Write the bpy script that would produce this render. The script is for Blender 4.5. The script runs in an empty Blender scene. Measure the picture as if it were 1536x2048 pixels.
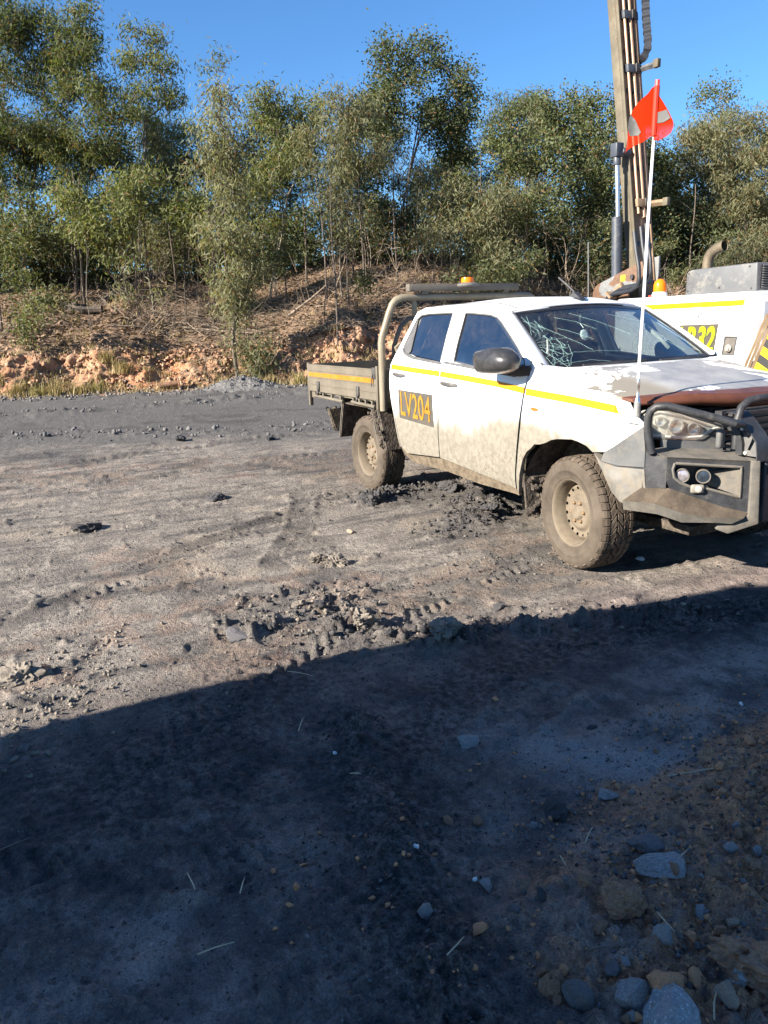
import bpy, bmesh, math, random
import numpy as np
from mathutils import Vector, Matrix
from mathutils.geometry import delaunay_2d_cdt
random.seed(7)
R = math.radians
SC = bpy.context.scene
COL = SC.collection

# ---------------------------------------------------------------- camera
cam = bpy.data.cameras.new('camera')
cam.sensor_fit = 'VERTICAL'; cam.sensor_height = 24.0; cam.sensor_width = 18.0
cam.lens = 24.0 * 1551.23 / 2048.0
cam.clip_start = 0.05; cam.clip_end = 3000
camo = bpy.data.objects.new('camera', cam); COL.objects.link(camo)
CAM = Vector((3.94212, -4.30093, 1.66379))
_yaw, _pit, _rol = R(153.1533), R(-13.61776), R(-1.9244)
_f = Vector((math.cos(_yaw) * math.cos(_pit), math.sin(_yaw) * math.cos(_pit), math.sin(_pit)))
_r = _f.cross(Vector((0, 0, 1))).normalized(); _u = _r.cross(_f)
_r2 = math.cos(_rol) * _r + math.sin(_rol) * _u; _u2 = -math.sin(_rol) * _r + math.cos(_rol) * _u
_m = Matrix((_r2, _u2, -_f)).transposed().to_4x4(); _m.translation = CAM
camo.matrix_world = _m
SC.camera = camo

# ---------------------------------------------------------------- sky and sun
SUN_EL = R(26.0)
SUN_AZ = (0.04, -1.0)                     # where the sun stands, seen from the ute
w = bpy.data.worlds.new('World'); SC.world = w; w.use_nodes = True
nt = w.node_tree; nt.nodes.clear()
sky = nt.nodes.new('ShaderNodeTexSky'); sky.sky_type = 'NISHITA'; sky.sun_disc = False
sky.sun_elevation = SUN_EL; sky.sun_rotation = math.atan2(SUN_AZ[0], SUN_AZ[1])
sky.altitude = 300; sky.air_density = 1.0; sky.dust_density = 0.15; sky.ozone_density = 3.0
bg = nt.nodes.new('ShaderNodeBackground'); bg.inputs['Strength'].default_value = 0.056
wo = nt.nodes.new('ShaderNodeOutputWorld')
tint = nt.nodes.new('ShaderNodeMix'); tint.data_type = 'RGBA'; tint.blend_type = 'MULTIPLY'; tint.inputs[0].default_value = 1.0
tint.inputs[7].default_value = (.53, .83, 1.08, 1)      # the clear dry inland sky of the photograph
nt.links.new(sky.outputs[0], tint.inputs[6]); nt.links.new(tint.outputs[2], bg.inputs[0]); nt.links.new(bg.outputs[0], wo.inputs[0])
sl = bpy.data.lights.new('sun', 'SUN'); sl.energy = 5.0; sl.angle = R(0.53); sl.color = (1.0, 0.92, 0.80)
so = bpy.data.objects.new('sun', sl); COL.objects.link(so)
_d = Vector((SUN_AZ[0], SUN_AZ[1], 0)).normalized() * math.cos(SUN_EL) + Vector((0, 0, math.sin(SUN_EL)))
so.rotation_euler = _d.to_track_quat('Z', 'Y').to_euler(); so.location = _d * 60
SC.view_settings.view_transform = 'Standard'; SC.view_settings.look = 'None'
SC.view_settings.exposure = 1.85; SC.view_settings.gamma = 1.0
SC.view_settings.use_curve_mapping = False
SC.render.engine = 'CYCLES'
SC.cycles.max_bounces = 8; SC.cycles.transparent_max_bounces = 12
SC.cycles.use_denoising = True

# ---------------------------------------------------------------- materials
class NT:
    def __init__(s, name):
        s.m = bpy.data.materials.new(name); s.m.use_nodes = True
        s.t = s.m.node_tree; s.t.nodes.clear()
        s.out = s.n('ShaderNodeOutputMaterial'); s.p = s.n('ShaderNodeBsdfPrincipled')
        s.l(s.p.outputs[0], s.out.inputs[0])
        s.tc = s.n('ShaderNodeTexCoord')
    def n(s, k, **kw):
        x = s.t.nodes.new(k)
        for a, b in kw.items(): setattr(x, a, b)
        return x
    def l(s, a, b): s.t.links.new(a, b)
    def put(s, sock, v):
        if isinstance(v, bpy.types.NodeSocket): s.l(v, sock)
        else: sock.default_value = v
    def noise(s, scale, detail=4, rough=.6, co=None, dist=0., stretch=None):
        x = s.n('ShaderNodeTexNoise'); x.inputs['Scale'].default_value = scale
        x.inputs['Detail'].default_value = detail; x.inputs['Roughness'].default_value = rough
        x.inputs['Distortion'].default_value = dist
        c = co or s.tc.outputs['Object']
        if stretch:
            mp = s.n('ShaderNodeMapping'); mp.inputs['Scale'].default_value = stretch
            s.l(c, mp.inputs[0]); c = mp.outputs[0]
        s.l(c, x.inputs['Vector'])
        return x.outputs['Fac']
    def ramp(s, fac, a, b, va=0., vb=1., smooth=True):
        x = s.n('ShaderNodeMapRange'); x.interpolation_type = 'SMOOTHSTEP' if smooth else 'LINEAR'
        s.put(x.inputs['Value'], fac)
        x.inputs['From Min'].default_value = a; x.inputs['From Max'].default_value = b
        x.inputs['To Min'].default_value = va; x.inputs['To Max'].default_value = vb
        return x.outputs[0]
    def math(s, op, a, b=0.5):
        x = s.n('ShaderNodeMath', operation=op); s.put(x.inputs[0], a); s.put(x.inputs[1], b)
        return x.outputs[0]
    def mix(s, fac, a, b, mode='MIX'):
        x = s.n('ShaderNodeMix', data_type='RGBA', blend_type=mode)
        s.put(x.inputs[0], fac)
        for q, v in ((6, a), (7, b)):
            if not isinstance(v, bpy.types.NodeSocket): v = (*v, 1) if len(v) == 3 else v
            s.put(x.inputs[q], v)
        return x.outputs[2]
    def bump(s, h, strength=.3, dist=.01):
        x = s.n('ShaderNodeBump'); x.inputs['Strength'].default_value = strength
        x.inputs['Distance'].default_value = dist; s.l(h, x.inputs['Height'])
        s.l(x.outputs[0], s.p.inputs['Normal']); return x
    def xyz(s, co=None):
        x = s.n('ShaderNodeSeparateXYZ'); s.l(co or s.tc.outputs['Object'], x.inputs[0]); return x.outputs
    def base(s, c, rough=.6, metal=0., spec=.5):
        if not isinstance(c, bpy.types.NodeSocket): c = (*c, 1) if len(c) == 3 else c
        s.put(s.p.inputs['Base Color'], c); s.put(s.p.inputs['Roughness'], rough)
        s.put(s.p.inputs['Metallic'], metal); s.put(s.p.inputs['Specular IOR Level'], spec)
        return s.m

MATS = {}
def M(name, col, rough=.6, metal=0., var=.25, vs=6., bump=.15, bs=70., dust=0., dustcol=(.30, .245, .18), spec=.4, bd=.004):
    """a plain material with uneven tone, fine relief and optional dust film"""
    if name in MATS: return MATS[name]
    a = NT(name)
    n1 = a.noise(vs, 6, .65); n2 = a.noise(bs, 3, .6)
    lo = tuple(c * (1 - var) for c in col); hi = tuple(min(1, c * (1 + var)) for c in col)
    c = a.mix(a.ramp(n1, .3, .7), lo, hi)
    r = rough
    if dust > 0:
        d = a.ramp(a.noise(vs * 1.7, 7, .72), .62 - dust * .6, .78 - dust * .35, 0, min(1, .25 + dust))
        c = a.mix(d, c, dustcol); r = a.ramp(d, 0, 1, rough, .95)
    if bump: a.bump(n2, bump, bd)
    MATS[name] = a.base(c, r, metal, spec)
    return MATS[name]

# ---------------------------------------------------------------- object helpers
def tag(o, label=None, cat=None, group=None, kind=None):
    if label: o['label'] = label
    if cat: o['category'] = cat
    if group: o['group'] = group
    if kind: o['kind'] = kind
    return o
def empty(name, loc=(0, 0, 0), rz=0.):
    o = bpy.data.objects.new(name, None); COL.objects.link(o); o.location = loc
    o.rotation_euler = (0, 0, rz); o.empty_display_size = .2
    return o
def link(name, me, mat=None, parent=None, loc=None, smooth=None):
    if mat is not None and len(me.materials) == 0: me.materials.append(mat)
    if smooth is not None and len(me.polygons):
        me.polygons.foreach_set('use_smooth', np.full(len(me.polygons), smooth))
    o = bpy.data.objects.new(name, me); COL.objects.link(o)
    if parent: o.parent = parent
    if loc is not None: o.location = loc
    return o
def pydata(name, v, f, mat=None, parent=None, smooth=False, autosmooth=None):
    me = bpy.data.meshes.new(name); me.from_pydata([tuple(x) for x in v], [], f); me.validate(); me.update()
    o = link(name, me, mat, parent, smooth=smooth)
    if autosmooth: me.set_sharp_from_angle(angle=R(autosmooth))
    return o
def fastmesh(name, V, F):
    """numpy quads or triangles -> mesh"""
    me = bpy.data.meshes.new(name); n = F.shape[1]
    me.vertices.add(len(V)); me.vertices.foreach_set('co', np.ascontiguousarray(V, dtype=np.float32).ravel())
    me.loops.add(F.size); me.loops.foreach_set('vertex_index', np.ascontiguousarray(F, dtype=np.int32).ravel())
    me.polygons.add(len(F)); me.polygons.foreach_set('loop_start', np.arange(0, F.size, n, dtype=np.int32))
    me.polygons.foreach_set('loop_total', np.full(len(F), n, dtype=np.int32))
    me.update(calc_edges=True)
    return me
def vcol(me, name, arr):
    a = me.color_attributes.new(name, 'FLOAT_COLOR', 'POINT')
    b = np.ones((len(arr), 4), dtype=np.float32); b[:, :arr.shape[1]] = arr
    a.data.foreach_set('color', b.ravel())

class MB:
    """collects shapes into one mesh"""
    def __init__(s): s.v = []; s.f = []
    def add(s, v, f):
        k = len(s.v); s.v += [tuple(x) for x in v]; s.f += [tuple(i + k for i in q) for q in f]; return s
    def box(s, c, d, rot=None):
        h = [x / 2 for x in d]; v = []
        for dx in (-1, 1):
            for dy in (-1, 1):
                for dz in (-1, 1):
                    p = Vector((dx * h[0], dy * h[1], dz * h[2]))
                    if rot is not None: p = rot @ p
                    v.append(p + Vector(c))
        return s.add(v, [(0, 1, 3, 2), (4, 6, 7, 5), (0, 4, 5, 1), (2, 3, 7, 6), (0, 2, 6, 4), (1, 5, 7, 3)])
    def b2(s, lo, hi):
        return s.box([(a + b) / 2 for a, b in zip(lo, hi)], [abs(b - a) for a, b in zip(lo, hi)])
    def tube(s, pts, r, n=10, caps=True, flat=1.0):
        pts = [Vector(p) for p in pts]; rs = r if hasattr(r, '__len__') else [r] * len(pts)
        prev = None; v = []; f = []
        for i, p in enumerate(pts):
            a = pts[max(0, i - 1)]; b = pts[min(len(pts) - 1, i + 1)]; t = (b - a)
            t = t.normalized() if t.length > 1e-9 else Vector((0, 0, 1))
            if prev is None:
                ref = Vector((0, 0, 1)) if abs(t.z) < .9 else Vector((1, 0, 0))
                x = t.cross(ref).normalized()
            else:
                x = (prev - t * prev.dot(t))
                x = x.normalized() if x.length > 1e-6 else t.orthogonal().normalized()
            prev = x; y = t.cross(x)
            for k in range(n):
                q = 2 * math.pi * k / n; v.append(p + x * (rs[i] * math.cos(q)) + y * (rs[i] * flat * math.sin(q)))
        for i in range(len(pts) - 1):
            for k in range(n):
                a, b = i * n + k, i * n + (k + 1) % n; f.append((a, b, b + n, a + n))
        if caps:
            f.append(tuple(reversed(range(n)))); f.append(tuple(range((len(pts) - 1) * n, len(pts) * n)))
        return s.add(v, f)
    def lathe(s, prof, n=24, M4=None):
        """profile (radius, height) about local Z"""
        v = []; f = []; M4 = M4 or Matrix()
        for r_, z_ in prof:
            for k in range(n):
                q = 2 * math.pi * k / n; v.append(M4 @ Vector((r_ * math.cos(q), r_ * math.sin(q), z_)))
        for i in range(len(prof) - 1):
            for k in range(n):
                a, b = i * n + k, i * n + (k + 1) % n; f.append((a, b, b + n, a + n))
        f.append(tuple(reversed(range(n)))); f.append(tuple(range((len(prof) - 1) * n, len(prof) * n)))
        return s.add(v, f)
    def prism(s, pts, off):
        """polygon of 3-D points pushed along a vector"""
        n = len(pts); off = Vector(off); v = [Vector(p) for p in pts]; v += [p + off for p in v]
        f = [tuple(range(n)), tuple(reversed(range(n, 2 * n)))]
        for i in range(n): j = (i + 1) % n; f.append((j, i, i + n, j + n))
        return s.add(v, f)
    def build(s, name, mat, parent=None, smooth=False, bevel=0., angle=35, seg=2):
        me = bpy.data.meshes.new(name); me.from_pydata(s.v, [], s.f); me.validate()
        bm = bmesh.new(); bm.from_mesh(me)
        bmesh.ops.recalc_face_normals(bm, faces=bm.faces)
        if bevel:
            es = [e for e in bm.edges if len(e.link_faces) == 2 and e.calc_face_angle(0) > R(angle)]
            bmesh.ops.bevel(bm, geom=es, offset=bevel, segments=seg, profile=.5, affect='EDGES', clamp_overlap=True)
        bm.to_mesh(me); bm.free()
        o = link(name, me, mat, parent, smooth=bool(smooth or bevel))
        if smooth or bevel: me.set_sharp_from_angle(angle=R(angle if not bevel else 50))
        return o

def inpoly(P, poly):
    """numpy: which points lie in the polygon"""
    x, y = P[:, 0], P[:, 1]; r = np.zeros(len(P), bool); n = len(poly)
    for i in range(n):
        x0, y0 = poly[i]; x1, y1 = poly[(i + 1) % n]
        if y0 == y1: continue
        c = ((y0 > y) != (y1 > y)) & (x < (x1 - x0) * (y - y0) / (y1 - y0) + x0)
        r ^= c
    return r
def resample(poly, step):
    out = []
    for i in range(len(poly)):
        a = np.array(poly[i]); b = np.array(poly[(i + 1) % len(poly)]); n = max(1, int(np.linalg.norm(b - a) / step))
        for k in range(n): out.append(tuple(a + (b - a) * k / n))
    return out
def cdt(outline, holes=(), step=.05):
    """triangulated flat region with inner points, so that it can be bent onto a surface"""
    loops = [resample(outline, step)] + [resample(h, step) for h in holes]
    pts = []; edges = []
    for lp in loops:
        k = len(pts); pts += lp; edges += [(k + i, k + (i + 1) % len(lp)) for i in range(len(lp))]
    lo = np.min(loops[0], 0); hi = np.max(loops[0], 0)
    gx = np.arange(lo[0] + step * .6, hi[0], step); gy = np.arange(lo[1] + step * .6, hi[1], step)
    G = np.array([(a + (step * .5 if j % 2 else 0), b) for j, b in enumerate(gy) for a in gx])
    if len(G):
        ok = inpoly(G, loops[0])
        for h in loops[1:]: ok &= ~inpoly(G, h)
        B = np.array(pts); G = G[ok]
        if len(G):
            dm = np.array([np.min(np.hypot(*(B - g).T)) for g in G]); pts += [tuple(g) for g in G[dm > step * .35]]
    vs, _, fs, *_ = delaunay_2d_cdt([Vector(p) for p in pts], edges, [], 0, 1e-6)
    V = np.array([tuple(v) for v in vs]); F = []
    cen = np.array([V[list(f)].mean(0) for f in fs]); ok = inpoly(cen, loops[0])
    for h in loops[1:]: ok &= ~inpoly(cen, h)
    F = [tuple(f) for f, k in zip(fs, ok) if k]
    return V, F
def sheet(name, outline, surf, mat, parent=None, holes=(), step=.05, thick=None, smooth=True, angle=40):
    """a panel: region in (a, b) bent by surf(a, b) -> (x, y, z); thick = vector pushed for the turned-in edge"""
    V, F = cdt(outline, holes, step)
    P = [Vector(surf(a, b)) for a, b in V]
    bm = bmesh.new(); vs = [bm.verts.new(p) for p in P]
    for f in F:
        try: bm.faces.new([vs[i] for i in f])
        except ValueError: pass
    bmesh.ops.recalc_face_normals(bm, faces=bm.faces)
    if thick is not None:
        t = Vector(thick)
        nn = sum((f.normal * f.calc_area() for f in bm.faces), Vector())
        if nn.dot(t) > 0: bmesh.ops.reverse_faces(bm, faces=bm.faces)
        be = [e for e in bm.edges if len(e.link_faces) == 1]
        r = bmesh.ops.extrude_edge_only(bm, edges=be)
        nv = [g for g in r['geom'] if isinstance(g, bmesh.types.BMVert)]
        bmesh.ops.translate(bm, vec=t, verts=nv)
        bmesh.ops.recalc_face_normals(bm, faces=bm.faces)
        nn2 = sum((f.normal * f.calc_area() for f in bm.faces), Vector())
        if nn2.dot(t) > 0: bmesh.ops.reverse_faces(bm, faces=bm.faces)
    me = bpy.data.meshes.new(name); bm.to_mesh(me); bm.free()
    o = link(name, me, mat, parent, smooth=smooth)
    if smooth: me.set_sharp_from_angle(angle=R(angle))
    return o
def copyo(o, parent=None, mirror=False):
    c = o.copy(); COL.objects.link(c)
    if parent: c.parent = parent
    return c
def mirrored(o, parent):
    """the same part for the far side of the vehicle: y -> -y"""
    me = o.data.copy(); n = len(me.vertices); a = np.empty(n * 3, np.float32); me.vertices.foreach_get('co', a)
    a = a.reshape(-1, 3); a[:, 1] *= -1; me.vertices.foreach_set('co', a.ravel()); me.flip_normals(); me.update()
    c = bpy.data.objects.new(o.name.split('.')[0], me); COL.objects.link(c); c.parent = parent
    return c
_FONT = {}
def text_mesh(name, s, w_, h_, to_world, mat, parent=None, bold=.02):
    """lettering as flat mesh letters, fitted to a w x h box; to_world(x, y) -> 3-D point"""
    cu = bpy.data.curves.new(name, 'FONT'); cu.body = s; cu.offset = bold; cu.resolution_u = 4
    to = bpy.data.objects.new(name, cu); COL.objects.link(to)
    bpy.context.view_layer.update()
    me = bpy.data.meshes.new_from_object(to.evaluated_get(bpy.context.evaluated_depsgraph_get()))
    bpy.data.objects.remove(to); bpy.data.curves.remove(cu)
    a = np.empty(len(me.vertices) * 3, np.float32); me.vertices.foreach_get('co', a); a = a.reshape(-1, 3)
    lo, hi = a.min(0), a.max(0)
    for v in me.vertices:
        x = (v.co.x - lo[0]) / (hi[0] - lo[0]) * w_; y = (v.co.y - lo[1]) / (hi[1] - lo[1]) * h_
        v.co = to_world(x, y)
    me.materials.clear(); me.name = name
    return link(name, me, mat, parent)

# ---------------------------------------------------------------- noise for terrain
def _hash(ix, iy, seed):
    h = (ix.astype(np.int64) * 374761393 + iy.astype(np.int64) * 668265263 + seed * 974711) & 0x7fffffff
    h = ((h ^ (h >> 13)) * 1274126177) & 0x7fffffff
    return ((h ^ (h >> 16)) & 0xffff) / 65535.0
def vnoise(x, y, seed=0):
    ix = np.floor(x); iy = np.floor(y); fx = x - ix; fy = y - iy
    fx = fx * fx * fx * (fx * (fx * 6 - 15) + 10); fy = fy * fy * fy * (fy * (fy * 6 - 15) + 10)
    a = _hash(ix, iy, seed); b = _hash(ix + 1, iy, seed); c = _hash(ix, iy + 1, seed); d = _hash(ix + 1, iy + 1, seed)
    return a + (b - a) * fx + (c - a) * fy + (a - b - c + d) * fx * fy
def fbm(x, y, o=4, seed=0, g=.5):
    s = 0; a = 1; t = 0
    for i in range(o):
        s = s + a * vnoise(x * 2 ** i + 13.7 * i, y * 2 ** i - 7.1 * i, seed + i); t += a; a *= g
    return s / t
def sstep(a, b, x):
    t = np.clip((x - a) / (b - a), 0, 1); return t * t * (3 - 2 * t)
def polydist(x, y, pts):
    d = np.full(np.shape(x), 1e9)
    for (x0, y0), (x1, y1) in zip(pts[:-1], pts[1:]):
        dx, dy = x1 - x0, y1 - y0; t = np.clip(((x - x0) * dx + (y - y0) * dy) / (dx * dx + dy * dy), 0, 1)
        d = np.minimum(d, np.hypot(x - x0 - t * dx, y - y0 - t * dy))
    return d
# the far edge of the road: k runs along it, s away from the road into the bush
EX, EY = -18.13, 0.0; TX, TY = .3729, .9279; NX, NY = -.9279, .3729
def ks_xy(k, s): return EX + k * TX + s * NX, EY + k * TY + s * NY
def xy_ks(x, y): return (x - EX) * TX + (y - EY) * TY, (x - EX) * NX + (y - EY) * NY
# ---------------------------------------------------------------- the ground
WIND_A = [ks_xy(-14, -4.4), ks_xy(-1.4, -4.7), ks_xy(3.9, -2.5), ks_xy(10, -1.6)]
WIND_B = [ks_xy(-8, -8.3), ks_xy(.2, -8.5), ks_xy(3.2, -9.4), ks_xy(4.4, -8.6), ks_xy(7, -8.2)]
CLOD_ROW = [(-.16, -3.25), (.12, -2.85), (.30, -2.6), (.62, -2.32), (.72, -1.75), (.95, -1.2), (1.25, -.4), (1.4, .3)]
CLOD_PATCH = [(-.42, -3.0), (-.36, -2.75), (-.18, -2.55), (0.02, -2.5)]
MUD_RIDGE = [(-2.62, -1.08), (-2.85, -.75), (-2.75, -.3), (-2.5, .2), (-2.3, .7)]
MUD_RIDGE2 = [(-2.5, .1), (-1.9, -.35), (-1.4, -.75)]
MUD_RIDGE3 = [(-1.2, -1.2), (-1.35, -.8), (-1.6, -.3)]
TRACK = [(-1.6, -3.6), (-2.17, -2.85), (-2.45, -2.1), (-3.05, -1.25), (-3.15, -.2)]
TRACK2 = [(-.05, -.92), (-.3, -1.35), (-.28, -1.8), (-.1, -2.3), (.1, -3.0)]
FORE_RIDGE = [(1.2, -3.05), (1.5, -3.22), (1.85, -3.28), (2.3, -3.41), (2.7, -3.5)]
LEFT_RUT = [(-.35, -3.9), (-.03, -4.03), (.3, -4.2), (.75, -4.42)]
LEFT_RUT2 = [(-.4, -4.4), (.1, -4.45), (.5, -4.5)]
COAL_TRACK = [(1.25, -.2), (1.12, -1.1), (1.0, -1.9), (1.2, -2.6), (1.55, -3.1), (2.1, -3.35), (2.9, -3.6)]
COAL_LEFT = [(.62, -3.2), (.95, -3.6), (1.2, -4.2)]
PRINTS = [([(-1.0, -4.2), (-2.1, -2.9), (-2.6, -1.9)], .13, 0.), ([(-2.6, -1.9), (-3.1, -.95)], .13, 1.), ([(-1.2, -2.6), (-2.2, -2.0), (-3.2, -1.6)], .12, 2.), ([(.25, -2.45), (-.05, -1.75), (-.30, -1.1)], .13, 3.), ([(.55, -3.4), (.05, -2.3)], .12, 4.),
          ([(-5.2, -3.2), (-5.6, -1.0), (-5.4, 1.2)], .16, 5.), ([(-7.0, -3.6), (-7.6, -.8), (-7.4, 1.6)], .16, 6.), ([(1.15, -.9), (1.3, -2.0), (1.75, -3.0)], .13, 7.), ([(.75, -3.5), (1.3, -4.4)], .13, 8.), ([(1.4, -4.6), (1.9, -3.7)], .12, 9.), ([(-.6, -4.6), (.4, -4.1)], .10, 10.)]
def ground_h(x, y, fine=True):
    k, s = xy_ks(x, y)
    h = .05 * (fbm(x * .35, y * .35, 3, 11) - .5) * sstep(6, 18, np.hypot(x, y))
    h = h + .030 * (fbm(x * 1.1, y * 1.1, 3, 5) - .5)
    if not fine: return h
    def ridge(pts, wd, amp, noise=9., seed=3, hard=.6):
        d = polydist(x, y, pts); m = np.exp(-(d / wd) ** 2)
        n = np.abs(fbm(x * noise, y * noise, 3, seed, .6) - .5) * 2; n2 = fbm(x * noise * .5, y * noise * .5, 3, seed + 9)
        n3 = np.abs(fbm(x * noise * 2.6, y * noise * 2.6, 3, seed + 5, .6) - .5) * 2
        return m * amp * (hard * np.clip(n * 1.7 + n3 * .7, 0, 1.6) * sstep(.38, .58, n2) + (1 - hard) * .6)
    rough = sstep(.45, .7, fbm(x * .9, y * .9, 3, 77))
    h = h + (.006 + .012 * rough) * (fbm(x * 7, y * 7, 4, 21, .6) - .5)
    bil = lambda f, o, sd: np.abs(fbm(x * f, y * f, o, sd, .6) - .5) * 2            # billows: sharp creases between crumbs
    h = h + (.005 + .016 * rough) * bil(11, 3, 31) * sstep(.40, .62, fbm(x * 3.1, y * 3.1, 3, 33)) + (.004 + .006 * rough) * bil(27, 2, 34) + .0035 * bil(60, 2, 35)
    nz = fbm(x * 4, y * 4, 3, 92)
    h = h + .022 * np.clip((fbm(x * 11, y * 11, 3, 45, .6) - .60) * 5, 0, 1) * sstep(.5, .62, nz)
    h = h + ridge(WIND_A, .55, .16, 3.2, 3) + ridge(WIND_B, .45, .085, 5, 4)
    h = h + ridge(CLOD_ROW, .15, .082, 11, 6, .9) + ridge(CLOD_PATCH, .24, .092, 10, 7, .9)
    h = h + ridge(MUD_RIDGE, .2, .15, 7, 8, .6) + ridge(MUD_RIDGE2, .28, .12, 6, 9, .6) + ridge(MUD_RIDGE3, .16, .08, 9, 10, .8)
    # wheel tracks: a pressed band between two squeezed-up lips, with tread marks
    for pts, wd, dep in ((TRACK, .15, .010), (TRACK2, .16, .012), (LEFT_RUT, .05, .008), (LEFT_RUT2, .05, .008)):
        d = polydist(x, y, pts)
        lip = np.exp(-((d - wd * 1.15) / (.035)) ** 2) * (.4 + .9 * fbm(x * 10, y * 10, 2, 61))
        press = sstep(wd * 1.1, wd * .8, d)
        h = h * (1 - .6 * press) - dep * press + .016 * lip * sstep(.35, .6, fbm(x * 3, y * 3, 3, 62))
        h = h + press * .005 * np.sin((x * 1.0 + y * .3) * 95 + 14 * np.abs(d)) * sstep(.45, .6, fbm(x * 2, y * 2, 2, 8))
    # tyre prints: bars of tread across the band, breaking up where the mud was dry
    for pts, w2, ph in PRINTS:
        for (x0, y0), (x1, y1) in zip(pts[:-1], pts[1:]):
            L = math.hypot(x1 - x0, y1 - y0); ux, uy = (x1 - x0) / L, (y1 - y0) / L
            al = (x - x0) * ux + (y - y0) * uy; ac = -(x - x0) * uy + (y - y0) * ux
            mk = sstep(w2, w2 * .85, np.abs(ac)) * sstep(-.05, .1, al) * sstep(L + .05, L - .1, al) * sstep(.36, .56, fbm(x * 1.7 + ph, y * 1.7, 3, 64))
            h = h - .010 * mk + .011 * mk * np.sin((al + np.abs(ac) * .9) * 66 + ph) + .020 * np.exp(-((np.abs(ac) - w2) / .03) ** 2) * sstep(-.05, .1, al) * sstep(L + .05, L - .1, al) * fbm(x * 9, y * 9, 2, 65)
    fg_ = sstep(.4, 1.1, x)
    h = h + fg_ * (.030 * bil(8, 3, 36) * sstep(.42, .6, fbm(x * 2.2, y * 2.2, 3, 37)) + .010 * bil(26, 2, 38) * (.4 + sstep(.4, .6, fbm(x * 3, y * 3, 2, 39))))
    h = h + ridge(FORE_RIDGE, .10, .085, 8, 14, .45)
    # churned heap of dirt at the near right
    pile = sstep(2.05, 2.75, x) * sstep(-3.45, -3.0, y) + sstep(1.9, 2.4, x) * sstep(-2.6, -1.9, y) * .7
    pile = np.clip(pile, 0, 1)
    h = h + pile * (.02 + .06 * np.clip((fbm(x * 5, y * 5, 3, 17, .6) - .42) * 1.8, 0, 1)
                    + .062 * bil(7, 3, 18) + .034 * bil(19, 3, 19) + .014 * bil(45, 2, 20))
    # coal crumbs of the road edge and the windrow foot
    foot = np.exp(-((s + .4) / .7) ** 2)
    h = h + foot * .10 * np.clip((fbm(x * 2.5, y * 2.5, 4, 44, .62) - .45) * 3, 0, 1)
    # keep the ute's tyres standing on the ground
    for wx in (0, -3.125):
        for wy in (-.80, .80):
            d = np.hypot(x - wx, (y - wy)); h = h * sstep(.16, .34, d) - .004 * (1 - sstep(.16, .34, d))
    return h
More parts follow.
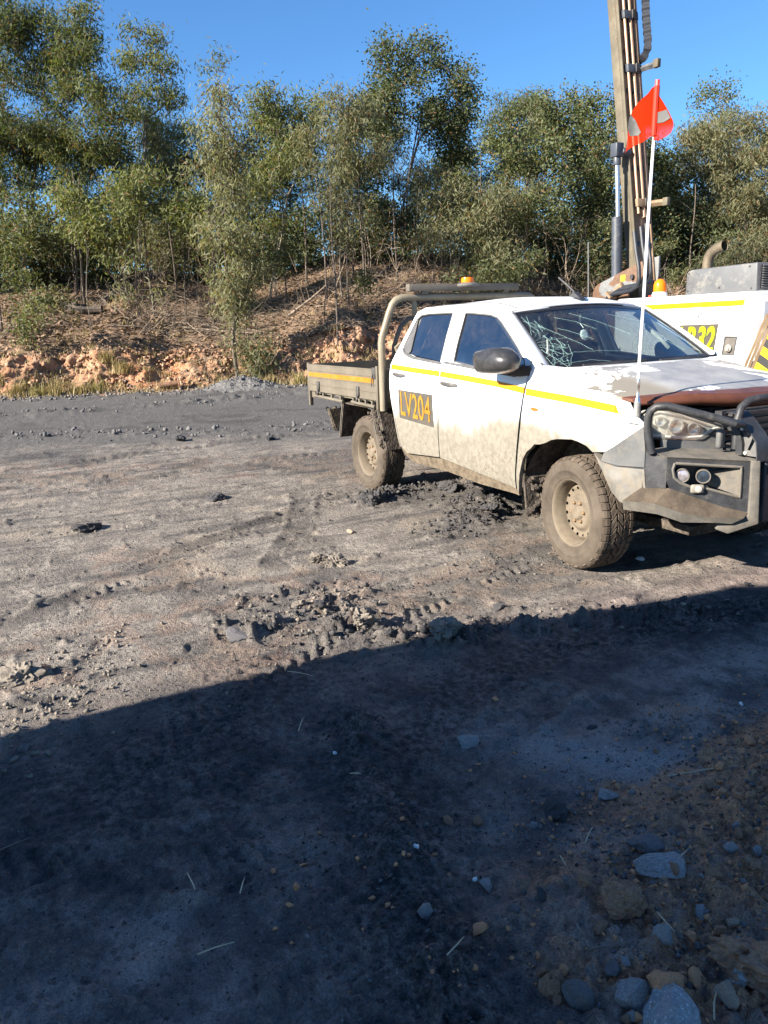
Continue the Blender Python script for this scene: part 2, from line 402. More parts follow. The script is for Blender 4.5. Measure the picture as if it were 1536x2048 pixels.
def ground_masks(x, y):
    k, s = xy_ks(x, y); n1 = fbm(x * .55, y * .55, 4, 101); n2 = fbm(x * 1.9, y * 1.9, 4, 102); n3 = fbm(x * 6, y * 6, 3, 103)
    road = sstep(-11.8, -9.6, s + 2.6 * (n1 - .5) + 1.4 * (n2 - .5))
    road = np.maximum(road, .75 * sstep(2.5, 5.5, y + x * .1 + 2 * (n1 - .5)))
    coal = .95 * np.exp(-(polydist(x, y, COAL_TRACK) / (.26 + .16 * n2)) ** 2)
    coal = np.maximum(coal, .9 * np.exp(-(polydist(x, y, COAL_LEFT) / (.55 + .4 * (n2 - .5))) ** 2)); coal = np.maximum(coal, .85 * sstep(.40, .56, n1 * .6 + n2 * .4) * sstep(.55, 1.0, x) * sstep(-2.7, -3.3, y))
    coal = np.maximum(coal, .9 * np.exp(-(polydist(x, y, FORE_RIDGE) / (.20 + .2 * n2)) ** 2))
    coal = np.maximum(coal, .75 * np.exp(-(polydist(x, y, MUD_RIDGE2) / .5) ** 2))
    coal = np.maximum(coal, .8 * np.exp(-(polydist(x, y, MUD_RIDGE) / .32) ** 2))
    coal = np.maximum(coal, .5 * sstep(-.2, .9, y) * sstep(-5, -3, x) * sstep(1.2, .4, x))
    coal = np.maximum(coal, .45 * np.exp(-(polydist(x, y, CLOD_PATCH) / .3) ** 2))
    coal = np.maximum(coal, .5 * np.exp(-(polydist(x, y, CLOD_ROW) / .22) ** 2) * sstep(.4, .6, n3))
    coal = np.maximum(coal, .6 * sstep(.56, .70, n1) * sstep(.45, .6, n2) * (1 - sstep(0, 1.0, x)))
    fore_lift = sstep(.25, 1.0, x + .5 * (n2 - .5))                      # nearer than the shade edge: soil colour lightened against the shade
    clay = sstep(.42, .56, n2 + .5 * sstep(1.95, 2.25, x) * sstep(-3.1, -2.4, y) - .10) * sstep(1.6, 2.0, x) * sstep(-2.95, -2.3, y + .4 * (n1 - .5))
    clay = np.maximum(clay, .85 * sstep(.40, .56, n3 * .5 + n2 * .5) * sstep(2.1, 2.5, x) * sstep(-3.6, -3.05, y))
    clay = np.maximum(clay, .9 * sstep(.5, .62, n2) * sstep(2.05, 2.3, x) * sstep(-2.5, -2.1, y))
    clay = np.maximum(clay, .12 * sstep(.5, .66, n1) * sstep(.5, .6, n3) * (1 - sstep(0, .8, x)) * (1 - road))
    clay = np.maximum(clay, .22 * np.exp(-((x - .30) ** 2 + (y + 3.25) ** 2) / .10) * sstep(.4, .55, n3))
    pile = sstep(2.05, 2.5, x + .3 * (n2 - .5)) * sstep(-3.42, -3.1, y + .3 * (n1 - .5))
    clay = np.maximum(clay, pile * (.35 + .6 * sstep(.40, .55, n3))); coal = coal * (1 - .75 * pile)
    for pts, w2, ph in PRINTS:
        coal = np.maximum(coal, .55 * sstep(w2 * 1.25, w2 * .75, polydist(x, y, pts)) * sstep(.34, .58, n2))
    pale = np.exp(-(polydist(x, y, [(1.36, -2.75), (1.6, -2.62), (2.08, -2.2)]) / .15) ** 2)
    pale = np.maximum(pale, .5 * sstep(.52, .66, n2) * sstep(.42, .56, n3) * (1 - fore_lift) * (1 - road))
    return road, coal, fore_lift, clay, pale
def build_ground():
    a0 = math.atan2(_f.y, _f.x)
    ang = np.concatenate([np.arange(-44, 44, .155), np.arange(44, 316, 4.0)]) * math.pi / 180 + a0
    rad = [0.0]; r = .45
    while r < 40: rad.append(r); r *= (1.08 if r < 1.35 else 1.0066 if r < 2.6 else 1.0052 if r < 8 else 1.008) if r < 24 else 1.03
    while r < 1500: rad.append(r); r *= 1.35
    rad = np.array(rad[1:]); na, nr = len(ang), len(rad)
    A, Q = np.meshgrid(ang, rad); X = CAM.x + Q * np.cos(A); Y = CAM.y + Q * np.sin(A)
    Z = ground_h(X, Y); far = Q > 60; Z[far] = 0
    V = np.stack([X.ravel(), Y.ravel(), Z.ravel()], 1)
    i = np.arange(nr - 1)[:, None] * na; j = np.arange(na)[None, :]; j2 = (j + 1) % na
    F = np.stack([i + j, i + j2, i + na + j2, i + na + j], -1).reshape(-1, 4)[:, ::-1]
    V = np.vstack([V, [[CAM.x, CAM.y, 0]]])
    me = fastmesh('ground', V, F)
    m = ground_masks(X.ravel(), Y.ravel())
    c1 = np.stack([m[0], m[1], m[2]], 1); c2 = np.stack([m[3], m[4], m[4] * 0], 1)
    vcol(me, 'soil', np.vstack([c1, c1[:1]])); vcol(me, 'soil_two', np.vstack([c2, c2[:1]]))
    a = NT('ground_soil')
    at = a.n('ShaderNodeVertexColor', layer_name='soil'); sp = a.n('ShaderNodeSeparateColor'); a.l(at.outputs[0], sp.inputs[0])
    at2 = a.n('ShaderNodeVertexColor', layer_name='soil_two'); sp2 = a.n('ShaderNodeSeparateColor'); a.l(at2.outputs[0], sp2.inputs[0])
    nA = a.noise(3.5, 8, .7); nB = a.noise(26, 6, .7); nC = a.noise(150, 3, .6); nD = a.noise(420, 2, .6)
    dust = a.mix(a.ramp(nA, .33, .68), (.205, .181, .160), (.43, .382, .328))
    dust = a.mix(a.ramp(nB, .40, .66, 0, .55), dust, (.145, .126, .112))
    nS = a.noise(2.4, 7, .68, stretch=(1.9, .42, 1)); nS2 = a.noise(7, 6, .7, stretch=(1.6, .5, 1))
    dust = a.mix(a.ramp(nS, .47, .62, 0, .72), dust, (.092, .086, .085)); dust = a.mix(a.ramp(nS2, .56, .70, 0, .5), dust, (.42, .355, .285))
    fore_lift = a.mix(a.ramp(nA, .36, .66), (.150, .122, .118), (.48, .375, .325))  # foreground soil, colour raised to brighten the shaded area
    c = a.mix(sp.outputs[2], dust, fore_lift)
    road = a.mix(a.ramp(nB, .35, .7), (.100, .096, .094), (.185, .176, .170))
    c = a.mix(a.math('MULTIPLY', sp.outputs[0], .93), c, road)
    c = a.mix(sp2.outputs[1], c, a.mix(sp.outputs[2], (.42, .35, .275), (.46, .40, .37)))  # pale patches, likewise lightened inside the foreground shade
    clay = a.mix(a.ramp(nB, .35, .65), (.58, .23, .10), (.76, .41, .23))
    kl = a.math('MULTIPLY', sp2.outputs[0], a.ramp(nB, .30, .56))
    c = a.mix(kl, c, clay)
    co = a.mix(a.ramp(nB, .35, .7), (.020, .020, .024), (.085, .078, .080))
    kc = a.math('MULTIPLY', sp.outputs[1], a.ramp(nB, .66, .38, .5, 1.0))
    c = a.mix(kc, c, co)
    v2 = a.n('ShaderNodeTexVoronoi'); v2.inputs['Scale'].default_value = 34; a.l(a.tc.outputs['Object'], v2.inputs['Vector']); r2 = a.n('ShaderNodeSeparateColor'); a.l(v2.outputs['Color'], r2.inputs[0])
    crumb = a.math('MULTIPLY', a.ramp(v2.outputs['Distance'], .42, .30), a.ramp(r2.outputs[0], .45, .62))
    c = a.mix(a.math('MULTIPLY', crumb, a.ramp(nA, .42, .58, .15, .75)), c, a.mix(1.0, c, (.52, .50, .50), 'MULTIPLY'))
    c = a.mix(a.math('MULTIPLY', a.ramp(v2.outputs['Distance'], .30, .18), a.math('MULTIPLY', a.ramp(r2.outputs[1], .78, .84), .45)), c, a.mix(1.0, c, (1.9, 1.8, 1.75), 'MULTIPLY'))
    # crumbs of coal and pale grit
    vo = a.n('ShaderNodeTexVoronoi'); vo.inputs['Scale'].default_value = 75
    wn = a.n('ShaderNodeTexNoise'); wn.inputs['Scale'].default_value = 60; a.l(a.tc.outputs['Object'], wn.inputs['Vector']); wv = a.n('ShaderNodeVectorMath', operation='MULTIPLY_ADD'); a.l(wn.outputs['Color'], wv.inputs[0]); wv.inputs[1].default_value = (.016, .016, .016); a.l(a.tc.outputs['Object'], wv.inputs[2]); a.l(wv.outputs[0], vo.inputs['Vector'])
    rc = a.n('ShaderNodeSeparateColor'); a.l(vo.outputs['Color'], rc.inputs[0])
    ins = a.ramp(vo.outputs['Distance'], .34, .22)
    c = a.mix(a.math('MULTIPLY', ins, a.ramp(rc.outputs[0], .88, .93, 0, .7)), c, (.030, .029, .031))
    c = a.mix(a.math('MULTIPLY', ins, a.ramp(rc.outputs[1], .975, .982, 0, .6)), c, (.36, .33, .29))
    c = a.mix(a.ramp(nC, .42, .58, 0, .55), c, a.mix(1.0, c, (.45, .45, .45), 'MULTIPLY'))
    hgt = a.math('ADD', a.math('MULTIPLY', nB, 1.6), a.math('ADD', a.math('MULTIPLY', nC, .8), a.math('MULTIPLY', nD, .3)))
    hgt = a.math('ADD', hgt, a.math('ADD', a.math('MULTIPLY', ins, .25), a.math('MULTIPLY', crumb, .5)))
    a.bump(hgt, .95, .020)
    mt = a.base(c, a.ramp(nB, .3, .7, .8, .97), 0, .22)
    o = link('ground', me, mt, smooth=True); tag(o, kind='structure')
    return o
build_ground()

# ---------------------------------------------------------------- the cut bank and the hill behind the road
def bank_base(k, s):
    """height of the bushland behind the road at (k, s)"""
    hf = 1.05 + .40 * (fbm(k * .22, k * 0, 3, 201) - .5) * 2
    hf = hf + .05 * sstep(-2.6, -1.0, k) * (1 - sstep(1.0, 2.4, k)) + .25 * sstep(3, 6, k)
    gul = fbm(k * 1.4, s * .25, 4, 202, .6); gul2 = np.abs(fbm(k * 3.4, s * .4, 3, 203) - .5) * 2
    st = .55 + .9 * (fbm(k * .45, k * 0 + 3, 3, 204) - .3) + .65 * (gul - .5)
    wd = .75 + .9 * fbm(k * .6, k * 0 + 9, 2, 206) + .35 * sstep(-2.6, -1.0, k) * (1 - sstep(1.0, 2.6, k))
    t = np.clip((s - st) / wd, 0, 1)
    face = hf * (t * .85 + .15 * t * t) 
    face = face - .10 * hf * np.clip(gul2 - .42, 0, 1) * np.sin(np.pi * t)
    face = face + .14 * (fbm(k * 5, s * 6 + face * 3, 3, 207, .6) - .5) * sstep(0, .15, t) * (1 - .5 * sstep(.95, 1, t))
    foot = .10 * sstep(-.1, .6, s) * (.5 + fbm(k * 1.7, s * 1.7, 3, 208))
    sl = np.clip(s - st - wd, 0, 9.5)
    z = foot + face + .37 * sl - .0075 * sl ** 2 + .25 * (fbm(k * .5, s * .5, 4, 209) - .5) * sstep(0, 1.5, sl) + .10 * (fbm(k * 2.2, s * 2.2, 3, 210) - .5) * sstep(0, .6, sl)
    z = z - .085 * np.clip(s - 17, 0, 80) 
    z = z * sstep(-.15, .35, s)
    return z
def bank_h(x, y):
    k, s = xy_ks(np.asarray(x, float), np.asarray(y, float)); return bank_base(k, s)
def gz(x, y):
    """ground level under a point, pad or bank"""
    k, s = xy_ks(np.array([float(x)]), np.array([float(y)]))
    if s[0] > .1: return float(bank_base(k, s)[0])
    return float(ground_h(np.array([float(x)]), np.array([float(y)]))[0])
def build_bank():
    K = np.concatenate([np.arange(-60, -14, .6), np.arange(-14, 12, .055), np.arange(12, 26, .16), np.arange(26, 70, .8)])
    S = np.concatenate([[-.2], np.arange(-.1, 3.2, .05), np.arange(3.2, 9, .11), np.arange(9, 20, .3), np.arange(20, 60, 2.)])
    kk, ss = np.meshgrid(K, S); z = bank_base(kk, ss); z[0] -= .15
    # broken clods, hollows and small overhangs in the cut face
    gz_ = np.abs(np.gradient(z, axis=0) / np.maximum(np.gradient(ss, axis=0), .01)); stp = sstep(.3, .9, gz_) * sstep(4.5, 3, ss) * sstep(.1, .4, ss)
    n1 = fbm(kk * 1.7 + 3, z * 2.2 + ss * .6, 4, 221, .6); n2 = np.abs(fbm(kk * 3.6, z * 4.0 + ss, 4, 222, .6) - .5) * 2
    s2 = ss + stp * (.9 * (n1 - .5) - .32 * (n2 - .3)); z = z + stp * .16 * (fbm(kk * 6, ss * 6 + z * 4, 3, 223, .6) - .5)
    x, y = ks_xy(kk, s2); V = np.stack([x.ravel(), y.ravel(), z.ravel()], 1); na, nr = len(K), len(S)
    i = np.arange(nr - 1)[:, None] * na; j = np.arange(na - 1)[None, :]
    F = np.stack([i + j, i + j + 1, i + na + j + 1, i + na + j], -1).reshape(-1, 4)[:, ::-1]
    me = fastmesh('bank', V, F); kf, sf, zf = kk.ravel(), ss.ravel(), z.ravel()
    gx = np.abs(np.gradient(z, axis=0) / np.maximum(np.gradient(ss, axis=0), .01)).ravel()
    n2 = fbm(kf * 1.3, sf * 1.3, 4, 301); n3 = fbm(kf * 4, sf * 4, 3, 302)
    clay = sstep(.55, 1.1, gx + .5 * (n2 - .5)) * sstep(4.0, 2.2, sf)
    orange = np.exp(-(((kf + .1) / 1.3) ** 2 + ((sf - 1.2) / 1.2) ** 2)) + .8 * np.exp(-(((kf + 1.9) / .35) ** 2 + ((sf - .1) / .35) ** 2)) + .5 * np.exp(-(((kf + 4.6) / 1.0) ** 2 + ((sf - .9) / .6) ** 2))
    orange = np.clip(orange, 0, 1) * sstep(.32, .48, n3)
    litter = sstep(2.0, 3.2, sf + 1.2 * (n2 - .5))
    coal = sstep(.9, .1, sf + .9 * (n2 - .5)) * .8
    coal = np.maximum(coal, .9 * np.exp(-(((kf - 2.4) / 1.2) ** 2 + ((sf - .3) / .55) ** 2)))
    coal = coal * (1 - orange)
    vcol(me, 'soil', np.stack([clay, orange, litter], 1)); vcol(me, 'soil_two', np.stack([coal, coal * 0, coal * 0], 1))
    a = NT('bank_soil')
    at = a.n('ShaderNodeVertexColor', layer_name='soil'); sp = a.n('ShaderNodeSeparateColor'); a.l(at.outputs[0], sp.inputs[0])
    at2 = a.n('ShaderNodeVertexColor', layer_name='soil_two'); sp2 = a.n('ShaderNodeSeparateColor'); a.l(at2.outputs[0], sp2.inputs[0])
    nA = a.noise(1.6, 7, .7); nB = a.noise(9, 7, .72); nC = a.noise(45, 4, .65)
    c = a.mix(a.ramp(nB, .33, .68), (.20, .135, .09), (.36, .26, .175))
    cl = a.mix(a.ramp(nB, .32, .66), (.36, .18, .10), (.52, .32, .21))
    c = a.mix(sp.outputs[0], c, cl)
    li = a.mix(a.ramp(nC, .3, .7), (.13, .088, .062), (.32, .22, .15))
    c = a.mix(a.math('MULTIPLY', sp.outputs[2], a.ramp(nB, .2, .6, .5, 1)), c, li)
    c = a.mix(a.math('MULTIPLY', sp.outputs[1], .9), c, a.mix(a.ramp(nB, .3, .7), (.44, .17, .075), (.60, .32, .18)))
    c = a.mix(a.math('MULTIPLY', sp2.outputs[0], a.ramp(nB, .60, .35, .45, 1)), c, (.13, .124, .12))
    c = a.mix(a.ramp(nC, .3, .72, 0, .35), c, a.mix(1., c, (.42, .40, .38), 'MULTIPLY'))
    a.bump(a.math('ADD', nB, a.math('MULTIPLY', nC, .6)), .9, .07)
    o = link('bank', me, a.base(c, .95, 0, .15), smooth=True); tag(o, kind='structure')
build_bank()
# ---------------------------------------------------------------- paints and surfaces of the ute
def ute_paint():
    a = NT('white_paint_muddy'); X, Y, Z = a.xyz()
    n1 = a.noise(3.2, 7, .68); n2 = a.noise(22, 6, .7); n3 = a.noise(120, 3, .6); st = a.noise(9, 5, .7, stretch=(1, 1, .25))
    # mud thrown up by the wheels: thick on the sills and arches, thinning towards the tape
    lvl = a.ramp(Z, 1.20, .50, .0, 1.12)
    near = a.ramp(a.math('ABSOLUTE', a.math('ADD', X, .45)), .75, .1, 0, .28)
    near = a.math('MULTIPLY', near, a.ramp(Z, 1.15, .9, 0, 1))
    lvl = a.math('ADD', lvl, near)
    d = a.math('ADD', lvl, a.math('MULTIPLY', a.math('SUBTRACT', n1, .5), .75))
    d = a.math('ADD', d, a.math('MULTIPLY', a.math('SUBTRACT', n2, .5), .4))
    d = a.math('ADD', d, a.math('MULTIPLY', a.math('SUBTRACT', st, .5), .5))
    film = a.ramp(d, .05, .70, 0, .96)
    white = a.mix(a.ramp(n1, .3, .7), (.77, .77, .76), (.82, .82, .81))
    mud = a.mix(a.ramp(n2, .35, .65), (.112, .097, .072), (.168, .148, .112))
    c = a.mix(film, white, mud)
    spot = a.ramp(a.noise(60, 4, .75), .66, .74)
    c = a.mix(a.math('MULTIPLY', spot, a.ramp(Z, 1.28, .9, .08, .8)), c, (.12, .095, .066))
    crust = a.math('MULTIPLY', a.ramp(a.noise(34, 5, .75), .52, .66), a.ramp(d, .75, 1.25))
    c = a.mix(crust, c, (.10, .078, .054))
    a.bump(a.math('MULTIPLY', a.math('ADD', n3, n2), film), .28, .006)
    a.p.inputs['Coat Weight'].default_value = 0
    return a.base(c, a.ramp(film, 0, .6, .22, .9), 0, .5)
def hood_paint():
    """white lacquer that has flaked off in islands over grey primer, bare brown primer at the nose"""
    a = NT('flaked_bonnet_paint'); X, Y, Z = a.xyz()
    n1 = a.noise(2.1, 9, .60, dist=.25); n2 = a.noise(30, 5, .7); n3 = a.noise(7, 4, .6)
    bias = a.math('ADD', a.ramp(X, -.36, -.12, -.22, .10), a.ramp(a.math('ABSOLUTE', Y), .93, .86, -.22, .0))
    f = a.math('ADD', n1, bias)
    peel = a.ramp(f, .532, .540)
    edge = a.math('SUBTRACT', a.ramp(f, .520, .536), peel)
    grey = a.mix(a.ramp(n3, .3, .7), (.19, .19, .195), (.28, .275, .265))
    beige = a.mix(a.ramp(a.math('ABSOLUTE', Y), .50, .62), grey, (.20, .178, .14))
    c = a.mix(peel, (.80, .80, .79), beige)
    c = a.mix(a.ramp(n2, .55, .75, 0, .3), c, (.18, .155, .12))
    # bare brown band along the front edge: front edge line x = .71 - .24 y^2 ...
    y2 = a.math('MULTIPLY', Y, Y); fx = a.math('SUBTRACT', .715, a.math('MULTIPLY', y2, .31))
    bd = a.math('ADD', a.math('SUBTRACT', X, fx), a.math('MULTIPLY', a.math('SUBTRACT', n1, .5), .10))
    br = a.ramp(bd, -.068, -.060)
    c = a.mix(br, c, a.mix(a.ramp(n3, .3, .7), (.085, .030, .015), (.125, .047, .025)))
    a.bump(a.math('ADD', a.math('MULTIPLY', peel, -1.0), a.math('MULTIPLY', n2, .15)), .35, .003)
    r = a.math('ADD', a.ramp(peel, 0, 1, .16, .42), a.ramp(n2, .5, .8, 0, .25))
    a.p.inputs['Coat Weight'].default_value = 0.0
    return a.base(c, r, 0, .5)
def glass(name, tint, f0=.06, top=.9, rough=.0, dirt=.0):
    """a thin pane: tinted see-through plus mirror, more mirror at a slant"""
    a = NT(name); t = a.t
    tr = a.n('ShaderNodeBsdfTransparent'); tr.inputs[0].default_value = (*tint, 1)
    gl = a.n('ShaderNodeBsdfGlossy'); gl.inputs['Roughness'].default_value = rough
    lw = a.n('ShaderNodeLayerWeight'); lw.inputs['Blend'].default_value = .5
    k = a.ramp(a.math('POWER', lw.outputs['Facing'], 3.2), 0, 1, f0, top, smooth=False)
    mx = a.n('ShaderNodeMixShader'); a.l(k, mx.inputs[0]); a.l(tr.outputs[0], mx.inputs[1]); a.l(gl.outputs[0], mx.inputs[2])
    last = mx.outputs[0]
    if dirt:
        df = a.n('ShaderNodeBsdfDiffuse'); df.inputs[0].default_value = (.30, .26, .21, 1)
        m2 = a.n('ShaderNodeMixShader'); a.l(a.ramp(a.noise(5, 6, .7), .3, .8, 0, dirt), m2.inputs[0]); a.l(last, m2.inputs[1]); a.l(df.outputs[0], m2.inputs[2]); last = m2.outputs[0]
    a.l(last, a.out.inputs[0]); t.nodes.remove(a.p)
    return a.m
P_WHITE = ute_paint(); P_HOOD = hood_paint()
G_SIDE = glass('tinted_side_glass', (.24, .26, .27), .28, .85, 0, .05); G_WIND = glass('windscreen_glass', (.78, .88, .87), .13, .88, 0, .06)
TYRE = M('dusty_tyre_rubber', (.076, .062, .049), .95, 0, .3, 5, .4, 60, .3, (.092, .073, .055), .15)
TREAD = M('dusty_tread_rubber', (.080, .063, .049), .95, 0, .3, 9, .4, 80, .2, (.092, .072, .055), .15)
GROOVE = M('tyre_groove_rubber', (.035, .030, .027), .95, 0, .2, 9, .2, 80, 0)
RIM = M('muddy_steel_rim', (.125, .100, .072), .75, 0, .25, 7, .25, 50, .4, (.145, .118, .086), .3)
NUT = M('rusty_wheel_nut', (.15, .095, .05), .8, 0, .5, 40, .3, 90)
BLACK = M('black_plastic', (.030, .030, .032), .5, 0, .3, 8, .1, 90, .16, (.16, .14, .12))
TRIM = M('grey_window_trim', (.075, .075, .078), .55, 0, .2, 8, .1, 90, .3, (.11, .10, .09))
MUDBLK = M('mud_caked_black', (.060, .050, .042), .95, 0, .5, 14, .8, 40, .25, (.20, .16, .12), .15, .02)
GREYP = M('grey_bumper_plastic', (.085, .086, .087), .6, 0, .16, 6, .2, 60, .3, (.15, .132, .108))
STEEL = M('black_bar_steel', (.028, .029, .032), .5, 0, .35, 9, .25, 90, .2, (.11, .10, .088))
STEELD = M('dusty_bar_edge', (.088, .081, .071), .8, 0, .25, 8, .2, 60, .4, (.15, .13, .104))
STEELB = M('brown_dusty_ledge', (.066, .050, .036), .95, 0, .3, 9, .3, 60, .3, (.12, .092, .064))
ALU = M('dusty_tray_alloy', (.120, .103, .078), .65, .0, .16, 4, .2, 50, .35, (.095, .078, .057))
CREAM = M('cream_rack_tube', (.185, .158, .112), .45, 0, .14, 5, .12, 60, .28, (.125, .10, .068))
GBAR = M('grey_light_bar', (.095, .085, .072), .7, 0, .2, 6, .15, 60, .4, (.125, .108, .086))
TAPE = M('yellow_reflective_tape', (.52, .190, .003), .5, 0, .1, 12, .08, 200, .10, (.32, .19, .05))
TAPE2 = M('faded_orange_tape', (.34, .130, .009), .5, 0, .15, 8, .08, 200, .3, (.24, .14, .05))
DECAL = M('grey_decal', (.062, .055, .047), .6, 0, .14, 8, .05, 90, .3, (.085, .072, .056))
DECALY = M('yellow_decal_letters', (.26, .135, .010), .5, 0, .18, 14, .05, 90, .25, (.19, .115, .035))
CHROME = M('dull_chrome', (.62, .60, .57), .25, .9, .1, 9, .05, 90, .2, (.4, .35, .28))
INT = M('dark_cabin_trim', (.035, .035, .038), .8, 0, .3, 8, .15, 90, 0)
SEAT = M('black_seat_fabric', (.022, .023, .028), .9, 0, .3, 12, .2, 140, 0)
BEIGE = M('beige_pillar_trim', (.42, .39, .33), .8, 0, .1, 8, .1, 90, 0)
WHITEP = M('white_pole', (.78, .78, .78), .4, 0, .06, 8, .05, 90, .1, (.5, .47, .42))
def lens(name, col, rough=.15, tr=.6):
    a = NT(name); a.p.inputs['Transmission Weight'].default_value = tr
    a.p.inputs['IOR'].default_value = 1.35
    return a.base(col, rough)
AMBER = lens('amber_lens', (.90, .22, .01), .25, .25)

# ---------------------------------------------------------------- the body's side surface
_pz = [.40, .47, .55, .75, 1.0, 1.15, 1.25, 1.36, 1.55, 1.75, 1.80]
_py = [.89, .905, .925, .94, .94, .931, .915, .885, .803, .715, .69]
def prof(z): return -float(np.interp(z, _pz, _py))
def S(x, z, out=0.):
    y = prof(z) - out
    if x > .45: y += .35 * (x - .45) ** 2
    y += .006 * math.exp(-((x + 1.95) / .16) ** 2 - ((z - .68 - .25 * (x + 1.95)) / .05) ** 2) - .007 * math.exp(-((x + 1.80) / .10) ** 2 - ((z - .60) / .045) ** 2)   # dents
    if z < 1.0 and x > -.75:                                   # flared front arch, creased by a knock
        r = math.hypot(x, z - .385); y -= .020 * math.exp(-((r - .54) / .07) ** 2)
    if x < -2.1: y += .10 * (x + 2.1) ** 2
    y -= .004 * math.exp(-((z - 1.205) / .012) ** 2)
    return (x, y, z)
ute = empty('utility_truck')
tag(ute, 'muddy white double-cab utility truck with aluminium tray, flaked bonnet and cracked windscreen', 'ute')
IN = (0, .035, 0)
FD = [(-1.622, 1.778), (-1.366, 1.772), (-1.22, 1.757), (-1.1, 1.734), (-.972, 1.687), (-.826, 1.606), (-.643, 1.497), (-.484, 1.378), (-.476, 1.267), (-.503, 1.122), (-.54, .872), (-.568, .653), (-.585, .52), (-.589, .456), (-1.640, .545), (-1.630, 1.02), (-1.632, 1.222), (-1.60, 1.345), (-1.604, 1.389), (-1.62, 1.529), (-1.628, 1.669)]
FW = [(-1.472, 1.352), (-1.505, 1.494), (-1.538, 1.727), (-1.375, 1.719), (-1.169, 1.703), (-1.067, 1.681), (-.987, 1.644), (-.816, 1.544), (-.672, 1.458), (-.552, 1.375), (-.53, 1.34), (-.545, 1.296), (-.62, 1.284), (-1.162, 1.320)]
RD = [(-1.640, 1.669), (-1.634, 1.778), (-1.875, 1.786), (-2.215, 1.788), (-2.325, 1.765), (-2.395, 1.593), (-2.508, 1.349), (-2.541, 1.293), (-2.518, 1.098), (-2.468, .946), (-2.404, .767), (-2.37, .627), (-2.34, .558), (-2.24, .505), (-1.652, .549), (-1.642, 1.022), (-1.644, 1.222), (-1.612, 1.345), (-1.616, 1.389), (-1.632, 1.529)]
RW = [(-2.258, 1.726), (-2.318, 1.69), (-2.398, 1.47), (-2.35, 1.412), (-2.149, 1.372), (-1.667, 1.336), (-1.672, 1.365), (-1.707, 1.546), (-1.730, 1.733), (-2.111, 1.736)]
def both(fn):
    """near side and, mirrored, the far side"""
    for o in fn(ute, None): pass
near_parts = []
fdoor = sheet('front_door', FD, S, P_WHITE, ute, [FW], .055, IN)
rdoor = sheet('rear_door', RD, S, P_WHITE, ute, [RW], .055, IN)
def off(o, dx): return [(x, z) for x, z in o]
FWp = [(x * 1.0, z) for x, z in FW]
pane_f = sheet('window_pane', FW, lambda x, z: S(x, z, -.012), G_SIDE, fdoor, (), .09)
RWp = [(-2.262, 1.40), (-2.24, 1.43), (-2.30, 1.68), (-2.258, 1.726), (-2.111, 1.736), (-1.730, 1.733), (-1.707, 1.546), (-1.672, 1.365), (-1.667, 1.345), (-2.05, 1.375)]
pane_r = sheet('window_pane', RWp, lambda x, z: S(x, z, -.012), G_SIDE, rdoor, (), .09)
trq = sheet('quarter_trim', [(-2.232, 1.42), (-2.294, 1.69), (-2.318, 1.69), (-2.398, 1.47), (-2.35, 1.412), (-2.262, 1.395)], lambda x, z: S(x, z, -.004), TRIM, rdoor, (), .05)
def strip(name, up, wd, out, mat, parent, th=.006):
    """a moulding that follows the body side along up = [(x, z)...], wd tall"""
    m = MB(); n = len(up)
    for i, (x, z) in enumerate(up):
        for q in ((z, -.004), (z, out), (z - wd, out), (z - wd, -.004)):
            m.v.append(S(x, q[0], q[1]))
    for i in range(n - 1):
        for k in range(4): m.f.append((4 * i + k, 4 * i + (k + 1) % 4, 4 * i + 4 + (k + 1) % 4, 4 * i + 4 + k))
    m.f += [(0, 1, 2, 3), (4 * n - 4, 4 * n - 1, 4 * n - 2, 4 * n - 3)]
    return m.build(name, mat, parent, smooth=True)
bs_f = strip('belt_seal', [(-1.605, 1.352), (-1.162, 1.322), (-.62, 1.286), (-.535, 1.300)], .020, .006, TRIM, fdoor)
bs_r = strip('belt_seal', [(-2.395, 1.452), (-2.349, 1.418), (-2.25, 1.392), (-2.149, 1.376), (-1.640, 1.340)], .020, .006, TRIM, rdoor)
# window seal: thin black rim in each opening
def rim_tube(name, loop, r_, mat, parent, out=-.004):
    m = MB(); m.tube([S(x, z, out) for x, z in resample(loop + loop[:0], .06)] + [S(*loop[0], out)], r_, 6, False); return m.build(name, mat, parent, smooth=True)
sl_f = rim_tube('window_seal', FW, .007, TRIM, fdoor); sl_r = rim_tube('window_seal', RW, .007, TRIM, rdoor)
# tape, handles
def tape(parent, top, wd, mat=TAPE):
    q = []
    for (x0, z0), (x1, z1) in zip(top[:-1], top[1:]):
        n = max(1, int(abs(x1 - x0) / .04)); q += [(x0 + (x1 - x0) * i / n, z0 + (z1 - z0) * i / n) for i in range(n)]
    return strip('reflective_tape', q + [top[-1]], wd, .0045, mat, parent)
tf_ = tape(fdoor, [(-1.630, 1.269), (-1.213, 1.251), (-.80, 1.228), (-.482, 1.201)], .043)
tr_ = tape(rdoor, [(-2.541, 1.300), (-2.1, 1.285), (-1.645, 1.270)], .043)
def handle(x0, x1, z, parent):
    m = MB(); n = 9
    for i in range(n):
        t = i / (n - 1); x = x0 + (x1 - x0) * t; o = .010 + .026 * math.sin(math.pi * min(1, t * 1.15)) ** .5 if t < .9 else .012
        hh = .015 if 0 < i < n - 1 else .008
        zz = z - .012 * t
        for dz, dy in ((-hh, .0), (-hh * .8, o * .9), (0, o), (hh * .8, o * .9), (hh, .0)): m.v.append(S(x, zz + dz, dy))
    for i in range(n - 1):
        for k in range(4): m.f.append((5 * i + k, 5 * i + k + 1, 5 * i + 6 + k, 5 * i + 5 + k))
    m.f += [tuple(range(5)), tuple(range(5 * n - 5, 5 * n))]
    return m.build('door_handle', CHROME if parent is None else TRIMH, parent, smooth=True)
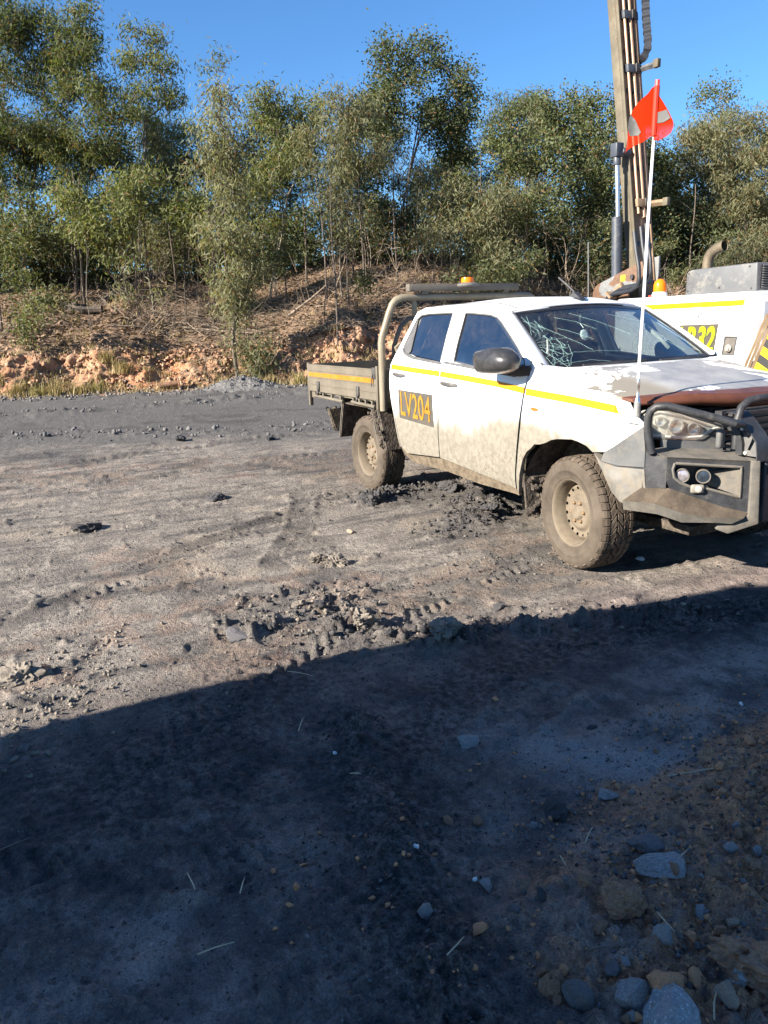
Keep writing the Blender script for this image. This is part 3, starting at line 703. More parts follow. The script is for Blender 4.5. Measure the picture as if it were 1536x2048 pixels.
TRIMH = M('dusty_handle', (.085, .082, .08), .4, .4, .2, 20, .1, 90, .3, (.13, .11, .085))
hd_f = handle(-1.605, -1.345, 1.178, fdoor); hd_r = handle(-2.470, -2.222, 1.217, rdoor)
# number panel on the rear door
sheet('number_panel', [(-2.351, 1.080), (-1.732, 1.072), (-1.706, .797), (-2.318, .827)], lambda x, z: S(x, z, .002), DECAL, rdoor, (), .08)
def door_txt(x, y):
    u = x / .53; z = .835 + y + (.012 if u < 2 else 0) - .022 * u - 0.0; return S(-2.30 + x + .018 * (1 - y / .215), z + .006, .0065)
text_mesh('number_lettering', 'LV204', .535, .218, door_txt, DECALY, rdoor, .012)

# fender, sill, cab corner
FE = [(-.456, 1.379), (-.454, 1.267), (-.481, 1.122), (-.518, .872), (-.546, .653), (-.562, .52), (-.567, .44), (-.550, .44), (-.505, .583), (-.462, .695), (-.41, .760), (-.368, .785), (-.325, .822), (-.265, .828), (-.208, .846), (-.15, .872), (-.088, .885), (-.01, .893), (.06, .899), (.126, .892), (.2, .874), (.258, .842), (.29, .847), (.359, .855), (.640, 1.038), (.557, 1.092), (.515, 1.145), (.50, 1.164), (.307, 1.196), (.05, 1.213), (-.18, 1.262), (-.32, 1.318), (-.42, 1.372)]
fend = sheet('front_fender', FE, S, P_WHITE, ute, (), .05, (0, .03, 0))
tfe = tape(fend, [(-.461, 1.196), (-.05, 1.176), (.2, 1.160), (.42, 1.144)], .046)
m = MB(); m.prism([S(.418, 1.143, .0045), S(.452, 1.095, .0045), S(.418, 1.098, .0045)], (0, .003, 0)); m.build('tape_end', TAPE, fend)
m = MB()
for i in range(10):
    q = i / 9 * math.pi; m.v += [S(-.354 - .042 * math.cos(q), 1.061 + .012 * math.sin(q), .012 * math.sin(q)), S(-.354 - .042 * math.cos(q), 1.061 - .012 * math.sin(q), .012 * math.sin(q))]
for i in range(9): m.f.append((2 * i, 2 * i + 1, 2 * i + 3, 2 * i + 2))
m.build('side_indicator', lens('smoked_amber', (.35, .11, .02), .3, .1), fend, smooth=True)
sill = sheet('side_sill', [(-2.37, .55), (-2.335, .543), (-2.235, .490), (-1.65, .534), (-.578, .446), (-.578, .405), (-1.1, .400), (-1.6, .43), (-2.2, .425), (-2.35, .50)], lambda x, z: S(x, z, -.014), M('mud_caked_sill', (.105, .082, .058), .95, 0, .4, 14, .8, 40, .35, (.17, .138, .098), .2, .01), ute, (), .05, (0, .10, 0))
corner = sheet('cab_corner', [(-2.332, 1.765), (-2.402, 1.593), (-2.515, 1.349), (-2.548, 1.293), (-2.525, 1.098), (-2.475, .946), (-2.411, .767), (-2.377, .627), (-2.347, .556), (-2.365, .55), (-2.40, .627), (-2.435, .767), (-2.498, .946), (-2.548, 1.098), (-2.575, 1.293), (-2.540, 1.349), (-2.424, 1.593), (-2.352, 1.765)], S, P_WHITE, ute, (), .05, (0, .05, 0))
# roof
def roof_z(x, y):
    u = min(1, abs(y) / .70)
    zc = np.interp(x, [-2.40, -2.3, -2.1, -1.6, -1.2, -1.05, -.88], [1.70, 1.79, 1.825, 1.848, 1.832, 1.808, 1.768])
    ze = np.interp(x, [-2.40, -2.31, -2.2, -1.4, -1.22, -1.1, -.965], [1.70, 1.772, 1.793, 1.785, 1.768, 1.747, 1.712])
    return float(ze + (zc - ze) * (1 - u ** 2.4))
rf = [(-2.38, -.69), (-2.2, -.70), (-1.22, -.703), (-1.1, -.705), (-.975, -.69), (-.925, -.45), (-.90, -.2), (-.893, 0), (-.90, .2), (-.925, .45), (-.975, .69), (-1.1, .705), (-1.22, .703), (-2.2, .70), (-2.38, .69), (-2.40, 0)]
roof = sheet('roof', rf, lambda x, y: (x, y, roof_z(x, y)), M('white_roof_paint', (.72, .73, .74), .3, 0, .05, 3, .06, 90, .12, (.5, .46, .4)), ute, (), .06, (0, 0, -.02))
for s_ in (-1, 1): strip2 = MB().tube([(x, s_ * .60, roof_z(x, .60) + .002) for x in np.linspace(-2.25, -1.02, 12)], .008, 6, True, .5).build('roof_channel', TRIM, roof, smooth=True)
# windscreen and its pillars
def WS(a, b):
    """a in -1..1 across, b in 0..1 up"""
    p0 = Vector((-.215 - .155 * a * a, .79 * a, 1.325)); p1 = Vector((-.90 - .085 * a * a, .665 * a, 1.760 - .040 * a * a))
    p = p0.lerp(p1, b); n = Vector((.53, 0, .85)); return tuple(p + n * (.022 * 4 * b * (1 - b) * .5))
wind = sheet('windscreen', [(-1, 0), (1, 0), (1, 1), (-1, 1)], WS, G_WIND, ute, (), .10)
sh = []
for q in np.linspace(-1, 1, 15): sh.append(WS(q, -.0))
seal = MB().tube([WS(q, 0.0) for q in np.linspace(-1, 1, 17)] + [WS(1, q) for q in np.linspace(.06, 1, 8)] + [WS(q, 1.0) for q in np.linspace(.9, -1, 17)] + [WS(-1, q) for q in np.linspace(.94, 0, 8)], .011, 6, False).build('windscreen_seal', BLACK, wind, smooth=True)
def band(a0, a1, b0, b1, n=16):
    V = []; F = []
    for i in range(n + 1):
        for j in (0, 1):
            a = a0 + (a1 - a0) * (i / n if abs(a1 - a0) > abs(b1 - b0) else j); b = b0 + (b1 - b0) * (j if abs(a1 - a0) > abs(b1 - b0) else i / n)
            V.append(Vector(WS(a, b)) + Vector((.53, 0, .85)) * .0025)
    for i in range(n): F.append((2 * i, 2 * i + 1, 2 * i + 3, 2 * i + 2))
    return V, F
fr = MB()
for q in ((-1, 1, .0, .075), (-1, 1, .93, 1.0), (-1, -.955, .07, .93), (.955, 1, .07, .93)): fr.add(*band(*q))
fr.build('black_border', M('windscreen_black_border', (.012, .012, .014), .15, 0, .1, 9, 0), wind, smooth=True)
CR = M('cracked_glass_edges', (.36, .56, .53), .3, 0, .2, 30, 0)
def crack(pts, r_=.0022):
    r_ *= .30
    m = MB(); q = []
    for i in range(len(pts) - 1):
        n = 5
        for k in range(n):
            t = k / n; q.append((pts[i][0] + (pts[i + 1][0] - pts[i][0]) * t + random.uniform(-.005, .005), pts[i][1] + (pts[i + 1][1] - pts[i][1]) * t + random.uniform(-.005, .005)))
    q.append(pts[-1])
    m.tube([Vector(WS(max(-.99, min(.99, a)), max(.005, min(.985, b)))) + Vector((.53, 0, .85)) * .004 for a, b in q], r_, 4, True)
    return m
webm = MB(); cx, cy = -1.0, .40
def addm(m_): webm.add(m_.v, m_.f)
for i in range(8):
    an = R(-82 + i * 22); L = .30 + .08 * math.sin(i * 2.1)
    addm(crack([(cx, cy + .03 * (i - 4)), (cx + L * .5 * math.cos(an), cy + L * .8 * math.sin(an)), (cx + L * .92 * math.cos(an), cy + L * 1.35 * math.sin(an))], .0021))
for rr in (.15, .23, .30):
    addm(crack([(cx + rr * math.cos(R(q)), cy + rr * 1.5 * math.sin(R(q))) for q in range(random.randrange(-84, -40), random.randrange(0, 70), 22)], .0022))
for _ in range(40):
    q = R(random.uniform(-80, 70)); rr = random.uniform(.12, .30); q2 = q + random.uniform(-.3, .3); r2 = rr + random.uniform(-.08, .08)
    addm(crack([(cx + rr * math.cos(q), cy + rr * 1.5 * math.sin(q)), (cx + r2 * math.cos(q2), cy + r2 * 1.5 * math.sin(q2))], .0018))
for pts in ([(-.97, .80), (-.86, .70), (-.72, .52), (-.62, .40), (-.50, .24)], [(-.62, .80), (-.42, .70), (-.26, .55)], [(-.40, .85), (-.12, .66), (.10, .44)], [(-.68, .62), (-.52, .50), (-.40, .40)],
            [(-.92, .12), (-.70, .22), (-.45, .22), (-.2, .20)], [(-.9, .05), (-.6, .10), (-.42, .06)], [(.10, .80), (.32, .72), (.5, .66)], [(.4, .40), (.55, .28), (.66, .16)], [(-.96, .88), (-.93, .72), (-.89, .6)]):
    addm(crack(pts, .0019))
webm.build('windscreen_crack', CR, wind)['kind'] = 'stuff'
def pillar(name):
    outer = [(-1.215, 1.762), (-1.09, 1.741), (-.962, 1.695), (-.817, 1.615), (-.634, 1.506), (-.500, 1.405), (-.463, 1.379), (-.42, 1.372)]
    inner = [1.0, 1.0, .93, .74, .48, .26, .12, .0]; V = []; F = []
    for i, ((x, z), b) in enumerate(zip(outer, inner)):
        p0 = Vector(S(x, z)); p1 = Vector(WS(-1, b)) + Vector((0, -.006, .004))
        if i == 0: p1 = Vector((-1.13, -.695, 1.757))
        for k in range(5):
            t = k / 4; q = p0.lerp(p1, t); q += Vector((.25, -.35, .5)) * (.030 * 4 * t * (1 - t) * (1 if i else .3)); V.append(q)
    for i in range(len(outer) - 1):
        for k in range(4): a = i * 5 + k; F.append((a, a + 1, a + 6, a + 5))
    return pydata(name, V, F, P_WHITE, ute, True)
pil = pillar('windscreen_pillar')
# cowl and bonnet
MB().prism([(-.26, -.78, 1.30), (-.20, 0, 1.30), (-.26, .78, 1.30), (-.44, .80, 1.315), (-.44, -.80, 1.315)], (0, 0, -.06)).build('cowl', BLACK, ute)
for y0 in (-.62, .10): MB().tube([(-.235, y0, 1.345), (-.225, y0 + .3, 1.352), (-.235, y0 + .58, 1.352)], .009, 5).build('wiper', BLACK, ute)
def hood_z(x, y):
    u = min(1, abs(y) / .905)
    ze = np.interp(x, [-.45, -.3, -.18, .05, .3, .5, .6, .72], [1.372, 1.312, 1.266, 1.217, 1.200, 1.168, 1.165, 1.150])
    zc = np.interp(x, [-.45, -.3, -.08, .2, .45, .6, .72], [1.352, 1.340, 1.322, 1.282, 1.238, 1.205, 1.168])
    t = 1 - u ** 3.0
    return float(ze + (zc - ze) * t + .012 * (1 - min(1, max(0, (abs(y) - .50) / .10))) * min(1, max(0, (x + .35) / .3)))
def hfront(y): return .715 - .31 * y * y
hf_ = [(-.430, -.842), (-.32, -.70), (-.255, -.45), (-.22, 0), (-.255, .45), (-.32, .70), (-.430, .842), (-.32, .898), (-.18, .912), (.05, .917), (.3, .905)]
hf_ += [(hfront(y), y) for y in np.linspace(.86, -.86, 15)] + [(.3, -.905), (.05, -.917), (-.18, -.912), (-.32, -.898)]
hood = sheet('bonnet', hf_, lambda x, y: (x, y, hood_z(x, y)), P_HOOD, ute, (), .05, (0, 0, -.018))
BROWN = M('brown_primer', (.10, .036, .019), .42, 0, .18, 7, .1, 60, .1, (.26, .17, .11))
V = []; F = []; ys_ = np.linspace(-.87, .87, 25)
for y in ys_:
    x = hfront(y); z = hood_z(x, y); d = .085 * (1 - .55 * (abs(y) / .87) ** 2)
    for k, (dx, dz) in enumerate(((0, -.001), (.022, -.016), (.034, -.4 * d), (.030, -.8 * d), (.004, -d))): V.append((x + dx, y, z + dz))
for i in range(len(ys_) - 1):
    for k in range(4): a = i * 5 + k; F.append((a, a + 1, a + 6, a + 5))
pydata('bonnet_lip', V, F, BROWN, hood, True)
# tube along the nose crease, dark colour standing for its shade
MB().tube([(hfront(y) - .075 + .05 * (abs(y) / .87) ** 4, y, hood_z(hfront(y) - .075, y) - .002) for y in np.linspace(-.66, .66, 15)], .0045, 5, True, .5).build('bonnet_crease', M('bonnet_crease_shade', (.05, .055, .07), .7, 0, .1, 9, 0), hood, smooth=True)
# engine bay, grille, floor: what shows dark behind the open gaps
m = MB(); m.b2((-.5, -.62, .50), (.60, .62, 1.10)); m.b2((-2.40, -.86, .46), (-.45, .86, .56)); m.b2((-.56, -.86, .50), (-.50, .86, 1.25)); m.build('engine_bay', MUDBLK, ute)
m = MB(); m.b2((-4.5, -.50, .60), (.7, -.38, .72)); m.b2((-4.5, .38, .60), (.7, .50, .72)); m.b2((-.15, -.70, .33), (.15, .70, .45)); m.tube([(-3.125, -.72, .385), (-3.125, .72, .385)], .075, 10)
m.b2((-3.3, -.12, .26), (-2.95, .16, .50)); m.tube([(-2.9, 0, .42), (-.4, 0, .48)], .05, 8); m.b2((.1, -.45, .30), (.62, .45, .36)); m.build('chassis', MUDBLK, ute)
def liner(name, cx_, r_, y0, y1, a0, a1):
    m = MB(); n = 14
    for i in range(n + 1):
        q = R(a0 + (a1 - a0) * i / n)
        for y in (y0, y1): m.v.append((cx_ + r_ * math.cos(q), y, .385 + r_ * math.sin(q)))
    for i in range(n): m.f.append((2 * i, 2 * i + 1, 2 * i + 3, 2 * i + 2))
    return m.build(name, MUDBLK, ute, smooth=True)
ln = liner('wheel_arch_liner', 0, .53, -.905, -.48, 20, 188)
MB().add([(.53, -.50, .40), (.53, -.50, 1.0), (-.53, -.50, 1.0), (-.53, -.50, .40)], [(0, 1, 2, 3)]).build('inner_arch', MUDBLK, ute)
# mud flap behind the front wheel with hanging clods
def lump(m_, c, r_, seed=0, sq=(1, 1, 1)):
    bm = bmesh.new(); bmesh.ops.create_icosphere(bm, subdivisions=2, radius=1); rg = random.Random(seed)
    of = [rg.uniform(0, 9) for _ in range(3)]
    from mathutils import noise as mn
    v = []
    for q in bm.verts:
        k = 1 + .65 * mn.noise(q.co * 1.7 + Vector(of)) + .35 * mn.noise(q.co * 4 + Vector(of))
        v.append((c[0] + q.co.x * r_ * k * sq[0], c[1] + q.co.y * r_ * k * sq[1], c[2] + q.co.z * r_ * k * sq[2]))
    bm.verts.index_update(); f = [tuple(w_.index for w_ in p.verts) for p in bm.faces]; bm.free(); m_.add(v, f)
flp = MB().prism([(-.52, -.915, .60), (-.50, -.66, .60), (-.47, -.66, .29), (-.485, -.90, .265)], (.02, 0, 0)).build('mud_flap', MUDBLK, ute)
m = MB(); rg = random.Random(4)
for i in range(26):
    z = rg.uniform(.27, .56); lump(m, (-.445 + rg.uniform(-.02, .04), rg.uniform(-.90, -.72), z), rg.uniform(.012, .032), i)
m.build('mud_clump', MUDBLK, flp)['kind'] = 'stuff'

# far side: the same panels mirrored
for o in (fend, sill, corner, pil, ln, flp): 
    c = mirrored(o, ute)
    for ch in o.children:
        if ch.name.startswith(('reflective', 'tape')): mirrored(ch, c)
for o in (fdoor, rdoor):
    c = mirrored(o, ute)
    for ch in o.children:
        if not ch.name.startswith('number'): mirrored(ch, c)

# cab rear wall and its window
def RWALL(y, z):
    x = float(np.interp(z, [.55, .627, .767, .946, 1.098, 1.293, 1.349, 1.593, 1.765], [-2.365, -2.40, -2.435, -2.498, -2.548, -2.575, -2.540, -2.424, -2.352])); return (x, y, z)
rw = [(prof(z) + .04, z) for z in (.56, .8, 1.0, 1.2, 1.36, 1.55, 1.74)]; rw = rw + [(-y, z) for y, z in reversed(rw)]
hole = [(-.60, 1.38), (.60, 1.38), (.53, 1.66), (-.53, 1.66)]
rwall = sheet('cab_rear_wall', rw, RWALL, P_WHITE, ute, [hole], .10)
sheet('rear_window', hole, lambda y, z: tuple(Vector(RWALL(y, z)) + Vector((.01, 0, 0))), G_SIDE, ute, (), .12)
# cabin
MB().b2((-.75, -.72, .95), (-.46, .72, 1.25)).prism([(-.46, -.72, 1.25), (-.30, -.72, 1.30), (-.62, -.72, 1.335), (-.80, -.72, 1.27), (-.75, -.72, 1.2)], (0, 1.44, 0)).build('dashboard', INT, ute, bevel=.015)
def seat(y, x=-1.35):
    m = MB(); m.box((x + .22, y, .93), (.52, .50, .18)); m.box((x - .10, y, 1.18), (.14, .50, .58), Matrix.Rotation(R(-12), 3, 'Y')); o = m.build('seat', SEAT, ute, bevel=.06)
    h = MB(); h.box((x - .20, y, 1.575), (.09, .26, .18), Matrix.Rotation(R(-10), 3, 'Y')); h.build('headrest', SEAT, o, bevel=.035)
for y in (-.38, .38): seat(y)
m = MB(); m.b2((-2.25, -.68, .84), (-1.80, .68, 1.02)); m.box((-2.30, 0, 1.2), (.13, 1.36, .5), Matrix.Rotation(R(-14), 3, 'Y')); m.build('rear_seat', SEAT, ute, bevel=.05)
m = MB()
mt = Matrix.Translation((-.86, -.38, 1.20)) @ Matrix.Rotation(R(-62), 4, 'Y')
pts = [mt @ Vector((.185 * math.cos(q), .185 * math.sin(q), 0)) for q in np.linspace(0, 2 * math.pi, 25)]
m.tube(pts, .015, 6, False); m.tube([mt @ Vector((-.18, 0, 0)), mt @ Vector((.18, 0, 0))], .02, 6); m.build('steering_wheel', BLACK, ute, smooth=True)
MB().box((-.86, 0, 1.655), (.03, .24, .075)).build('rear_view_mirror', BLACK, ute, bevel=.01)
fr_ = MB(); fr_.tube([(-.80, -.165, 1.62), (-.76, -.165, 1.585)], .003, 4); fr_.lathe([(.0, -.006), (.030, -.005), (.042, 0), (.030, .005), (.0, .006)], 10, Matrix.Translation((-.75, -.165, 1.535)) @ Matrix.Rotation(R(75), 4, 'Y')); fr_.build('hanging_air_freshener', M('white_card', (.72, .72, .66), .6, 0, .3, 60, 0), ute)
MB().tube([(-.955, .685, 1.585), (-.93, .66, 1.565), (-.80, .685, 1.475), (-.765, .70, 1.435), (-.755, .735, 1.40)], .016, 7).build('grab_handle', BEIGE, ute, smooth=True)
V = [WS(.995, b) for b in (0, .5, 1)]; V = [(x - .03, y - .012, z - .02) for x, y, z in V] + [(x - .16, y + .045, z - .05) for x, y, z in V]
pydata('pillar_trim', V, [(0, 1, 4, 3), (1, 2, 5, 4)], BEIGE, ute); pydata('pillar_trim', [(x, -y, z) for x, y, z in V], [(3, 4, 1, 0), (4, 5, 2, 1)], BEIGE, ute)
sheet('headliner', [(-2.3, -.66), (-1.05, -.66), (-.97, 0), (-1.05, .66), (-2.3, .66)], lambda x, y: (x, y, roof_z(x, y) - .045), BEIGE, ute, (), .2)
for y in (-1, 1): 
    m = MB(); m.prism([(-2.30, y * .80, .6), (-.62, y * .80, .6), (-.62, y * .80, 1.26), (-2.30, y * .80, 1.36)], (0, y * .02, 0)); m.build('door_lining', INT, ute)
MB().b2((-2.35, -.84, .58), (-.55, .84, .66)).build('cabin_floor', INT, ute)

# near-side and far-side mirrors
def mirror():
    prm = [(-.883, 1.40), (-.872, 1.435), (-.84, 1.455), (-.673, 1.476), (-.529, 1.480), (-.47, 1.462), (-.414, 1.435), (-.371, 1.405), (-.374, 1.37), (-.392, 1.338), (-.45, 1.318), (-.54, 1.300), (-.70, 1.293), (-.812, 1.295), (-.862, 1.320)]
    prm = [(-.627 + (x + .627) * .84, z) for x, z in prm]; cx_ = sum(p[0] for p in prm) / len(prm); cz_ = sum(p[1] for p in prm) / len(prm); m = MB(); n = len(prm)
    # section rings from the arm side to the domed front
    rings = [(.90, -1.005), (1.0, -1.03), (1.0, -1.09), (.93, -1.125), (.72, -1.155), (.35, -1.172)]
    for s_, y in rings:
        for x, z in prm: m.v.append((cx_ + (x - cx_) * s_ + (-y - 1.09) * -.12, y, cz_ + (z - cz_) * s_))
    for i in range(len(rings) - 1):
        for k in range(n): a, b = i * n + k, i * n + (k + 1) % n; m.f.append((a, b, b + n, a + n))
    m.f += [tuple(range(n)), tuple(range((len(rings) - 1) * n, len(rings) * n))]
    o = m.build('door_mirror', M('scuffed_mirror_shell', (.030, .030, .032), .32, 0, .3, 18, .12, 60, .16, (.075, .066, .054)), ute, smooth=True)
    o.data.set_sharp_from_angle(angle=R(60))
    a = MB(); a.prism([(-.70, -.99, 1.322), (-.62, -.99, 1.326), (-.47, -.915, 1.352), (-.443, -.905, 1.326), (-.474, -.908, 1.278), (-.55, -.925, 1.272), (-.66, -.99, 1.286)], (0, .035, 0)); a.build('mirror_arm', BLACK, o, bevel=.008)
    fo = mirrored(o, ute); fo.location = (-.26, -.10, -.02)
mirror()
# roof aerial
MB().prism([(-1.10, -.028, 1.832), (-1.06, -.018, 1.865), (-.985, -.015, 1.815), (-.955, -.028, 1.795)], (0, .05, 0)).tube([(-1.03, 0, 1.835), (-1.12, 0, 1.90), (-1.26, 0, 1.985)], .008, 6).build('roof_aerial', BLACK, ute)
# ---------------------------------------------------------------- wheels
def tyre_mesh():
    m = MB(); MX = Matrix.Rotation(R(90), 4, 'X')              # local +Z becomes -Y (the outer side)
    pr = [(.222, -.10), (.26, -.126), (.31, -.134), (.345, -.128), (.366, -.112), (.374, -.098), (.3755, -.05), (.3755, .05), (.374, .098), (.366, .112), (.345, .128), (.318, .134), (.300, .1345), (.296, .137), (.288, .137), (.284, .133), (.26, .127), (.246, .122), (.238, .123), (.228, .112), (.222, .10)]
    v = []; n = 56
    for r_, h in pr:
        for k in range(n): q = 2 * math.pi * k / n; v.append(MX @ Vector((r_ * math.cos(q), r_ * math.sin(q), h)))
    f = []
    for i in range(len(pr) - 1):
        for k in range(n): a, b = i * n + k, i * n + (k + 1) % n; f.append((a, b, b + n, a + n))
    m.add(v, f); o = m.build('tyre', TYRE, None, smooth=True, angle=60); me = o.data; bpy.data.objects.remove(o)
    t = MB()
    # sculpted blocks: three S-shaped centre rows and two rows of shoulder lugs
    cols = [(-.046, .040, 30, .012), (0, .040, 30, -.012), (.046, .040, 30, .012)]
    def P(q, r_, h): return MX @ Vector((r_ * math.cos(q), r_ * math.sin(q), h))
    for ci, (hc, wd, nb, sk) in enumerate(cols):
        da = 2 * math.pi / nb
        for k in range(nb):
            q0 = da * (k + .5 * (ci % 2)); g = da * .45; s_ = .55 * da * (1 if ci % 2 else -1)
            top = []; bot = []
            for u, hh in ((-1, -.5), (-.45, -.62), (.1, -.40), (1, -.5), (1, .5), (.45, .62), (-.1, .40), (-1, .5)):
                q = q0 + u * g + s_ * hh; h = hc + wd * hh * .95
                top.append(P(q - (.012 * u), .3865 - .10 * (h * h) / .1, h - .002 * np.sign(hh))); bot.append(P(q, .372, h + .001 * np.sign(hh)))
            k0 = len(t.v); t.v += top + bot; t.f.append(tuple(range(k0, k0 + 8)))
            for i in range(8): j = (i + 1) % 8; t.f.append((k0 + i, k0 + 8 + i, k0 + 8 + j, k0 + j))
    for sd in (-1, 1):
        nb = 46; da = 2 * math.pi / nb
        for k in range(nb):
            q0 = da * (k + .3 * sd); ln_ = .0 if k % 2 else .016
            ring = [(.3835, .076), (.3815, .098), (.3735, .1120), (.356 + ln_ * .7, .1245)]
            A = []
            for r_, h in ring:
                A.append((P(q0 - da * .40, r_, h * sd), P(q0 + da * .40, r_, h * sd)))
            B = [(P(q0 - da * .44, r_ - .014, (h - .006) * sd), P(q0 + da * .44, r_ - .014, (h - .006) * sd)) for r_, h in ring]
            k0 = len(t.v)
            for (a, b), (c, d) in zip(A, B): t.v += [a, b, c, d]
            for i in range(3):
                o_ = k0 + 4 * i; t.f += [(o_, o_ + 1, o_ + 5, o_ + 4), (o_, o_ + 4, o_ + 6, o_ + 2), (o_ + 1, o_ + 3, o_ + 7, o_ + 5)]
            t.f += [(k0, k0 + 2, k0 + 3, k0 + 1), (k0 + 12, k0 + 13, k0 + 15, k0 + 14)]
    to = t.build('tread_blocks', TREAD, None); tm = to.data; bpy.data.objects.remove(to)
    # the carcass between the blocks is dark groove rubber
    me.materials.append(GROOVE)
    for p in me.polygons:
        c = p.center; 
        if math.hypot(c.x, c.z) > .3745 and abs(c.y) < .09: p.material_index = 1
    return me, tm
def rim_meshes():
    MX = Matrix.Rotation(R(90), 4, 'X')
    m = MB()
    pr = [(.232, .104), (.236, .112), (.229, .117), (.216, .106), (.212, .085), (.205, .072), (.199, .045), (.193, -.02), (.190, -.10)]
    v = []; f = []; n = 48
    for r_, h in pr:
        for k in range(n): q = 2 * math.pi * k / n; v.append(MX @ Vector((r_ * math.cos(q), r_ * math.sin(q), h)))
    for i in range(len(pr) - 1):
        for k in range(n): a, b = i * n + k, i * n + (k + 1) % n; f.append((a, b, b + n, a + n))
    m.add(v, f)
    rr = [0, .044, .048, .052, .085, .095, .105, .118, .128, .140, .150, .172, .184, .198]
    hh = [.082, .082, .079, .055, .055, .058, .058, .050, .036, .030, .034, .040, .030, .012]
    def surf(x, y): r_ = math.hypot(x, y); return MX @ Vector((x, y, float(np.interp(r_, rr, hh))))
    out = [(.198 * math.cos(q), .198 * math.sin(q)) for q in np.linspace(0, 2 * math.pi, 48, endpoint=False)]
    holes = []
    for k in range(16):
        q = 2 * math.pi * (k + .5) / 16; cx_, cy_ = .163 * math.cos(q), .163 * math.sin(q)
        holes.append([(cx_ + .0105 * math.cos(a) * math.cos(q) - .0125 * math.sin(a) * math.sin(q), cy_ + .0105 * math.cos(a) * math.sin(q) + .0125 * math.sin(a) * math.cos(q)) for a in np.linspace(0, 2 * math.pi, 9, endpoint=False)])
    o2 = sheet('d', out, surf, RIM, None, holes, .012, None, True, 60)
    o1 = m.build('rim', RIM, None, smooth=True, angle=60)
    bm = bmesh.new(); bm.from_mesh(o1.data); bm.from_mesh(o2.data); bm.to_mesh(o1.data); bm.free()
    me = o1.data; bpy.data.objects.remove(o1); bpy.data.objects.remove(o2)
    back = MB(); back.lathe([(.188, -.03), (.188, -.02)], 32, MX); ob = back.build('brake_drum', MUDBLK, None); bme = ob.data; bpy.data.objects.remove(ob)
    nm = MB(); nm.lathe([(.0125, 0), (.0125, .012), (.009, .018), (.004, .019)], 6, MX); on = nm.build('wheel_nut', NUT, None); nme = on.data; bpy.data.objects.remove(on)
    return me, bme, nme
TYRE_ME, TREAD_ME = tyre_mesh(); RM, DRUM, NUTM = rim_meshes()
for (wx, wy, rz) in ((0, -.775, R(-7)), (-3.125, -.775, 0), (0, .775, R(180 - 7)), (-3.125, .775, R(180))):
    wl = empty('wheel', (wx, wy, .385), rz); wl.parent = ute
    spin = random.uniform(0, 6)
    for nm_, me_ in (("tyre", TYRE_ME), ("tread_blocks", TREAD_ME), ('rim', RM), ('brake_drum', DRUM)):
        o = link(nm_, me_, None, wl); 
        if nm_ == 'rim': o.rotation_euler = (0, spin * .2, 0)
        if nm_ == 'tread_blocks': o['kind'] = 'stuff'
    for k in range(6):
        q = k * math.pi / 3 + spin * .2; o = link('wheel_nut', NUTM, None, wl, (.070 * math.cos(q), -.054, .070 * math.sin(q)))

# ---------------------------------------------------------------- front end: lamps, plastics, bull bar
HO = Vector((.60, -.88, 0)); HD = Vector((.4315, .9021, 0)); HN = Vector((.9021, -.4315, 0))
def HL(u, z, o=0.): b = -.06 * max(0, .12 - u) / .12; return tuple(HO + HD * u + HN * (o + b + .012 * math.sin(min(1, u / .46) * math.pi)) + Vector((0, 0, z)))
hlp = [(-.012, 1.080), (.02, 1.112), (.062, 1.124), (.102, 1.124), (.194, 1.108), (.31, 1.066), (.462, 1.015), (.468, .996), (.424, .993), (.352, .946), (.335, .940), (.065, .955), (.03, .985), (.005, 1.03)]
hlo = sheet('headlight', hlp, lambda u, z: HL(u, z, -.05), M('headlight_housing', (.42, .41, .385), .35, .1, .25, 14, .1, 60, .1, (.5, .47, .4)), ute, (), .04)
def clear():
    a = NT('hazy_headlight_cover'); tr = a.n('ShaderNodeBsdfTransparent'); tr.inputs[0].default_value = (.9, .9, .86, 1)
    gl = a.n('ShaderNodeBsdfGlossy'); gl.inputs['Roughness'].default_value = .12; df = a.n('ShaderNodeBsdfDiffuse'); df.inputs[0].default_value = (.50, .48, .43, 1)
    m1 = a.n('ShaderNodeMixShader'); a.l(a.ramp(a.noise(14, 6, .7), .3, .75, .08, .24), m1.inputs[0]); a.l(tr.outputs[0], m1.inputs[1]); a.l(df.outputs[0], m1.inputs[2])
    m2 = a.n('ShaderNodeMixShader'); m2.inputs[0].default_value = .14; a.l(m1.outputs[0], m2.inputs[1]); a.l(gl.outputs[0], m2.inputs[2])
    a.l(m2.outputs[0], a.out.inputs[0]); a.t.nodes.remove(a.p); return a.m
CLEAR = clear()
sheet('lamp_cover', hlp, lambda u, z: HL(u, z, .004), CLEAR, hlo, (), .03, tuple(-HN * .05))
m = MB()
for u, z, r_ in ((.105, 1.052, .030), (.195, 1.022, .046), (.300, 1.002, .038)):
    MX = Matrix.Translation(HL(u, z, -.042)) @ HN.to_track_quat('Z', 'Y').to_matrix().to_4x4()
    m.lathe([(r_, 0), (r_, .02), (r_ * .9, .022), (r_ * .75, .010), (.012, .004)], 18, MX)
m.build('lamp_reflector', M('lamp_bowl', (.75, .74, .70), .25, .8, .1, 20, 0), hlo, smooth=True)
MB().tube([HL(u, z, -.012) for u, z in ((.05, .972), (.20, .958), (.335, .958), (.42, 1.003), (.455, 1.008))], .008, 6).build('light_strip', M('white_light_strip', (.70, .70, .68), .3, 0, .05, 9, 0), hlo, smooth=True)
m = MB(); m.tube([HL(u, z, .004) for u, z in hlp + hlp[:1]], .006, 5, False); m.build('lamp_rim', BLACK, hlo)
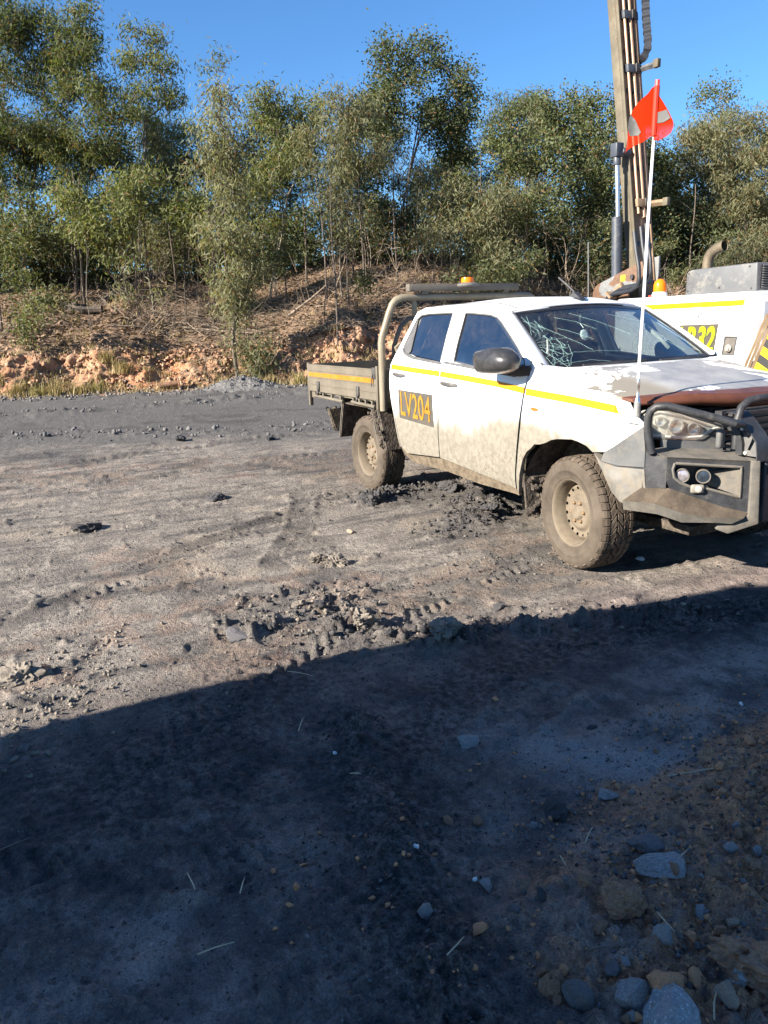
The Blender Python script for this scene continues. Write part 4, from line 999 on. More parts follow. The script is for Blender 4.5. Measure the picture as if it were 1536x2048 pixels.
# grey bumper skin under the lamp and the grille beside it
sheet('bumper_skin', [(.10, .952), (.335, .934), (.36, .94), (.43, .985), (.470, .990), (.462, .945), (.486, .80), (.10, .80)], lambda u, z: HL(u, z, .0 + .05 * max(0, .95 - z)), GREYP, ute, (), .05)
m = MB()
for k in range(7): m.b2((.80, -.42, .82 + .042 * k), (.83, .42, .838 + .042 * k))
m.b2((.74, -.46, .80), (.79, .46, 1.10)); m.build('grille', BLACK, ute)
BS = [(.359, .847), (.648, 1.040), (.668, .91), (.668, .803), (.476, .788), (.347, .800)]
sheet('bumper_corner', BS, lambda x, z: S(x, z, .012), GREYP, ute, (), .05, (0, .05, 0))
BS2 = [(.285, .842), (.345, .797), (.476, .779), (.668, .790), (.69, .556), (.63, .545), (.494, .566), (.421, .617), (.36, .73)]
sheet('bumper_lower_corner', BS2, lambda x, z: S(x, z, .012 - .10 * max(0, .66 - z)), M('scuffed_bumper_plastic', (.135, .128, .116), .6, 0, .25, 9, .25, 50, .4, (.17, .142, .105)), ute, (), .05, (0, .05, 0))
m = MB(); m.prism([S(.352, .800, .002), S(.668, .808, .002), S(.668, .785, .002), S(.44, .777, .002)], (0, .01, 0)); m.build('bumper_slot', BLACK, ute)

bar = empty('bull_bar'); bar.parent = ute
FO = Vector((.72, -.95, 0)); FDr = Vector((.5914, .8064, 0)); FN = Vector((.8064, -.5914, 0))
def FP(u, z, o=0.): return tuple(FO + FDr * u + FN * o + Vector((0, 0, z)))
rec = [(.140, .836), (.500, .812), (.503, .638), (.322, .688), (.238, .696), (.178, .720), (.140, .752), (.130, .80)]
face = [(.097, .872), (.30, .861), (.547, .847), (.553, .548), (.40, .585), (.25, .640), (.116, .690), (.098, .73)]
wing = sheet('bar_wing', face, FP, STEEL, bar, [rec], .05)
A0, B0 = Vector((.655, -.935, 0)), Vector(FP(.097, 0)); Bz = Vector((0, 0, 1))
MB().add([A0 + Bz * .908, A0.lerp(B0, .85) + Bz * .880, B0 + Bz * .872, B0 + Bz * .690, A0.lerp(B0, .85) + Bz * .688, A0 + Bz * .682], [(0, 1, 2, 3, 4, 5)]).build('bar_end', STEEL, bar)
# shelf on top, with the face's upper edge turned back
MB().prism([A0 + Bz * .908, B0 + Bz * .872, Vector(FP(.547, .847)), Vector((1.06, -.40, .850)), Vector((.93, -.36, .862)), Vector((.78, -.52, .885)), Vector((.66, -.72, .905))], (0, 0, -.012)).build('bar_shelf', STEELD, bar)
# dusty ledge below the lamps, running out to the folded lower edge
top_ = [Vector(FP(u, z)) for u, z in ((-.06, .690), (.116, .690), (.25, .640), (.40, .585), (.553, .548))]
top_[0] = A0 + Bz * .682
out_ = [Vector(FP(u, z, o)) for u, z, o in ((-.14, .610, -.02), (.03, .610, .055), (.175, .560, .07), (.33, .535, .07), (.520, .525, .05))]
low_ = [Vector(FP(u, z, o)) for u, z, o in ((-.13, .555, -.03), (.05, .545, .04), (.185, .500, .055), (.36, .500, .055), (.46, .490, .04))]
V = top_ + out_ + low_; F = [(i, i + 1, i + 6, i + 5) for i in range(4)] 
pydata('bar_ledge', V, F, STEELB, bar); pydata('bar_lower_edge', V, [(5 + i, 6 + i, 11 + i, 10 + i) for i in range(4)] + [(10, 11, 12, 13, 14, 4, 0)][:0], STEELD, bar)
MB().prism([low_[0] + FN * -.01, low_[1] + FN * -.01, low_[2] + FN * -.01, low_[3] + FN * -.01, low_[4] + FN * -.01, Vector((.95, -.4, .50)), Vector((.70, -.75, .55))], (0, 0, .015)).build('bar_underside', STEEL, bar)
# upright folded channel between wing and centre, with its foot
ch = [(.547, .852), (.595, .850), (.612, .485), (.449, .424), (.379, .452), (.400, .497), (.552, .538)]
MB().prism([FP(u, z, .022) for u, z in ch], tuple(FN * -.05)).build('bar_upright', STEELD, bar, bevel=.006)
# recess with driving lamps
MB().add([FP(u, z, 0) for u, z in rec] + [FP(u, z, -.085) for u, z in rec], [(i, (i + 1) % 8, 8 + (i + 1) % 8, 8 + i) for i in range(8)] + [tuple(range(8, 16))]).build('lamp_recess', STEEL, bar)
MB().tube([FP(u, z, .003) for u, z in resample(rec, .02) + rec[:1]], .0085, 6, False).build('recess_rim', STEELD, bar, smooth=True)
MB().add([FP(.352, .775, -.078), FP(.498, .806, -.004), FP(.501, .643, -.004), FP(.345, .694, -.078)], [(0, 1, 2, 3)]).build('recess_cheek', STEELD, bar)
LENS = M('clear_lamp_lens', (.34, .31, .33), .12, .55, .45, 30, .2, 40, .12); DLENS = M('dark_lamp_lens', (.035, .045, .06), .15, .3, .3, 30, .1, 60, .06)
for u, z, mt_ in ((.196, .762, LENS), (.312, .757, DLENS)):
    MX = Matrix.Translation(FP(u, z, -.06)) @ (FN + Vector((-.05, -.25, 0))).to_track_quat('Z', 'Y').to_matrix().to_4x4()
    lo = MB().lathe([(.026, 0), (.039, .01), (.042, .055), (.040, .061), (.035, .060), (.034, .052)], 20, MX).build('driving_lamp', STEELD, bar, smooth=True)
    MB().lathe([(.034, .054), (.024, .058), (.012, .060), (.002, .061)], 18, MX).build('lamp_lens', mt_, lo, smooth=True)
mk_ = MB(); c = Vector(FP(.268, .688, .012)); MX = FN.to_track_quat('Z', 'Y').to_matrix()
mk_.box(c, (.076, .052, .026), MX); mo = mk_.build('marker_lamp', M('pale_lamp_body', (.17, .155, .13), .6, 0, .2, 12, .1, 60, .3), bar, bevel=.012)
MB().lathe([(.020, 0), (.019, .006), (.010, .009), (.001, .009)], 16, Matrix.Translation(FP(.272, .689, .024)) @ MX.to_4x4()).build('lamp_lens', M('pale_lens', (.40, .37, .33), .35, .1, .2, 12, 0, 60, .3), mo, smooth=True)
# top tube of the wing, the centre hoop, its strap and the webbed bracket
tb = [(.705, -.920, .89), (.697, -.938, .97), (.695, -.952, 1.055), (.700, -.955, 1.10), (.715, -.952, 1.138), (.742, -.938, 1.160), (.78, -.906, 1.166), (.85, -.816, 1.136), (.95, -.700, 1.095), (1.01, -.625, 1.066), (.985, -.53, 1.05)]
MB().tube(tb, .0225, 14).build('bar_tube', STEEL, bar, smooth=True); MB().tube([(x, -y, z) for x, y, z in tb], .0225, 12).build('bar_tube', STEEL, bar, smooth=True)
MB().tube([(.93, -.50, .90), (.925, -.495, 1.06), (.925, -.47, 1.135), (.93, -.42, 1.168), (.935, -.34, 1.178), (.94, 0, 1.182), (.935, .34, 1.178), (.93, .42, 1.168), (.925, .47, 1.135), (.925, .495, 1.06), (.93, .50, .90)], .0225, 12).build('bar_hoop', STEEL, bar, smooth=True)
sp_ = [(1.078, .845), (1.072, .90), (1.064, .955), (1.036, .990), (.985, 1.042), (.930, 1.092), (.906, 1.106), (.882, 1.110), (.858, 1.107), (.842, 1.098)]
for s_ in (-1, 1):
    m = MB()
    for x, z in sp_:
        for y, d in ((-.50, 0), (-.385, 0), (-.385, -.008), (-.50, -.008)): m.v.append((x + d * .7, s_ * y, z + d * .7))
    for i in range(len(sp_) - 1):
        for k in range(4): m.f.append((4 * i + k, 4 * i + (k + 1) % 4, 4 * i + 4 + (k + 1) % 4, 4 * i + 4 + k))
    m.build('bar_strap', STEEL, bar, smooth=True)
    h1 = [(.970, 1.004), (.992, 1.008), (1.013, .985), (1.011, .968), (.997, .972)]; h2 = [(1.033, .978), (1.046, .955), (1.022, .900), (1.004, .903)]; h3 = [(1.052, .93), (1.058, .925), (1.060, .892)]
    sheet('bar_bracket', [(.932, 1.035), (.975, 1.036), (1.028, .988), (1.058, .954), (1.070, .870), (.982, .870), (.979, .949), (.962, .994)], lambda x, z: (x, s_ * -.492, z), GREYP, bar, [h1, h2], .02, (0, .006, 0), False)
    sheet('bar_cheek', [(.875, 1.040), (.926, 1.026), (.965, .999), (.984, .938), (.986, .872), (.946, .872), (.940, .946), (.911, 1.006)], lambda x, z: (x, s_ * -.515, z), STEEL, bar, (), .03, (0, .05, 0), False)
m = MB(); m.lathe([(.009, 0), (.009, .008), (.004, .011)], 8, Matrix.Translation((.962, -.493, 1.016)) @ Matrix.Rotation(R(90), 4, 'X')); m.lathe([(.011, 0), (.011, .008), (.005, .012)], 8, Matrix.Translation((.995, -.493, .884)) @ Matrix.Rotation(R(90), 4, 'X')); m.build('bar_bolt', M('zinc_bolt', (.6, .58, .5), .4, .4, .1, 9, 0), bar)
# side blinker pod behind the strap
MB().box((.86, -.545, .955), (.035, .05, .11)).build('grille_lamp', GREYP, ute, bevel=.012)
# centre section, with the far wing mirrored
MB().b2((.93, -.400, .470), (1.062, .400, .846)).build('bar_centre', STEEL, bar, bevel=.012)
bd_ = MB().b2((1.062, -.388, .758), (1.068, -.12, .806)).build('badge', BLACK, bar, bevel=.002)
text_mesh('badge_lettering', 'ICHA', .12, .026, lambda x, y: (1.0695, -.372 + x, .769 + y), M('badge_silver', (.4, .4, .42), .4, .3, .1, 9, 0), bar, .0)
mirrored(wing, bar)
m = MB(); m.v = [(x, -y, z) for x, y, z in (list(map(tuple, V)))]; m.f = [(i + 5, i + 6, i + 1, i) for i in range(4)] + [(10 + i, 11 + i, 6 + i, 5 + i) for i in range(4)]; m.build('bar_lower_edge', STEELD, bar)
MB().prism([(x, -y, z) for x, y, z in [FP(u, z, .022) for u, z in ch]], tuple(Vector((FN.x, -FN.y, 0)) * -.05)).build('bar_upright', STEELD, bar)

# whip pole with the safety flag
pole = empty('flag_pole'); pole.parent = ute
MB().prism([(.50, -.935, 1.052), (.60, -.935, 1.052), (.60, -.84, 1.055), (.52, -.82, 1.06)], (0, 0, -.010)).build('pole_bracket', GREYP, pole)
m = MB(); 
for k in range(15): m.lathe([(.0145, 0), (.0205, .0028), (.0205, .0052), (.0145, .008)], 14, Matrix.Translation((.558, -.90, 1.058 + k * .0075)))
m.lathe([(.019, 0), (.019, .02)], 12, Matrix.Translation((.558, -.90, 1.050))); m.build('pole_spring', M('galvanised_spring', (.42, .42, .41), .4, .5, .2, 20, 0, 60, .25), pole, smooth=True)
MB().lathe([(.018, 0), (.015, .02), (.009, .03), (.009, .09), (.011, .095), (.011, .13), (.008, .14)], 10, Matrix.Translation((.557, -.90, 1.168))).build('pole_ferrule', CHROME, pole, smooth=True)
pp = [(.557, -.90, 1.30), (.5595, -.90, 1.45), (.571, -.90, 1.754), (.577, -.90, 2.176), (.592, -.90, 2.606), (.599, -.90, 2.86)]
MB().tube(pp, [.0085, .0085, .0085, .0085, .0075, .0070], 8).build('pole_rod', WHITEP, pole, smooth=True)
MB().tube([(.598, -.90, 2.80), (.600, -.90, 2.872)], .012, 8).build('pole_cap', M('red_cap', (.75, .04, .03), .4, 0, .1, 9, 0), pole, smooth=True)
def flagmat():
    a = NT('orange_mesh_flag'); d = a.n('ShaderNodeBsdfDiffuse'); d.inputs[0].default_value = (.43, .022, .005, 1)
    t = a.n('ShaderNodeBsdfTranslucent'); t.inputs[0].default_value = (.60, .04, .008, 1); x = a.n('ShaderNodeMixShader'); x.inputs[0].default_value = .35
    tp = a.n('ShaderNodeBsdfTransparent'); x2 = a.n('ShaderNodeMixShader')
    ck = a.n('ShaderNodeTexChecker'); ck.inputs['Scale'].default_value = 420; a.l(a.tc.outputs['Object'], ck.inputs['Vector'])
    X, Y, Z = a.xyz()
    # the lower, single layer of mesh is the see-through one
    a.l(a.math('MULTIPLY', ck.outputs['Fac'], a.ramp(Z, 2.66, 2.60, .0, .34)), x2.inputs[0])
    a.l(d.outputs[0], x.inputs[1]); a.l(t.outputs[0], x.inputs[2]); a.l(x.outputs[0], x2.inputs[1]); a.l(tp.outputs[0], x2.inputs[2]); a.l(x2.outputs[0], a.out.inputs[0]); a.t.nodes.remove(a.p); return a.m
FLM = flagmat(); RFB = M('grey_reflective_band', (.05, .05, .049), .6, .0, .12, 20, .05, 90, .1)
def fl(x, z, o=0.):
    s_ = x - .598; return (x, -.905 - .055 * math.sin(abs(s_) * 16) * (1 if s_ < 0 else -.7) - o - .25 * max(0, 2.62 - z) * (1 if s_ < 0 else .2), z)
lw_ = [(.598, 2.842), (.583, 2.838), (.565, 2.81), (.50, 2.755), (.455, 2.718), (.405, 2.655), (.381, 2.618), (.385, 2.575), (.41, 2.548), (.446, 2.541), (.50, 2.552), (.56, 2.572), (.592, 2.60), (.597, 2.70)]
rw_ = [(.601, 2.83), (.608, 2.80), (.645, 2.735), (.690, 2.652), (.693, 2.625), (.680, 2.600), (.654, 2.585), (.62, 2.572), (.598, 2.578), (.598, 2.70)]
f1 = sheet('flag', lw_, fl, FLM, pole, (), .02); f2 = sheet('flag', rw_, fl, FLM, pole, (), .02)
sheet('reflective_band', [(.452, 2.712), (.475, 2.73), (.515, 2.69), (.545, 2.625), (.535, 2.61), (.475, 2.618), (.43, 2.675)], lambda x, z: fl(x, z, .004), RFB, f1, (), .02)
sheet('reflective_band', [(.393, 2.60), (.43, 2.605), (.452, 2.545), (.43, 2.546), (.40, 2.562)], lambda x, z: fl(x, z, .004), RFB, f1, (), .02)
sheet('reflective_band', [(.612, 2.712), (.652, 2.718), (.676, 2.672), (.64, 2.658), (.612, 2.658)], lambda x, z: fl(x, z, .004), RFB, f2, (), .02)
MB().tube([(.5935, -.903, 2.60), (.6, -.903, 2.842)], .0155, 8).build('flag_sleeve', M('orange_sleeve', (.50, .022, .005), .7, 0, .1, 20, .1, 200), pole, smooth=True)

# ---------------------------------------------------------------- tray, rack and light bar
tray = empty('tray'); tray.parent = ute
MB().b2((-4.50, -.915, .925), (-2.74, .915, .945)).b2((-4.5, -.915, .87), (-4.40, .915, .925)).b2((-2.86, -.915, .87), (-2.76, .915, .925)).b2((-3.7, -.9, .87), (-3.6, .9, .925)).build('tray_floor', ALU, tray)
PL = MB().b2((-4.49, -.940, 0), (-2.785, -.915, .0735)).b2((-4.49, -.9425, .062), (-2.785, -.940, .0735)).build('plank', ALU, None); PLm = PL.data; bpy.data.objects.remove(PL)
PT = MB().b2((-.013, -.90, 0), (.013, .90, .0735)).build('plank', ALU, None); PTm = PT.data; bpy.data.objects.remove(PT)
for sy in (1, -1):
    sd = empty('drop_side', (0, 0, 0)); sd.parent = tray
    if sy < 0: sd.scale = (1, -1, 1)
    for k in range(4): link('plank', PLm, None, sd, (0, 0, .948 + .0755 * k))
    if sy > 0:
        sd_near = sd
        MB().b2((-4.487, -.9455, 1.112), (-2.828, -.9425, 1.159)).build('reflective_tape', TAPE2, sd)
    for x in (-4.205, -3.175):
        m = MB(); m.b2((x - .028, -.958, .972), (x + .028, -.943, 1.065)); m.prism([(x - .024, -.958, 1.055), (x + .024, -.958, 1.055), (x + .016, -.966, .945), (x - .016, -.966, .945)], (0, .012, 0)); m.tube([(x, -.962, .955), (x, -.966, .91)], .010, 6); m.build('tray_latch', TRIMH, sd, bevel=.004)
    m = MB(); m.b2((-2.84, -.953, 1.155), (-2.775, -.935, 1.262)); m.tube([(-2.815, -.958, 1.20), (-2.835, -.962, 1.12), (-2.83, -.962, 1.08)], .006, 5); m.build('corner_catch', TRIMH, sd, bevel=.004)
    for x0, x1 in ((-4.345, -3.55), (-3.33, -2.80)):
        m = MB(); z0, z1 = .903, .884
        m.tube([(x0, -.945, .900), (x1, -.945, .886)], .017, 8)
        for k in range(4): x = x0 + .05 + (x1 - x0 - .1) * k / 3; m.b2((x - .014, -.957, .893), (x + .014, -.932, .942))
        m.build('rope_rail', ALU, sd, smooth=False)
    MB().b2((-4.525, -.945, .775), (-4.488, -.90, 1.262)).build('tray_post', ALU, sd, bevel=.005)
    MB().b2((-2.785, -.943, .86), (-2.745, -.905, 1.275)).build('tray_post', ALU, sd, bevel=.005)
tg = empty('tailgate', (-4.505, 0, 0)); tg.parent = tray
for k in range(4): link('plank', PTm, None, tg, (0, 0, .948 + .0755 * k))
hb = empty('headboard', (-2.715, 0, 0)); hb.parent = tray
for k in range(4): link('plank', PTm, None, hb, (0, 0, .948 + .0755 * k))
# guards round the rear wheel, caked with mud
m = MB(); m.prism([(-3.60, -.92, .925), (-3.765, -.905, .485), (-3.765, -.62, .485), (-3.60, -.62, .925)], (.022, 0, 0)); m.build('mud_flap', MUDBLK, tray)
m = MB(); m.prism([(-2.955, -.915, .89), (-2.830, -.895, .46), (-2.830, -.62, .46), (-2.955, -.62, .89)], (.03, 0, 0)); gd = m.build('wheel_guard', MUDBLK, tray)
m = MB(); m.prism([(-2.855, -.905, .90), (-2.725, -.885, .47), (-2.725, -.62, .47), (-2.855, -.62, .90)], (.03, 0, 0)); m.build('wheel_guard', MUDBLK, tray)
for q, o_ in (([(-2.960, -.922, .895), (-2.835, -.905, .455), (-2.822, -.905, .455), (-2.945, -.922, .895)], .012), ([(-2.858, -.912, .90), (-2.728, -.892, .465), (-2.716, -.892, .465), (-2.843, -.912, .90)], .012), ([(-3.612, -.928, .925), (-3.778, -.912, .480), (-3.766, -.912, .480), (-3.598, -.928, .925)], .010)):
    MB().prism(q, (0, o_, 0)).build('guard_edge', STEELD, tray)
m = MB(); rg = random.Random(9)
for i in range(46):
    t = rg.random(); lump(m, (-2.90 + .15 * t + rg.uniform(-.01, .06), -.905 + rg.uniform(-.008, .03), .86 - .40 * t), rg.uniform(.010, .022), 50 + i)
m.build('mud_clump', MUDBLK, gd)['kind'] = 'stuff'
MB().b2((-3.60, -.92, .86), (-2.9, -.55, .875)).b2((-3.6, .55, .86), (-2.9, .92, .875)).build('guard_top', MUDBLK, tray)
m = MB(); m.prism([(-4.50, -.72, .715), (-4.50, -.645, .468), (-4.50, -.36, .468), (-4.50, -.36, .72)], (.05, 0, 0)); rb = m.build('rear_lamp_bar', MUDBLK, tray)
m = MB(); rg = random.Random(12)
for i in range(44):
    e = rg.randrange(3)
    p = (-4.50, -.72 + rg.random() * .36, .715) if e == 0 else (-4.50, -.715 + .07 * (q := rg.random()), .71 - .24 * q) if e == 1 else (-4.50, -.645 + .28 * rg.random(), .468)
    lump(m, (p[0] + rg.uniform(-.01, .03), p[1], p[2]), rg.uniform(.012, .026), 90 + i)
m.build('mud_clump', M('dried_mud_clumps', (.10, .08, .06), .95, 0, .4, 20, .5, 50, 0), rb)['kind'] = 'stuff'
# rack hoop over the cab
hp = [(-2.655, -.93, .86), (-2.655, -.93, 1.49), (-2.653, -.922, 1.545), (-2.648, -.90, 1.605), (-2.640, -.848, 1.755), (-2.632, -.815, 1.835), (-2.625, -.785, 1.872), (-2.615, -.735, 1.893), (-2.605, -.66, 1.898)]
full = hp + [(-2.60, y, 1.898) for y in (-.3, 0, .3)] + [(x, -y, z) for x, y, z in reversed(hp)]
rack = MB().tube(full, .034, 14).build('rack_hoop', CREAM, ute, smooth=True)
MB().tube([(-2.65, -.80, 1.1), (-2.65, -.80, 1.46), (-2.645, -.73, 1.63), (-2.64, -.65, 1.70), (-2.64, -.55, 1.72), (-2.64, .55, 1.72), (-2.64, .65, 1.70), (-2.645, .73, 1.63), (-2.65, .80, 1.46), (-2.65, .80, 1.1)], .022, 8).build('window_guard', GBAR, ute, smooth=True)
m = MB()
for y in np.linspace(-.6, .6, 9): m.tube([(-2.64, y, .96), (-2.64, y, 1.72)], .007, 5)
m.build('guard_mesh', GBAR, ute)
for y in (-.587, .52):
    m = MB(); m.b2((-2.632, y - .022, 1.72), (-2.610, y + .022, 1.925)); m.build('rack_bracket', CREAM, ute, bevel=.004)
for y in (-.50, .42): MB().prism([(-2.59, y - .05, 1.925), (-2.59, y + .03, 1.925), (-2.59, y + .05, 1.952), (-2.59, y - .02, 1.952)], (.03, 0, 0)).build('lamp_foot', GBAR, ute)
lb = MB().b2((-2.625, -.672, 1.950), (-2.555, .575, 2.014)).b2((-2.553, -.66, 1.958), (-2.549, .565, 2.006)).build('light_bar', GBAR, ute, bevel=.006)
bc = MB().lathe([(.10, 0), (.112, .012), (.112, .024), (.095, .034), (.062, .040)], 24, Matrix.Translation((-2.545, -.043, 1.982))).build('rotating_beacon', GREYP, ute, smooth=True)
MB().lathe([(.060, .0), (.060, .03), (.056, .046), (.02, .050), (.002, .05)], 20, Matrix.Translation((-2.545, -.043, 2.022))).build('beacon_lens', AMBER, bc, smooth=True)
# yellow-white odds and ends behind the cab: a fuel-can corner and a cream bracket
MB().prism([(-2.615, -.80, 1.40), (-2.60, -.74, 1.40), (-2.60, -.73, 1.47), (-2.605, -.77, 1.49), (-2.615, -.82, 1.45)], (.04, 0, 0)).build('cream_bracket', CREAM, ute)
# ---------------------------------------------------------------- the drill rig parked beyond the ute
RWHITE = M('rig_white_paint', (.72, .72, .70), .35, 0, .05, 4, .06, 60, .14, (.55, .47, .36))
RGREY = M('rig_grey_panel', (.085, .088, .092), .5, 0, .1, 5, .1, 60, .2, (.24, .22, .19))
RSHADED = M('rig_end_panel_shade_tone', (.34, .36, .40), .5, 0, .1, 5, .1, 60, .12, (.3, .27, .23))  # blue-grey puts the shade of the sun-averted end face into its colour
MAST = M('dusty_mast_steel', (.105, .090, .062), .7, 0, .25, 3.5, .25, 40, .35, (.085, .066, .044))
MASTB = M('brown_mast_steel', (.20, .135, .085), .75, .1, .35, 4, .3, 40, .3, (.27, .20, .13))
COPPER = M('tan_hydraulic_line', (.32, .20, .12), .45, .1, .15, 9, .08, 60, .2)
RAM = M('slate_ram_barrel', (.045, .052, .066), .45, 0, .15, 5, .08, 60, .15, (.2, .18, .15))
HOSE = M('black_hydraulic_hose', (.020, .022, .028), .5, 0, .2, 9, .1, 60, .08, (.17, .155, .135))
LIME = M('lime_number_letters', (.27, .34, .002), .5, 0, .06, 9, .03, 60, .08)
def worn():
    a = NT('worn_grey_paint_over_rust'); n = a.noise(2.4, 6, .55, dist=.3); n2 = a.noise(22, 5, .7)
    k = a.ramp(n, .485, .50)
    c = a.mix(k, a.mix(a.ramp(n2, .3, .7), (.11, .113, .116), (.17, .17, .165)), a.mix(a.ramp(n2, .3, .7), (.085, .043, .023), (.135, .075, .043)))
    a.bump(a.math('ADD', n2, a.math('MULTIPLY', k, -.6)), .3, .006); return a.base(c, .65, .1)
WORN = worn()
rig = empty('drill_rig', (-3.0, 3.0, 0)); tag(rig, 'white tracked drill rig with raised mast parked behind the ute', 'drill rig')
RI = Vector((3.0, -3.0, 0))
def rp(o): o.parent = rig; o.location = RI; return o
Yp = 2.0
# canopy with a rounded top edge
prof_c = [(Yp, .85), (Yp, 1.775)] + [(Yp + .07 - .07 * math.cos(q), 1.775 + .07 * math.sin(q)) for q in np.linspace(.2, math.pi / 2, 6)] + [(3.55, 1.85), (3.62, 1.80), (3.62, .85)]
can = rp(MB().prism([(-2.72, y, z) for y, z in prof_c], (1.70, 0, 0)).build('canopy', RWHITE, None, bevel=.012, angle=50))
# end frame and inset louvred panel
rp(MB().prism([(-1.02, y, z) for y, z in prof_c], (.085, 0, 0)).build('canopy_corner', RWHITE, None, bevel=.03, angle=50))
ep = rp(MB().b2((-.945, 2.085, .95), (-.925, 3.5, 1.755)).build('end_panel', RSHADED, None, bevel=.01))
for k in range(9): 
    o = MB().box((-.918, 2.62, 1.10 + .062 * k), (.03, .92, .012), Matrix.Rotation(R(35), 3, 'Y')).build('louvre', RSHADED, ep)
MB().b2((-.9245, 2.14, 1.06), (-.921, 3.1, 1.64)).build('vent_gap', BLACK, ep)
for z in (1.36, 1.60): MB().lathe([(.010, 0), (.008, .006)], 8, Matrix.Translation((-.925, 2.115, z)) @ Matrix.Rotation(R(90), 4, 'Y')).build('panel_screw', BLACK, ep)
rp(MB().prism([(-2.72, Yp - .0035, 1.766), (-1.062, Yp - .0035, 1.773), (-1.077, Yp - .0035, 1.722), (-2.72, Yp - .0035, 1.715)], (0, .006, 0)).build('reflective_stripe', M('rig_yellow_stripe', (.46, .20, .003), .4, 0, .06, 9, .05, 90, .08), None))
door = rp(MB().prism([(-2.6, Yp - .006, 1.668), (-1.312, Yp - .006, 1.682), (-1.312, Yp - .006, .95), (-2.6, Yp - .006, .95)], (0, .012, 0)).build('service_door', RWHITE, None, bevel=.004))
m = MB(); m.b2((-1.622, Yp - .012, 1.664), (-1.538, Yp - .004, 1.722)); m.b2((-1.632, Yp - .022, 1.664), (-1.528, Yp - .006, 1.676)); rp(m.build('door_latch', M('zinc_latch', (.55, .55, .53), .4, .5, .1, 9, .05), None))
rp(MB().prism([(-1.614, Yp - .026, 1.663), (-1.557, Yp - .026, 1.661), (-1.588, Yp - .014, 1.575), (-1.602, Yp - .014, 1.575)], (0, .006, 0)).build('latch_tongue', M('blue_grey_latch', (.42, .47, .55), .3, .5, .1, 9, .05), None))
sg = rp(MB().prism([(-1.800, Yp - .0095, 1.556), (-1.332, Yp - .0095, 1.562), (-1.371, Yp - .0095, 1.274), (-1.845, Yp - .0095, 1.268)], (0, .003, 0)).build('number_panel', M('rig_number_panel', (.062, .052, .042), .6, 0, .1, 9, .05), None))
def lrt(x, y): return (-1.832 + x + .045 * y / .26, Yp - .0125, 1.283 + y + .006 * x)
t1 = text_mesh('number_shadow', 'LR32', .452, .262, lambda x, y: tuple(Vector(lrt(x, y)) + Vector((.006, .0012, -.006))), M('dark_letter_edge', (.05, .055, .02), .6, 0, .1, 9, 0), None, .034); rp(t1)
t2 = text_mesh('number_lettering', 'LR32', .445, .256, lambda x, y: tuple(Vector(lrt(x, y)) + Vector((.002, 0, .002))), LIME, None, .030); rp(t2)
# filler recess with cap, warning sticker
m = MB(); 
rc_ = [(-1.251, 1.442), (-1.122, 1.442), (-1.145, 1.282), (-1.271, 1.280)]
m.tube([(x, Yp - .006, z) for x, z in rc_ + rc_[:1]], .008, 6, False); rp(m.build('filler_frame', RGREY, None))
rp(MB().prism([(x, Yp - .004, z) for x, z in rc_], (0, .002, 0)).build('filler_recess_shade', M('filler_shade_grey', (.10, .09, .08), .7, 0, .2, 20, .1), None))  # flat dark sheet, its colour stands in for the recess's shade
rp(MB().lathe([(.036, 0), (.036, .02), (.024, .03), (.024, .036), (.0, .036)], 14, Matrix.Translation((-1.197, Yp - .004, 1.335)) @ Matrix.Rotation(R(90), 4, 'X')).build('filler_cap', M('grey_cap', (.24, .22, .20), .6, 0, .2, 20, .1), None, smooth=True))
st_ = rp(MB().b2((-1.236, Yp - .0035, 1.452), (-1.120, Yp - .001, 1.508)).build('warning_sticker', M('white_sticker', (.74, .73, .71), .5, 0, .05, 9, 0), None))
REDI = M('red_print', (.62, .10, .05), .5, 0, .1, 30, 0)
m = MB(); m.b2((-1.172, Yp - .0042, 1.490), (-1.124, Yp - .0036, 1.502)); m.tube([(-1.210 + .018 * math.cos(q), Yp - .004, 1.478 + .022 * math.sin(q)) for q in np.linspace(0, 6.3, 15)], .0025, 4, False); m.b2((-1.216, Yp - .0042, 1.466), (-1.204, Yp - .0036, 1.484)); m.build('sticker_print', REDI, st_)
# roof gear: engine cover, exhaust, beacon
cov = rp(MB().prism([(-1.938, 2.2, 1.845), (-1.938, 2.2, 2.055), (-1.915, 2.2, 2.082), (-1.865, 2.2, 2.092), (-1.120, 2.2, 2.105), (-1.110, 2.2, 1.845)], (0, 1.15, 0)).build('engine_cover', RGREY, None, bevel=.012))
for k in range(10): MB().box((-1.105, 2.77, 1.885 + .0215 * k), (.018, 1.02, .007), Matrix.Rotation(R(30), 3, 'Y')).build('louvre', RGREY, cov)
MB().b2((-1.112, 2.24, 1.87), (-1.108, 3.3, 2.085)).build('vent_gap', BLACK, cov)
for x, z in ((-1.905, 2.055), (-1.91, 1.885), (-1.53, 1.90), (-1.20, 2.075), (-1.17, 1.875)): MB().lathe([(.011, 0), (.008, .006)], 8, Matrix.Translation((x, 2.198, z)) @ Matrix.Rotation(R(90), 4, 'X')).build('cover_bolt', TRIMH, cov)
rp(MB().tube([(-2.03, 2.6, 1.85), (-2.03, 2.6, 2.17), (-2.018, 2.6, 2.225), (-1.985, 2.6, 2.27), (-1.935, 2.6, 2.30), (-1.875, 2.6, 2.317), (-1.83, 2.6, 2.325)], [.052] * 7, 14, False).build('exhaust_stack', M('dusty_exhaust', (.125, .10, .07), .6, .3, .2, 9, .1), None, smooth=True))
bb_ = rp(MB().lathe([(.075, 0), (.078, .02), (.07, .045)], 20, Matrix.Translation((-2.205, 2.12, 1.848))).build('beacon_base', WHITEP, None, smooth=True))
